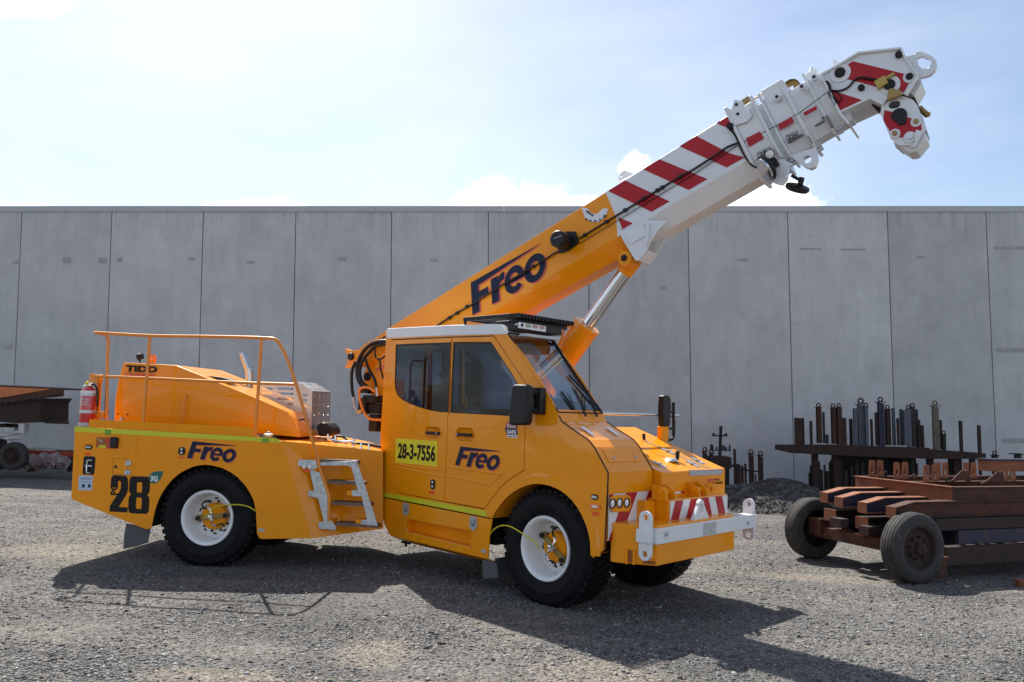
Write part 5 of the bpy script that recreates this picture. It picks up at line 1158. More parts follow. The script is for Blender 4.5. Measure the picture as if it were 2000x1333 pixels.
# boom foot with scalloped end plate and pins, standing on the turret
ft_ = BM.T(cC(1195, 215, 1215, 212, 1262, 232, 1330, 225, 1450, 130, 1500, 330, 1400, 400, 1300, 380, 1262, 402, 1215, 408, 1197, 400, 1225, 350, 1228, 290), -.01)
bf = parts('boom_foot', MB().prism(ft_, -.012, .03).prism(ft_, BW - .03, BW + .012), 'yellow', BM, .004)
for p in cC(1265, 292): u, v = BM.at(p, -.01); sub('pin', MB().lathe([(-.05, 0), (-.05, .05), (-.04, .058), (.6, .058)], (u, 0, v), 20), 'dark', bf, smooth=40)
tu = BB.T(cC(1380, 480, 1440, 330, 1550, 220, 1720, 200, 1760, 560, 1760, 1180, 1560, 1180, 1560, 700, 1480, 700, 1395, 600), .02)
tur = parts('boom_turret', MB().prism(tu, .02, .08).prism(tu, BW - .08, BW - .02), 'yellow', BB, .01)
u, v = BB.at(cC(1420, 492)[0], .0); sub('pin', MB().lathe([(-.02, 0), (-.02, .055), (-.01, .065), (.5, .065)], (u, 0, v), 20), 'dark', tur, smooth=40)
text_box('turret_lettering', 'TRT', 'redpaint', tur, BB, *cC(1500, 415, 1600, 375, 1505, 450), y=.015, bold=.03)
text_box('boom_lettering', 'PC 28', 'black', bf, BM, *cC(1405, 188, 1610, 78, 1412, 205), y=-.014, bold=.02)
_tb = BB.at((752, 900), .05)[0]; part('turret_base', MB().box(_tb, _tb + .9, .05, BW - .05, .9, 2.0), 'yellow2', BB, .01)
ho = MB()
for pts, r in ((cC(1680, 150, 1600, 138, 1500, 150, 1410, 210, 1345, 310, 1320, 430, 1345, 550, 1440, 650), .030), (cC(1680, 170, 1600, 165, 1510, 185, 1440, 250, 1375, 330, 1345, 440, 1365, 540, 1450, 620), .028), (cC(1305, 340, 1268, 450, 1268, 600, 1285, 700), .024), (cC(1400, 290, 1425, 390, 1490, 510, 1515, 600), .022), (cC(1500, 180, 1505, 290, 1545, 330, 1560, 430, 1580, 510), .014), (cC(1600, 285, 1550, 320, 1510, 300), .014)):
    ho.tube([BB.p3(p, -.12) for p in pts], r, 10)
hos = parts('hydraulic_hose', ho, 'hose', BB, smooth=60)
he = MB()
for pts in (cC(1282, 690, 1300, 790, 1330, 845), cC(1512, 600, 1522, 690)): he.tube([BB.p3(p, -.12) for p in pts], .024, 10, False)
subs('hose_end', he, 'galv', hos, smooth=50)
vb = MB()
for (x0_, x1_, z0_, z1_, ya, yb) in ((1385, 1460, 700, 850, -.12, .1), (1450, 1570, 680, 760, -.16, .1), (1480, 1580, 760, 870, -.1, .1), (1482, 1560, 870, 1045, -.1, .04), (1400, 1480, 620, 660, -.14, .0), (1430, 1475, 810, 870, -.15, 0)):
    a = BB.at(cC(x0_, z0_)[0], 0); b = BB.at(cC(x1_, z1_)[0], 0); vb.box(a[0], b[0], ya, yb, b[1], a[1])
parts('valve_block', vb, 'plastic', BB, .02)
gt = MB().tube([BB.p3(p, -.2) for p in cC(1600, 925, 1470, 920, 1420, 890, 1385, 840, 1360, 770, 1342, 690, 1345, 625, 1385, 600, 1440, 605, 1490, 640)], .019, 10); part('hose_guard', gt, 'rail', BB, smooth=60)
yb_ = MB().tube([BB.p3(p, -.12) for p in cC(1325, 848, 1345, 840, 1365, 828)], .02, 8, False); part('yellow_fitting', yb_, 'yhose', BB)

# --- boom head
def ring(b, u0, u1, o, vt, v1, v2, w, yi, t):     # a collar standing proud round a section
    loft(b, [(u0, [(o - t, vt + t), (o - t, v1 - t * .4), (o + yi - t * .4, v2 - t), (o + w - yi + t * .4, v2 - t), (o + w + t, v1 - t * .4), (o + w + t, vt + t)]), (u1, [(o - t, vt + t), (o - t, v1 - t * .4), (o + yi - t * .4, v2 - t), (o + w - yi + t * .4, v2 - t), (o + w + t, v1 - t * .4), (o + w + t, vt + t)])])
cl = MB()
# first collar: thick head of the outer section
ring(cl, 6.50, 6.54, 0, .19, -.48, -.69, BW, YI, .05); ring(cl, 6.54, 6.80, 0, .12, -.47, -.68, BW, YI, .02); ring(cl, 6.80, 6.835, 0, .15, -.48, -.70, BW, YI, .05)
c1 = sub('boom_collar', cl, 'white', boom, .008)
fl_ = BM.T(cI(165, 545, 205, 560, 225, 480, 290, 490, 320, 560, 345, 548, 370, 610, 330, 660, 230, 690), -.055); subs('collar_ear', MB().prism(fl_, -.06, -.035).prism(fl_, BW + .035, BW + .06), 'white', boom, .004)
s2 = MB(); loft(s2, [(6.80, sect(.04, .085, -.44, -.63, BW - .08, .11)), (7.16, sect(.04, .085, -.44, -.63, BW - .08, .11))]); sub('boom_second_section', s2, 'white', boom, .008)
cl2 = MB(); ring(cl2, 6.885, 6.915, .03, .14, -.45, -.65, BW - .06, .11, .045); ring(cl2, 7.145, 7.18, .03, .13, -.45, -.66, BW - .06, .11, .05); ring(cl2, 6.915, 7.145, .03, .085, -.44, -.64, BW - .06, .11, .012); sub('boom_collar', cl2, 'white', boom, .006)
tp = BM.T(cI(440, 410, 610, 310, 640, 345, 650, 420, 470, 470), .02); sub('collar_cover', MB().prism(tp, .02, BW - .02), 'white', boom, .006)
s3 = MB(); loft(s3, [(7.16, sect(.07, .04, -.42, -.60, BW - .14, .10)), (7.62, sect(.07, .04, -.42, -.60, BW - .14, .10))]); sub('boom_third_section', s3, 'white', boom, .008)
cl3 = MB(); ring(cl3, 7.385, 7.41, .06, .08, -.43, -.62, BW - .12, .10, .04); sub('boom_collar', cl3, 'white', boom, .006)
sub('sheave', MB().lathe([(.0, .10), (.04, .10), (.04, .03), (0, .03)], (7.22, .2, .13), 24), 'bronze', boom, smooth=40)
for pts in (cI(320, 795, 435, 740, 468, 795, 345, 865), cI(580, 682, 692, 618, 712, 662, 598, 728), cI(788, 585, 893, 530, 900, 560, 798, 613)):
    sub('red_stripe', MB().prism(BM.T(pts, -.03), -.0335, -.0325).prism(BM.T(pts, -.03), -.03, -.0325) if False else MB().prism(BM.T(pts, -.03), -.034, -.028), 'red', boom)
bs = MB(); bd_ = MB()
for p in cI(243, 520, 255, 597, 572, 456, 775, 373, 875, 295): u, v = BM.at(p, -.06); bs.lathe([(-.075, 0), (-.075, .016), (-.04, .018)], (u, 0, v), 12); bd_.lathe([(-.062, .018), (-.062, .036), (-.0, .038)], (u, 0, v), 16)
subs('boss', bd_, 'white', boom, smooth=40); subs('boss_bolt', bs, 'dark', boom)
lw_ = BM.T(cI(668, 925, 880, 850, 890, 950, 870, 1010, 830, 1030, 780, 1010), .0); lh = BM.at(cI(808, 953)[0], 0); subs('pad_eye', MB().plate([lw_, circ(lh[0], lh[1], .045, 16)], .06, .14), 'white', boom)
lw2_ = BM.T(cI(400, 1060, 610, 960, 715, 1010, 670, 1030, 660, 1130, 620, 1178, 560, 1165, 470, 1110), -.03); subs('lower_lug', MB().prism(lw2_, -.04, .0), 'white', boom, .006)
bx_ = MB()
for (a, b, c, d) in ((555, 860, 620, 950), (790, 715, 850, 815), (955, 605, 1020, 680)):
    p = BM.at(cI(a, b)[0], 0); q = BM.at(cI(c, d)[0], 0); bx_.box(min(p[0], q[0]), max(p[0], q[0]), .03, .10, min(p[1], q[1]), max(p[1], q[1]))
subs('wear_pad', bx_, mat('pad_grey', (.22, .20, .17), .7), boom)
nu = MB()
for p in cI(710, 1000, 700, 975, 935, 830, 915, 860, 930, 885, 1085, 720, 1095, 745): u, v = BM.at(p, .1); nu.cyl((u - .03, .1, v), (u + .03, .1, v), .02, n=8)
subs('adjuster_bolt', nu, 'steel', boom)
sl2 = MB()
for pts in (cI(668, 835, 788, 768), cI(885, 700, 965, 655), cI(940, 640, 960, 625)):
    q = [BM.at(p, .05) for p in pts]; sl2.tube([(a, .035, b) for a, b in q], .014, 6, False)
subs('boom_slot', sl2, mat('slot_grey', (.16, .15, .14), .7), boom)
for (t, pts) in (('25t', cI(645, 770, 738, 728, 748, 770, 655, 818)), ('28t', cI(412, 910, 515, 862, 530, 905, 425, 955))):
    sub('capacity_plate', MB().prism(BM.T(pts, -.035), -.042, -.034), 'black', boom); sub('capacity_field', MB().prism(inset(BM.T(pts, -.035), .90), -.0435, -.042), 'greywhite', boom)
    a, b, c, d = [BM.at(p, -.035) for p in pts]
    text_box('capacity_text', t, 'black', boom, BM, (pts[0][0] + 2.6, pts[0][1] + 1.2), (pts[1][0] - 2, pts[1][1] + 2.8), (pts[3][0] + 2.2, pts[3][1] - 2.6), y=-.0445, bold=.02)
# spot lamps and mirrors under the collar
mu, mv = BM.at(cI(500, 1050)[0], -.12)
def disc_obj(name, c, n_dir, r, t, m, par, smooth=40):
    b = MB(); b.lathe([(-t, 0), (-t, r * .86), (-t * .4, r), (t * .5, r * .97), (t * .9, r * .6), (t, 0)], (0, 0, 0), 28, 'z'); o = sub(name, b, m, par, smooth=smooth)
    q = Vector(n_dir).to_track_quat('Z', 'Y'); o.matrix_basis = Matrix.Translation(c) @ q.to_matrix().to_4x4(); return o
disc_obj('convex_mirror', (mu, -.18, mv), (-.84, -.44, -.24), .15, .035, 'plastic', boom)
o_ = disc_obj('mirror_glass', (mu - .022, -.193, mv - .008), (-.84, -.44, -.24), .135, .018, 'chrome', boom)
u, v = BM.at(cI(515, 930)[0], -.1); disc_obj('spot_lamp', (u, -.11, v), (.25, -.9, -.3), .055, .045, 'plastic', boom); disc_obj('lamp_lens', (u + .008, -.148, v - .012), (.25, -.9, -.3), .045, .01, 'lensw', boom)
u, v = BM.at(cI(555, 1000)[0], -.06); sub('camera_housing', MB().box(u - .05, u + .04, -.12, -.03, v - .045, v + .045), 'plastic', boom, .012)
u, v = BM.at(cI(740, 1195)[0], .25); disc_obj('convex_mirror', (u, .25, v), (.72, -.36, .60), .135, .035, 'plastic', boom)
p, q = BM.p3(cI(690, 1095)[0], .2), BM.p3(cI(770, 1140)[0], .25); sub('mirror_stem', MB().tube([p, q], .018, 8, False).cyl((q[0] - .03, q[1], q[2] - .04), (q[0] + .02, q[1], q[2] + .03), .032, n=12), 'plastic', boom)
u, v = BM.at(cI(185, 690)[0], -.08); sub('boom_lamp', MB().lathe([(-.10, 0), (-.10, .03), (-.06, .04), (-.01, .03)], (u, 0, v), 16), 'dark', boom, smooth=40)
# head plates
hd = BM.T(cI(930, 285, 985, 250, 1060, 215, 1240, 105, 1585, 68, 1612, 130, 1722, 290, 1625, 445, 1530, 405, 1435, 520, 1345, 470, 1325, 475, 1095, 582, 1035, 450, 985, 395), .05)
HY = (.05, .10)
head = part('boom_head', MB().prism(hd, .05, .065).prism(hd, BW - .065, BW - .05), 'white', BM, .003)
def edge_strip(pts, w0, w1):     # flange along the edge of the head plates
    b = MB(); q = BM.T(pts, .05)
    for a, c in zip(q, q[1:]):
        d = Vector((c[0] - a[0], 0, c[1] - a[1])).normalized(); nn = Vector((-d.z, 0, d.x)) * .010
        b.hexa([(a[0] - nn.x, w0, a[1] - nn.z), (c[0] - nn.x, w0, c[1] - nn.z), (c[0] - nn.x, w1, c[1] - nn.z), (a[0] - nn.x, w1, a[1] - nn.z), (a[0] + nn.x, w0, a[1] + nn.z), (c[0] + nn.x, w0, c[1] + nn.z), (c[0] + nn.x, w1, c[1] + nn.z), (a[0] + nn.x, w1, a[1] + nn.z)])
    return b
sub('head_flange', edge_strip(cI(930, 285, 1060, 215, 1240, 105, 1585, 68, 1612, 130, 1722, 290), .015, BW - .015), 'white', head); sub('head_flange', edge_strip(cI(1435, 520, 1335, 470, 1095, 582), .02, BW - .02), 'white', head); sub('head_flange', edge_strip(cI(1722, 290, 1625, 445), .015, .075), 'white', head)
sub('head_rear_plate', edge_strip(cI(940, 290, 1095, 600, 1165, 685), -.0, BW), 'white', head)
for pts in (cI(1125, 212, 1190, 167, 1640, 278, 1655, 330, 1605, 425, 1560, 395, 1430, 390, 1225, 333, 1130, 310), cI(1020, 405, 1265, 482, 1095, 578, 1060, 520)):
    sub('red_stripe', MB().prism(BM.T(pts, .05), .0465, .0495), 'red', head)
for (p, r, rw) in ((cI(1087, 262)[0], .055, .105), (cI(1490, 360)[0], .055, .10), (cI(1565, 115)[0], .035, .0), (cI(1652, 293)[0], .035, .06), (cI(1260, 384)[0], .034, .0)):
    u, v = BM.at(p, .04)
    if rw: sub('pin_boss', MB().lathe([(.036, 0), (.036, rw), (.045, rw + .004), (.05, rw + .004)], (u, 0, v), 28), 'white', head, smooth=40)
    sub('pin', MB().lathe([(.01, 0), (.01, r * .85), (.018, r), (.05, r)], (u, 0, v), 24), 'dark', head, smooth=40)
hk = BM.T(cI(1625, 130, 1690, 115, 1700, 100, 1720, 95, 1745, 90, 1830, 125, 1870, 165, 1877, 205, 1860, 250, 1820, 285, 1770, 300, 1725, 310, 1700, 240), .22); hh = BM.T(cI(1715, 145, 1750, 130, 1830, 160, 1828, 200, 1800, 230, 1760, 232, 1725, 205), .22)
sub('jib_eye', MB().plate([hk, hh], .20, .26), 'white', head, .008)
ec_ = BM.T(cI(1680, 370, 1740, 310, 1765, 370, 1700, 480, 1650, 450), .25); sub('head_end_box', MB().prism(ec_, .14, BW - .06), 'white', head, .01)
sub('rope_sheave', MB().lathe([(.18, .16), (.20, .13), (.22, .16), (.26, .16), (.28, .13), (.30, .16)], (BM.at(cI(1490, 360)[0], .2)[0], 0, BM.at(cI(1490, 360)[0], .2)[1]), 28), 'dark', head)
bu = MB(); a = BM.at(cI(1425, 335)[0], .0); bu.box(a[0] - .06, a[0] + .05, -.02, .04, a[1] - .05, a[1] + .045).box(a[0] + .04, a[0] + .14, .0, .03, a[1] + .0, a[1] + .03); sub('limit_switch', bu, mat('brass_box', (.45, .33, .08), .45, metal=.3), head, .006)
tw = BM.T(cI(1490, 390, 1580, 405, 1592, 440, 1475, 490, 1470, 460), .02); sub('trip_weight', MB().prism(tw, .0, .05), mat('ochre_weight', (.33, .23, .07), .6), head, .006)
hc_ = MB().tube([BM.p3(p, .03) for p in cI(985, 400, 1075, 408, 1150, 380, 1200, 325, 1260, 298, 1330, 315, 1400, 318)], .011, 8).tube([BM.p3(p, .02) for p in cI(1380, 320, 1330, 308, 1265, 300)], .012, 8)
hc_.tube([BM.p3(p, .02) for p in cI(968, 335, 990, 360, 1000, 400, 1010, 440, 1040, 480, 1055, 520)], .022, 8).tube([BM.p3(p, .02) for p in cI(1060, 420, 1090, 450, 1090, 485, 1060, 500)], .006, 6)
subs('head_cable', hc_, 'hose', head, smooth=60)
tk = MB(); p, q = BM.p3(cI(855, 260)[0], .25), BM.p3(cI(860, 215)[0], .25); tk.cyl(p, q, .035, .02, 12).box(p[0] - .09, p[0] + .06, .2, .32, p[2] - .08, p[2] + .0); subs('head_guide', tk, 'white', boom, .006)
p = BM.p3(cI(330, 510)[0], .2); sub('rope_anchor', MB().box(p[0] - .06, p[0] + .05, .15, .25, p[2] - .05, p[2] + .05).tube([(p[0], .2, p[2]), (p[0] + .35, .2, p[2] + .0), (6.95, .2, .18)], .012, 6, False), mat('weathered_brass', (.25, .17, .07), .5, metal=.5), boom)
q = BM.T(cI(1030, 152, 1045, 155, 1080, 185, 1070, 210, 1030, 210), .1); subs('head_guide', MB().prism(q, .1, .14).prism(q, .38, .42), 'white', head, .004)

# ------------------------------------------------------------------ hook block hanging from the boom head
hb_p = BM.w(BM.at(cI(1590, 700)[0], .15)[0], .25, BM.at(cI(1590, 700)[0], .15)[1])
HF = Frame(BM.w(0, 0, 0), BB.ex, BB.ey, BB.ez)
hook = empty('hook_block', Matrix.Translation(hb_p), 'white crane hook block with a red band hanging under the boom head', 'hook block')
hbp = HF.T(cI(1425, 530, 1490, 480, 1580, 445, 1680, 480, 1720, 530, 1785, 720, 1725, 790, 1700, 830, 1660, 850, 1560, 850, 1500, 800, 1415, 590), .08)
hplate = objs('cheek_plate', MB().plate([hbp, rounded(*[HF.at(p, .08)[0] for p in cI(1480, 520)], HF.at(cI(1578, 520)[0], .08)[0], HF.at(cI(1530, 550)[0], .08)[1], HF.at(cI(1530, 490)[0], .08)[1], .04)], .08, .10), 'white', hook, HF, .004)
objs('cheek_plate', MB().prism(hbp, .40, .42), 'white', hook, HF, .004)
hb2 = obj('hook_body', MB().prism(HF.T(cI(1560, 850, 1700, 830, 1760, 735, 1790, 760, 1790, 800, 1710, 900, 1650, 912), .12), .12, .40), 'white', hook, HF, .02)
obj('hook_shackle', MB().prism(HF.T(cI(1700, 720, 1760, 735, 1700, 860, 1640, 870, 1690, 830), .05), .05, .10), 'white', hook, HF, .01)
obj('block_spacer', MB().prism(inset(hbp, .72), .10, .40), 'dark', hook, HF)
obj('red_stripe', MB().prism(HF.T(cI(1448, 565, 1530, 585, 1620, 620, 1745, 655, 1752, 720, 1720, 755, 1690, 800, 1640, 780, 1580, 790, 1500, 750, 1438, 650), .08), .0755, .0785), 'red', hook, HF)
for (p, r, m_) in ((cI(1705, 660)[0], .05, 'white'), (cI(1533, 757)[0], .05, 'white'), (cI(1655, 785)[0], .058, 'white')):
    x, z = HF.at(p, .07); obj('block_boss', MB().lathe([(.062, 0), (.062, r), (.078, r + .004)], (x, 0, z), 24), m_, hook, HF, smooth=40); obj('block_bolt', MB().cyl((x, .035, z), (x, .063, z), r * .5, n=8), 'bronze' if r < .055 else 'steel', hook, HF)
sp_ = [HF.at(p, .07) for p in cI(1568, 608, 1590, 665)]; obj('sheave_cover', MB().prism([(sp_[0][0] + .075 * math.cos(t), sp_[0][1] + .075 * math.sin(t)) for t in [R(-15 + 210 * i / 14) for i in range(15)]] + [(sp_[1][0] - .02, sp_[1][1] - .03), (sp_[1][0] + .035, sp_[1][1] - .02)], .05, .0755), 'plastic', hook, HF, .006)
obj('rope_socket', MB().tube([HF.p3(p, .3) for p in cI(1730, 545, 1800, 610)], .03, 8, False).cyl(HF.p3(cI(1795, 600)[0], .28), HF.p3(cI(1800, 600)[0], .36), .03, n=8), 'bronze', hook, HF)
obj('hoist_rope', MB().tube([HF.p3(p, .25) for p in cI(1655, 400, 1690, 480, 1722, 545)], .014, 8, False).tube([HF.p3(p, .2) for p in cI(1335, 485, 1412, 575)], .022, 8, False), 'hose', hook, HF)

# ------------------------------------------------------------------ white lifting beam stowed across the front
LX = SX + .03
a, b = FR.atx((1283, 1030), LX), FR.atx((1476, 1008), LX); c, d = FR.atx((1284.5, 1061), LX), FR.atx((1468, 1035.3), LX)
z1 = (a[1] + b[1]) / 2; z0 = (c[1] + d[1]) / 2 + .0
beam = empty('lifting_beam', FR.M @ Matrix.Translation((LX, 1.1, z0)), 'white steel lifting beam with end eyes stowed across the crane front', 'lifting beam')
bo = obj('beam_body', MB().box(LX - .15, LX, a[0], b[0] - .02, z0, z1), 'white', beam, FR, .008)
for y in (a[0] - .09, b[0] - .02):
    obj('end_block', MB().box(LX - .19, LX - .03, y, y + .11 if y > 1 else y + .09, z0 + .012, z1 - .008), 'white', beam, FR, .012)
    for sg in (1, -1):
        zc = (z1 + .10) if sg > 0 else (z0 - .09); yy = y + .03
        pl_ = [(LX - .10 + .07 * math.cos(t), zc + sg * .07 * math.sin(t)) for t in [math.pi * i / 10 for i in range(11)]] + [(LX - .17, (z1 - .02) if sg > 0 else (z0 + .03)), (LX - .03, (z1 - .02) if sg > 0 else (z0 + .03))]
        obj('end_eye', MB().plate([pl_, circ(LX - .10, zc + .005 * sg, .032, 16)], yy, yy + .035), 'white', beam, FR)
yc = FR.atx(cP(1120, 800)[0], LX)[0]; top_z = FR.atx(cP(1110, 590)[0], LX - .07)[1]
pl_ = [(yc - .18, z1 - .005), (yc + .18, z1 - .005)] + [(yc + .06 * math.cos(t), top_z - .06 + .06 * math.sin(t)) for t in [math.pi * i / 10 for i in range(11)]]
tmp = MB(); tmp.plate([pl_, circ(yc, top_z - .10, .032, 18, .06)], -.018, .018); mbx = MB(); mbx.add([(LX - .07 - q[1], q[0], q[2]) for q in tmp.v], tmp.f); obj('centre_eye', mbx, 'white', beam, FR)
q = [FR.atx(p, LX) for p in cP(1100, 832, 1224, 818, 1220, 938, 1094, 956)]; obj('rating_plate', MB().prism_x(q, LX + .001, LX + .005), 'galv', beam, FR)
for p in cP(722, 942) + [(1460, 1022)]: y, z = FR.atx(p, LX); obj('beam_bolt', MB().cyl((LX - .002, y, z), (LX + .018, y, z), .022, n=6), 'galv', beam, FR)

# ------------------------------------------------------------------ fire extinguisher on the rear deck
ex_c = RR.p3((172, 795), .16); ez0 = RR.at((165, 833), .16)[1]; ez1 = RR.at((177, 757), .16)[1]
ext = empty('fire_extinguisher', RR.M @ Matrix.Translation((ex_c[0], .16, ez0)), 'red fire extinguisher clamped upright on the rear corner of the crane deck', 'fire extinguisher')
r_ = .098; X0, Y0 = ex_c[0], .16
obj('cylinder', MB().lathe([(ez0, 0), (ez0, r_ * .95), (ez0 + .015, r_), (ez1 - .06, r_), (ez1 - .02, r_ * .8), (ez1, .04), (ez1 + .02, .03), (ez1 + .02, 0)], (X0, Y0, 0), 32, 'z'), 'redpaint', ext, RR, smooth=40)
for (za, zb_, m_, nm) in ((ez1 - .115, ez1 - .075, 'galv', 'strap'), (ez1 - .075, ez1 - .045, 'white', 'label_band'), (ez0 + .175, ez0 + .215, 'galv', 'strap'), (ez0, ez0 + .05, 'silverlabel', 'base_ring')):
    obj(nm, MB().lathe([(za, r_), (za, r_ + .004), (zb_, r_ + .004), (zb_, r_)], (X0, Y0, 0), 32, 'z'), m_, ext, RR, smooth=40)
for i in range(5): 
    tmp = MB(); zz = ez0 + .37 - i * .022
    tmp.lathe([(zz, r_ + .0006), (zz, r_ + .0015), (zz + .008, r_ + .0015), (zz + .008, r_ + .0006)], (X0, Y0, 0), 40, 'z'); keep = [f for f in tmp.f if all(math.atan2(tmp.v[i_][1] - Y0, tmp.v[i_][0] - X0) < -.9 and math.atan2(tmp.v[i_][1] - Y0, tmp.v[i_][0] - X0) > -2.4 for i_ in f)]; tmp.f = keep; obj('label_text', tmp, 'silverlabel', ext, RR)
obj('valve_head', MB().cyl((X0, Y0, ez1), (X0, Y0, ez1 + .06), .025, n=12).hexa([(X0 - .09, Y0 - .012, ez1 + .01), (X0 + .05, Y0 - .012, ez1 + .05), (X0 + .05, Y0 + .012, ez1 + .05), (X0 - .09, Y0 + .012, ez1 + .01), (X0 - .09, Y0 - .012, ez1 + .025), (X0 + .05, Y0 - .012, ez1 + .07), (X0 + .05, Y0 + .012, ez1 + .07), (X0 - .09, Y0 + .012, ez1 + .025)]), 'chrome', ext, RR)
obj('gauge', MB().lathe([(-.05, 0), (-.05, .022), (-.02, .024)], (X0 - .02, Y0, ez1 + .055), 14), 'lime', ext, RR)
obj('discharge_hose', MB().tube([(X0 + .03, Y0, ez1 + .045), (X0 + .09, Y0 - .02, ez1 + .03), (X0 + .115, Y0, ez1 - .05), (X0 + .11, Y0 + .03, ez1 - .25)], .012, 8), 'hose', ext, RR, smooth=50)
obj('bracket', MB().box(X0 + .06, X0 + .19, Y0 + .05, Y0 + .12, ez0 + .11, ez0 + .20).box(X0 - .03, X0 + .09, Y0 + .02, Y0 + .14, ez1 + .06, ez1 + .18).box(X0 + .03, X0 + .09, Y0 + .10, Y0 + .13, ez0, ez1 + .1), 'rail', ext, RR, .004)

# ------------------------------------------------------------------ rusty trailer and steel stack on the right
def gpt(p):
    d = ray(p); n = Vector((.03, .015, 1)); c = .03 * .3 + .015 * 8.57
    return EYE + d * ((c - EYE.dot(n)) / d.dot(n))
W1 = gpt((1797, 1142)); W2 = gpt((1575, 1086))
axd = (W2 - W1); axl = axd.length; ay = axd.normalized(); ez_ = GN; exx = ay.cross(ez_).normalized()
TR = Frame(W1, exx, (ez_.cross(exx)).normalized(), ez_)
trailer = empty('beam_trailer', TR.M, 'rusty low trailer frame on two bald truck wheels loaded with steel beams', 'trailer')
def old_wheel_meshes():
    t = MB(); t.lathe([(.02, .27), (-.005, .30), (-.015, .36), (.0, .42), (.025, .445), (.055, .452), (.07, .440), (.075, .452), (.105, .455), (.11, .440), (.115, .455), (.155, .455), (.16, .44), (.165, .455), (.20, .452), (.205, .44), (.21, .452), (.235, .445), (.26, .42), (.275, .36), (.265, .30), (.24, .27)], n=64)
    r = MB(); r.lathe([(.02, .285), (.005, .28), (.01, .268), (.05, .255), (.07, .24), (.075, .16), (.04, .12), (.03, .10), (.03, 0)], n=44)
    h = MB(); h.lathe([(.04, .09), (-.02, .08), (-.035, .06), (-.035, .02), (-.05, .018), (-.05, 0)], n=20)
    for k in range(8): t_ = 2 * math.pi * k / 8; h.cyl((.14 * math.cos(t_), .06, .14 * math.sin(t_)), (.14 * math.cos(t_), .015, .14 * math.sin(t_)), .02, n=6)
    k_ = MB()
    for k in range(5): t_ = 2 * math.pi * (k + .4) / 5; k_.cyl((.205 * math.cos(t_), .066, .205 * math.sin(t_)), (.205 * math.cos(t_), .08, .205 * math.sin(t_)), .028, n=12)
    return t.mesh('tyre', 50), r.mesh('rim', 40), h.mesh('hub', 30), k_.mesh('hand_hole')
OW = old_wheel_meshes()
def old_wheel(par, fr, x, y, z, flip, sc=1.0, spin=0, rubber='oldrubber'):
    m_ = fr.M @ Matrix.Translation((x, y, z)) @ Matrix.Rotation(R(180 if flip else 0), 4, 'Z') @ Matrix.Rotation(R(spin), 4, 'Y') @ Matrix.Scale(sc, 4)
    o = obj('wheel', OW[1], None, par, m_)
    if not OW[1].materials: OW[1].materials.append(M['darkrust'])
    obj('tyre', OW[0], rubber, o); obj('hub', OW[2], 'darkrust', o); obj('hand_hole', OW[3], 'dark', o)
old_wheel(trailer, TR, 0, -.02, .455, False, 1, 10); old_wheel(trailer, TR, .02, axl + .02, .44, True, 1, 40)
def ibeam(b, x0, x1, y, z0, h, w_=.14, t=.012):
    b.box(x0, x1, y - w_ / 2, y + w_ / 2, z0, z0 + t).box(x0, x1, y - w_ / 2, y + w_ / 2, z0 + h - t, z0 + h).box(x0, x1, y - .006, y + .006, z0 + t, z0 + h - t)
obj('axle_beam', MB().box(-.09, .09, .25, axl - .25, .34, .50).box(-.14, .14, axl - .45, axl - .2, .38, .62), 'rust', trailer, TR, .006)
objs('axle_flat', MB().box(-.20, .10, .75, .85, .502, .515).box(-.16, .12, 1.25, 1.33, .502, .515), 'rust2', trailer, TR)
tf = MB(); ibeam(tf, .2, 7, .45, .30, .30, .16); ibeam(tf, .2, 7, 1.55, .30, .30, .16); tf.box(.5, .62, .4, 1.6, .32, .56).box(2.2, 2.32, .4, 1.6, .32, .56)
objs('frame_rail', tf, 'bluepaint', trailer, TR)
objs('hanger_bracket', MB().prism([(.36, .05), (.50, .05), (.52, .30), (.34, .30)], .02, .035).prism([(.36, .05), (.50, .05), (.52, .30), (.34, .30)], .18, .195).box(.33, .53, .0, .22, .30, .33), 'rust', trailer, TR)
objs('step_plate', MB().box(-.3, -.05, .55, .72, .55, .66).box(-.45, -.3, .9, 1.1, .60, .72), 'darkrust', trailer, TR)
# beams lying across the trailer
def beam_thing(y, z, x0, x1, w_, h, m, label, group, taper=True):
    P = EYE
    root = empty('steel_beam', TR.M @ Matrix.Translation((x0, y, z)), label, 'steel beam', group)
    b = MB()
    if taper: b.prism([(x0, z + .02), (x0 + .01, z + h * .68), (x0 + .34, z + h), (x1, z + h), (x1, z), (x0 + .34, z)], y - .006, y + .006)
    else: b.box(x0, x1, y - .006, y + .006, z, z + h)
    obj('web', b, m[0], root, TR)
    f = MB()
    top_ = [(x0, z + h * .68), (x0 + .34, z + h), (x1, z + h)] if taper else [(x0, z + h), (x1, z + h)]
    for p, q in zip(top_, top_[1:]): f.hexa([(p[0], y - w_ / 2, p[1] - .014), (q[0], y - w_ / 2, q[1] - .014), (q[0], y + w_ / 2, q[1] - .014), (p[0], y + w_ / 2, p[1] - .014), (p[0], y - w_ / 2, p[1]), (q[0], y - w_ / 2, q[1]), (q[0], y + w_ / 2, q[1]), (p[0], y + w_ / 2, p[1])])
    f.box(x0 + .02, x1, y - w_ / 2, y + w_ / 2, z, z + .014); obj('flange', f, m[1], root, TR)
    obj('end_plate', MB().box(x0 - .012, x0, y - w_ / 2 - .005, y + w_ / 2 + .005, z, z + (h * .70 if taper else h)), m[2], root, TR, .003)
G = 'beams stacked on the trailer'
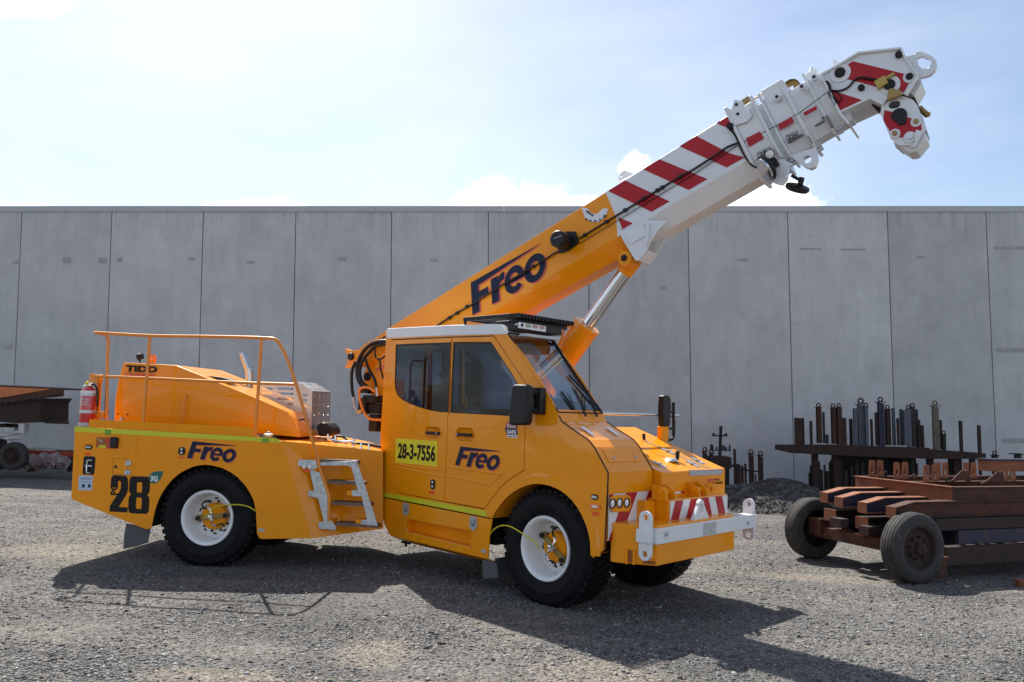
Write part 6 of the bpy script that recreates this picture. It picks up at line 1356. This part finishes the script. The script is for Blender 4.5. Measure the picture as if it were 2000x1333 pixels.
tops = [(1741, 1012, 'nearest tapered rusty beam on the trailer, just above the front tyre', ('rust', 'rust', 'rust2')), (1685, 1002.6, 'second tapered beam from the front tyre with a dark blue web', ('bluepaint', 'rust2', 'rust2')), (1639, 991.6, 'third tapered beam from the front tyre, beside the farthest one', ('bluepaint', 'rust2', 'rust2')), (1610, 982, 'farthest tapered beam on the trailer, above the rear tyre', ('bluepaint', 'rust2', 'rust2'))]
ys_ = [.28, .75, 1.17, 1.50]
for (px, py, lab, ms), y in zip(tops, ys_):
    x, z = TR.at((px, py), y); beam_thing(y, z, x, 7.0, .15, .215, ms, lab, G)
for (px, py, y, lab) in ((1684, 1034, .82, 'lower blunt beam under the second tapered beam, with a chalk mark on its end'), (1622, 1018, 1.35, 'lower blunt beam end under the farthest tapered beams')):
    x, z = TR.at((px, py), y); beam_thing(y, z, x, 7.0, .22, .17, ('darkrust', 'darkrust', 'rust2'), lab, G, False)
# bunk that carries the lower beams
objs('bunk', MB().box(.15, .32, .35, 1.75, .60, .70).box(1.6, 1.8, .35, 1.75, .60, .72), 'darkrust', trailer, TR, .006)
_z = lambda py: TR.at((1900, py), .1)[1]
obj('side_channel', MB().box(TR.at((1872, 1050), .1)[0], 7.0, .10, .16, _z(1062), _z(1036)), 'bluepaint', trailer, TR); obj('upper_channel', MB().box(.45, 7.0, .12, .18, _z(1034), _z(1013)), 'darkrust', trailer, TR); obj('lower_channel', MB().box(.55, 7.0, .05, .2, _z(1100), _z(1066)), 'darkrust', trailer, TR)
# top rusty frame with upright plate pairs
fx0, fz0 = TR.at((1861, 981), .30); fz1 = TR.at((1861, 951), .30)[1]
topf = empty('welded_cradle', TR.M @ Matrix.Translation((fx0, .3, fz0)), 'rusty welded frame with pairs of upright plates lying on top of the beams', 'steel frame')
fb = MB(); L2 = 1.75
fb.box(fx0 - .05, fx0 + .05, .30, .30 + L2, fz0, fz0 + .014).box(fx0 - .05, fx0 + .05, .30, .30 + L2, fz1 - .014, fz1).box(fx0 - .006, fx0 + .006, .30, .30 + L2, fz0, fz1)
obj('end_rail', fb, 'rust2', topf, TR); fs = MB()
for y in (.30, 1.1, 2.0): fs.box(fx0, fx0 + 6, y - .05, y + .05, fz1 - .014, fz1 - .001).box(fx0, fx0 + 6, y - .05, y + .05, fz0, fz0 + .012).box(fx0, fx0 + 6, y - .006, y + .006, fz0, fz1 - .01)
objs('side_rail', fs, 'rust', topf, TR)
def upright(x, y):
    for k in (0, .17):
        b = MB(); w_ = .065; pl_ = [(x + k - w_, fz1 - .001), (x + k + w_, fz1 - .001), (x + k + w_ * .85, fz1 + .235), (x + k + w_ * .6, fz1 + .25), (x + k - w_ * .9, fz1 + .25)]
        b.plate([pl_, rounded(x + k - .028, x + k + .012, fz1 + .06, fz1 + .14, .008, 2)], y - .008, y + .008); obj('upright_plate', b, 'rust2', topf, TR)
def at_top(px, y): return TR.at((px, 930), y)[0]
for (px, y) in ((1698, 1.95), (1746, 1.5), (1804, .95), (1826, 1.6), (1882, 1.6), (1958, 1.1)): upright(at_top(px, y) + .06, y)
ar = MB(); x = at_top(1850, .9); ar.prism([(x, fz1), (x + .12, fz1 + .04), (x + .30, fz1 + .17), (x + .44, fz1 + .17), (x + .5, fz1), (x + .3, fz1 + .03)], .9, .916); x = at_top(1925, .7); ar.prism([(x - .1, fz1), (x + .02, fz1 + .04), (x + .25, fz1 + .17), (x + .36, fz1 + .17), (x + .4, fz1), (x + .2, fz1 + .03)], .7, .716); objs('swing_arm', ar, 'rust', topf, TR)
sh_ = MB()
for (px, y) in ((1730, 1.8), (1785, 1.3), (1851, .8)): x = at_top(px, y); sh_.torus((x, y, fz1 + .05), .035, .012, 12, 6)
objs('shackle', sh_, 'darkrust', topf, TR)
tb_ = empty('timber_box', TR.M @ Matrix.Translation((fx0 + 1.2, 1.9, fz1)), 'orange brown steel box lying behind the upright plates at the right edge', 'steel box')
x = TR.at((1925, 920), 2.0)[0]; obj('box_body', MB().box(x, x + 4, 1.9, 2.15, fz1 + .08, fz1 + .26), 'rust2', tb_, TR, .005); obj('box_lid', MB().box(x - .02, x + 4, 1.88, 2.17, fz1 + .262, fz1 + .29), 'bluepaint', tb_, TR)
xs_, zs_ = TR.at((1978, 1148), -.1)
tim = gpt((1990, 1146)); t0 = empty('timber_block', Matrix.Translation(tim), 'small orange timber block on the ground at the right edge', 'timber block'); obj('block', MB().box(-.02, .6, -.06, .06, 0, .09), 'rust2', t0, Matrix.Translation(tim), .006)

# ------------------------------------------------------------------ rack of posts by the wall
RY = 21.3
RK = world_frame(RY); rk_z = RK.at((1700, 880))[1]
rack = empty('post_rack', Matrix.Translation((RK.at((1700, 880))[0], RY, ground(9.6, RY))), 'dark rusty shelf rack holding many steel posts against the concrete wall', 'rack')
def rkpoly(pts, y0, y1, name, m): return obj(name, MB().prism(RK.T(cM(*pts)), y0, y1), m, rack, RK, .006)
rkpoly((45, 345, 420, 345, 985, 365, 985, 432, 520, 415, 130, 395, 45, 375), -.15, .05, 'shelf_beam', 'darkrust')
rkpoly((985, 372, 1335, 398, 1335, 433, 985, 432), -.12, .05, 'shelf_beam', 'darkrust')
rkpoly((470, 405, 985, 425, 985, 434, 480, 416), .05, .6, 'shelf_plate', 'dark')
for px in (313, 440, 700, 870, 1035, 1195): 
    x, z = RK.at(cM(px, 420)[0]); g = ground(x, RY + .3); obj('rack_leg', MB().box(x - .07, x + .07, .2, .34, g - .1, z + .1), 'darkrust', rack, RK)
x0_, x1_ = RK.at(cM(470, 430)[0])[0], RK.at(cM(1000, 430)[0])[0]; obj('rack_back', MB().box(x0_, x1_, .7, .75, ground(9, 22) - .1, rk_z - .12), 'dark', rack, RK)
GP = 'steel posts in the wall rack'
posts = [(185, 40, 178, 345, 0, 'postrust'), (215, 13, 180, 345, 0, 'postrust'), (265, 14, 198, 345, 0, 'darkrust'), (313, 26, 118, 335, 1, 'postrust'), (343, 12, 143, 335, 0, 'bluepaint'), (366, 14, 283, 340, 0, 'darkrust'), (403, 24, 122, 340, 1, 'postrust'), (438, 28, 120, 345, 1, 'postrust'), (468, 24, 180, 345, 0, 'postrust'), (512, 16, 186, 350, 0, 'darkrust'), (538, 20, 120, 370, 0, 'bluesteel'), (575, 40, 98, 360, 1, 'bluesteel'), (607, 18, 118, 360, 1, 'bluesteel'), (640, 12, 188, 355, 0, 'postrust'), (668, 13, 145, 350, 0, 'darkrust'), (697, 34, 85, 400, 1, 'bluepaint'), (740, 26, 130, 350, 1, 'darkrust'), (775, 16, 118, 350, 0, 'bluesteel'), (803, 12, 182, 350, 0, 'postrust'), (823, 16, 125, 350, 0, 'bluesteel'), (848, 26, 133, 350, 0, 'bluesteel'), (870, 22, 130, 385, 1, 'bluesteel'), (895, 20, 120, 360, 1, 'darkrust'), (919, 13, 127, 365, 0, 'bluepaint'), (935, 12, 190, 365, 0, 'postrust'), (954, 16, 226, 365, 0, 'darkrust'), (1035, 34, 108, 375, 1, 'olive'), (1066, 16, 193, 375, 0, 'darkrust'), (1088, 20, 290, 380, 1, 'dark'), (1192, 16, 198, 390, 0, 'darkrust'), (1306, 16, 226, 398, 0, 'darkrust')]
ordw = ['first', 'second', 'third', 'fourth', 'fifth', 'sixth', 'seventh', 'eighth', 'ninth', 'tenth', 'eleventh', 'twelfth', 'thirteenth', 'fourteenth', 'fifteenth', 'sixteenth', 'seventeenth', 'eighteenth', 'nineteenth', 'twentieth', 'twenty first', 'twenty second', 'twenty third', 'twenty fourth', 'twenty fifth', 'twenty sixth']
COLW = dict(postrust='rusty brown', darkrust='dark rusty', bluepaint='dark blue', bluesteel='blue grey', olive='olive grey', dark='black')
cnt = {}
def steel_post(fr, c, w_, zt, zb_, ringed, m, lab, group, y=0):
    x, z1_ = fr.at(c(w_[0], zt)[0], y); z0_ = fr.at(c(w_[0], zb_)[0], y)[1]; wd = w_[1]; hw = (fr.at(c(w_[0] + wd, zt)[0], y)[0] - x) / 2
    root = empty('steel_post', fr.M @ Matrix.Translation((x, y, z0_)), lab, 'post', group)
    b = MB()
    if wd > 30: 
        for k in range(3): b.box(x - hw + k * hw * .68, x - hw + k * hw * .68 + hw * .6, y - .05, y + .05, z0_, z1_ - (.01 * k))
    elif wd > 18: b.box(x - hw, x + hw, y - hw, y - hw + .02, z0_, z1_).box(x - hw, x + hw, y + hw - .02, y + hw, z0_, z1_).box(x - .015, x + .015, y - hw + .02, y + hw - .02, z0_, z1_)
    else: b.box(x - hw, x + hw, y - hw, y + hw, z0_, z1_)
    obj('shaft', b, m, root, fr)
    if ringed:
        obj('cap_plate', MB().box(x - hw * 1.45, x + hw * 1.45, y - hw * 1.2, y + hw * 1.2, z1_, z1_ + .025), m, root, fr); r = max(.05, hw * .8)
        obj('lifting_ring', MB().torus((x, y, z1_ + .025 + r * 1.0), r, r * .32, 16, 6).box(x - r * .9, x - r * .5, y - .02, y + .02, z1_ + .02, z1_ + .02 + r).box(x + r * .5, x + r * .9, y - .02, y + .02, z1_ + .02, z1_ + .02 + r), m if m != 'bluesteel' else 'darkrust', root, fr, smooth=50)
random.seed(5)
for (px, wd, zt, zb_, rg_, m_) in posts:
    k = (COLW[m_], rg_, 0); cnt[k] = cnt.get(k, 0) + 1
    lab = '%s %s post, %s of its kind from the left in the wall rack' % (COLW[m_], 'ring topped' if rg_ else 'plain', ordw[cnt[k] - 1])
    steel_post(RK, cM, (px, wd), zt, zb_, rg_, m_, lab, GP, random.choice((-.05, .02, .12, .2)) if wd < 18 else random.choice((-.08, 0)))
GL = 'dark posts standing below the rack shelf'
low = sorted([(256, 9, 520, 640), (290, 10, 505, 645), (315, 12, 450, 650), (350, 9, 470, 645), (384, 12, 455, 650), (418, 10, 480, 650), (452, 14, 445, 655), (272, 20, 475, 645), (300, 18, 470, 648), (330, 16, 500, 640), (368, 22, 510, 650), (400, 22, 440, 652), (436, 16, 430, 655), (478, 24, 500, 655), (515, 16, 480, 655), (545, 20, 440, 655), (580, 18, 450, 655), (860, 22, 440, 560), (890, 26, 435, 560), (920, 12, 460, 560), (1130, 22, 425, 560), (1192, 12, 430, 520), (1265, 26, 435, 560), (1315, 14, 485, 560), (1405, 26, 415, 520)])
for i, (px, wd, zt, zb_) in enumerate(low):
    steel_post(RK, cM, (px, wd), zt, zb_ + 20, 1 if px in (1405, 1265) else 0, 'darkrust' if i % 2 else 'dark', ('short dark post below the rack shelf, %s from the left' % ordw[i]) if px < 1300 else ('dark ring topped post right of the rack, under the last wall joint' if px == 1405 else 'thin dark post standing just right of the rack'), GL, .35)
# cross bar tee at far right
tee = empty('steel_tee', RK.M @ Matrix.Translation(RK.p3(cM(1545, 470)[0])), 'dark tee shaped steel post behind the upright plates at the right', 'post')
obj('shaft', MB().prism(RK.T(cM(1532, 400, 1565, 400, 1565, 500, 1532, 500)), -.05, .05), 'dark', tee, RK); obj('cross_bar', MB().prism(RK.T(cM(1502, 398, 1578, 402, 1578, 408, 1502, 405)), -.05, .05), 'dark', tee, RK)

# posts left of the rack behind the crane front
LK = world_frame(21.0)
def lk(pts): return LK.T(cN(*pts))
crs = empty('cross_post', LK.M @ Matrix.Translation(LK.p3(cN(285, 680)[0])), 'tall dark steel post with a cross bar and small pegs behind the crane front', 'post')
obj('shaft', MB().prism(lk((276, 318, 305, 318, 292, 690, 262, 690)), -.04, .04), 'dark', crs, LK); obj('cross_bar', MB().prism(lk((195, 425, 362, 425, 362, 440, 195, 440)), -.04, .03).prism(lk((195, 400, 215, 400, 215, 440, 195, 440)), -.05, .05).prism(lk((342, 405, 362, 405, 362, 442, 342, 442)), -.05, .05).prism(lk((150, 602, 410, 605, 410, 614, 150, 610)), -.03, .03), 'darkrust', crs, LK)
pg_ = MB()
for (x, z) in ((173, 530), (193, 540), (239, 562), (306, 545), (330, 545), (352, 568), (393, 540)): pg_.prism(lk((x - 6, z, x + 6, z, x + 8, 606, x - 8, 606)), -.03, .03)
objs('peg', pg_, 'dark', crs, LK)
bxs = empty('steel_bin', LK.M @ Matrix.Translation(LK.p3(cN(280, 820)[0])), 'dark rusty open steel bin behind the crane front, under the cross post', 'bin')
obj('bin_body', MB().prism(lk((150, 680, 405, 685, 405, 820, 150, 820)), -.1, .5), 'darkrust', bxs, LK, .01); obj('bin_stand', MB().prism(lk((340, 820, 385, 820, 385, 1080, 340, 1080)), -.05, .05).prism(lk((400, 775, 440, 775, 440, 800, 400, 800)), -.05, .05), 'dark', bxs, LK)
for i, (px, wd, zt, zb_, rg_) in enumerate(((100, 44, 630, 800, 1), (180, 40, 650, 800, 1), (453, 26, 590, 1000, 0), (495, 46, 765, 990, 0), (543, 26, 790, 980, 0), (580, 22, 765, 960, 0), (648, 50, 655, 960, 1), (758, 50, 675, 960, 1), (700, 14, 890, 950, 0))):
    labs = ['ring topped dark post at the left edge of the bin behind the crane', 'ring topped dark post beside the cross post', 'tall thin post right of the steel bin', 'wide short post behind the gravel pile', 'short post second from the gap behind the gravel pile', 'thin short post just left of the two ringed posts', 'left one of two ringed posts behind the gravel pile', 'right one of two ringed posts behind the gravel pile', 'tiny stub post between the two ringed posts']
    steel_post(LK, cN, (px, wd), zt, zb_ + 60, rg_, 'darkrust' if i % 2 else 'postrust', labs[i], 'posts behind the gravel pile', .0 if i != 1 else .2)
tie = empty('tie_bar', LK.M @ Matrix.Translation(LK.p3(cN(620, 850)[0])), 'thin dark bar lying across the posts behind the gravel pile', 'bar'); obj('bar', MB().prism(lk((520, 812, 600, 830, 740, 845, 740, 862, 600, 850, 520, 830)), -.12, -.07), 'dark', tie, LK)

# gravel pile in the shade
def pile():
    rng = np.random.default_rng(8); cx, cy, h, rad = 6.05, 18.9, .74, 1.9; n = 40; g = np.linspace(-1, 1, n); U, V_ = np.meshgrid(g, g); X = cx + U * rad * 1.25; Y = cy + V_ * rad * .8; r = np.sqrt(U ** 2 + V_ ** 2)
    Hh = h * np.clip(1 - r ** 1.25, 0, 1) * (1 + .12 * np.sin(X * 3 + Y * 2)) + .02 * rng.normal(0, 1, X.shape) * (r < 1)
    Zz = ground(X, Y) + Hh - .04; idx = np.arange(n * n).reshape(n, n); Fc = np.stack([idx[:-1, :-1], idx[:-1, 1:], idx[1:, 1:], idx[1:, :-1]], -1).reshape(-1, 4)
    me = bpy.data.meshes.new('gravel_pile'); me.from_pydata(np.stack([X, Y, Zz], -1).reshape(-1, 3).tolist(), [], Fc.tolist()); me.polygons.foreach_set('use_smooth', [True] * len(me.polygons))
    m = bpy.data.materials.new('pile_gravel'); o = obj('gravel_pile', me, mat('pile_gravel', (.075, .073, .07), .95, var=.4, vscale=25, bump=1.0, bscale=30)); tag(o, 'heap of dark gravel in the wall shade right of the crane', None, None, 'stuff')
    k = 16000; a = rng.uniform(0, 6.283, k); q = np.sqrt(rng.random(k)); X2 = cx + np.cos(a) * q * rad * 1.25; Y2 = cy + np.sin(a) * q * rad * .8
    Z2 = ground(X2, Y2) + h * np.clip(1 - q ** 1.25, 0, 1) * (1 + .12 * np.sin(X2 * 3 + Y2 * 2)) - .03
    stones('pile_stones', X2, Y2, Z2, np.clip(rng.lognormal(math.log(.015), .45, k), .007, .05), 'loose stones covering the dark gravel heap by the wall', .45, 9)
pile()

# ------------------------------------------------------------------ left edge: tilt tray, wheel, bars and wrapped bundle
LT = world_frame(20.6)
tray = empty('tray_trailer', LT.M @ Matrix.Translation((-14.2, 0, ground(-14, 20.6))), 'rusty orange steel ramp deck on a small wheel at the left edge', 'trailer')
obj('ramp_deck', MB().prism(LT.T(cO(-600, 160, 0, 182, 825, 225, 822, 305, 600, 325, 0, 400, -600, 420)), -.6, -.55).prism(LT.T(cO(-600, 160, 0, 182, 700, 219, 700, 236, 0, 200, -600, 178)), -.55, 1.2), 'rust', tray, LT, .006)
obj('ramp_face', MB().prism(LT.T(cO(-600, 175, 0, 195, 700, 228, 180, 318, 0, 345, -600, 380)), -.625, -.602), 'orangesteel', tray, LT)
rv = MB()
for i in range(11): 
    p = cO(10 + i * 62, 385 - i * 9.5)[0]; x, z = LT.at(p, -.6); rv.box(x - .05, x + .05, -.63, -.601, z - .025, z + .025)
objs('deck_slot', rv, 'dark', tray, LT)
obj('tray_frame', MB().prism(LT.T(cO(-600, 420, 0, 395, 600, 325, 560, 385, 555, 580, 300, 590, 100, 570, 0, 560, -600, 560)), -.5, .8), 'darkrust', tray, LT)
obj('prop_bar', MB().prism(LT.T(cO(555, 565, 795, 572, 795, 602, 555, 592)), -.3, -.2).tube([LT.p3(p, -.3) for p in cO(565, 450, 712, 505)], .035, 8, False).tube([LT.p3(p, -.3) for p in cO(565, 520, 712, 520)], .04, 8, False).prism(LT.T(cO(0, 600, 150, 610, 150, 640, 0, 640)), -.3, .3), 'darkrust', tray, LT)
obj('jack', MB().tube([LT.p3(p, -.4) for p in cO(-40, 740, 90, 715, 240, 680)], .05, 8, False).tube([LT.p3(p, -.4) for p in cO(60, 760, 230, 752)], .045, 8, False).box(*(lambda a, b: (a[0], b[0], -.5, -.3, b[1], a[1]))(LT.at(cO(228, 600)[0], -.4), LT.at(cO(285, 700)[0], -.4))).box(*(lambda a, b: (a[0], b[0], -.45, -.2, b[1], a[1]))(LT.at(cO(0, 640)[0], -.4), LT.at(cO(160, 690)[0], -.4))), 'greywhite', tray, LT)
wx, wz = LT.at(cO(125, 955)[0], -.5); old_wheel(tray, LT, wx, -.5, wz, False, .40 / .455 * .88, 0, 'oldrubber')
obj('wheel_guard', MB().prism(LT.T(cO(-200, 760, 20, 770, 60, 1090, -200, 1090)), -.3, .2), 'dark', tray, LT)
bars = empty('red_beam', LT.M @ Matrix.Translation(LT.p3(cO(520, 960)[0], .3)), 'long red steel beam lying on packing by the wall at the left', 'steel beam')
obj('beam_body', MB().prism(LT.T(cO(232, 885, 810, 905, 810, 970, 232, 940), .3), .3, .5), 'redsteel', bars, LT, .006)
objs('packing', MB().box(LT.at(cO(300, 940)[0], .3)[0], LT.at(cO(340, 940)[0], .3)[0], .28, .55, LT.at(cO(300, 1080)[0], .3)[1] - .1, LT.at(cO(300, 940)[0], .3)[1]).box(LT.at(cO(740, 940)[0], .3)[0], LT.at(cO(780, 940)[0], .3)[0], .28, .55, LT.at(cO(300, 1080)[0], .3)[1] - .1, LT.at(cO(740, 960)[0], .3)[1]), 'dark', bars, LT)
shb = empty('steel_sheet', LT.M @ Matrix.Translation(LT.p3(cO(430, 880)[0], .6)), 'pale grey sheet lying on top of the red beam by the wall', 'sheet'); obj('sheet', MB().prism(LT.T(cO(270, 868, 590, 888, 590, 903, 270, 884), .35), .35, .9), 'greywhite', shb, LT); obj('dark_bar', MB().prism(LT.T(cO(590, 890, 800, 893, 800, 906, 590, 904), .3), .32, .45), 'dark', shb, LT)
def bundle():
    rng = np.random.default_rng(2); b = MB(); n = 26; m = 12
    a = Vector(LT.p3(cO(250, 1000)[0], -.1)); c = Vector(LT.p3(cO(740, 1010)[0], -.1)); V = []
    for i in range(n):
        t = i / (n - 1); p = a.lerp(c, t); r = .20 * (1 if .05 < t < .9 else .6)
        for j in range(m):
            q = 2 * math.pi * j / m; rr = r * (1 + .3 * rng.normal() * .6); V.append((p.x, p.y + rr * math.cos(q), p.z + rr * .9 * math.sin(q) - .01))
    Fc = [(i * m + j, i * m + (j + 1) % m, (i + 1) * m + (j + 1) % m, (i + 1) * m + j) for i in range(n - 1) for j in range(m)] + [list(range(m)), [(n - 1) * m + j for j in range(m)]]
    b.add(V, Fc); o = obj('wrapped_bundle', b, 'plasticwrap', None, LT); tag(o, 'bundle wrapped in crumpled pale plastic lying below the red beam', 'bundle')
bundle()
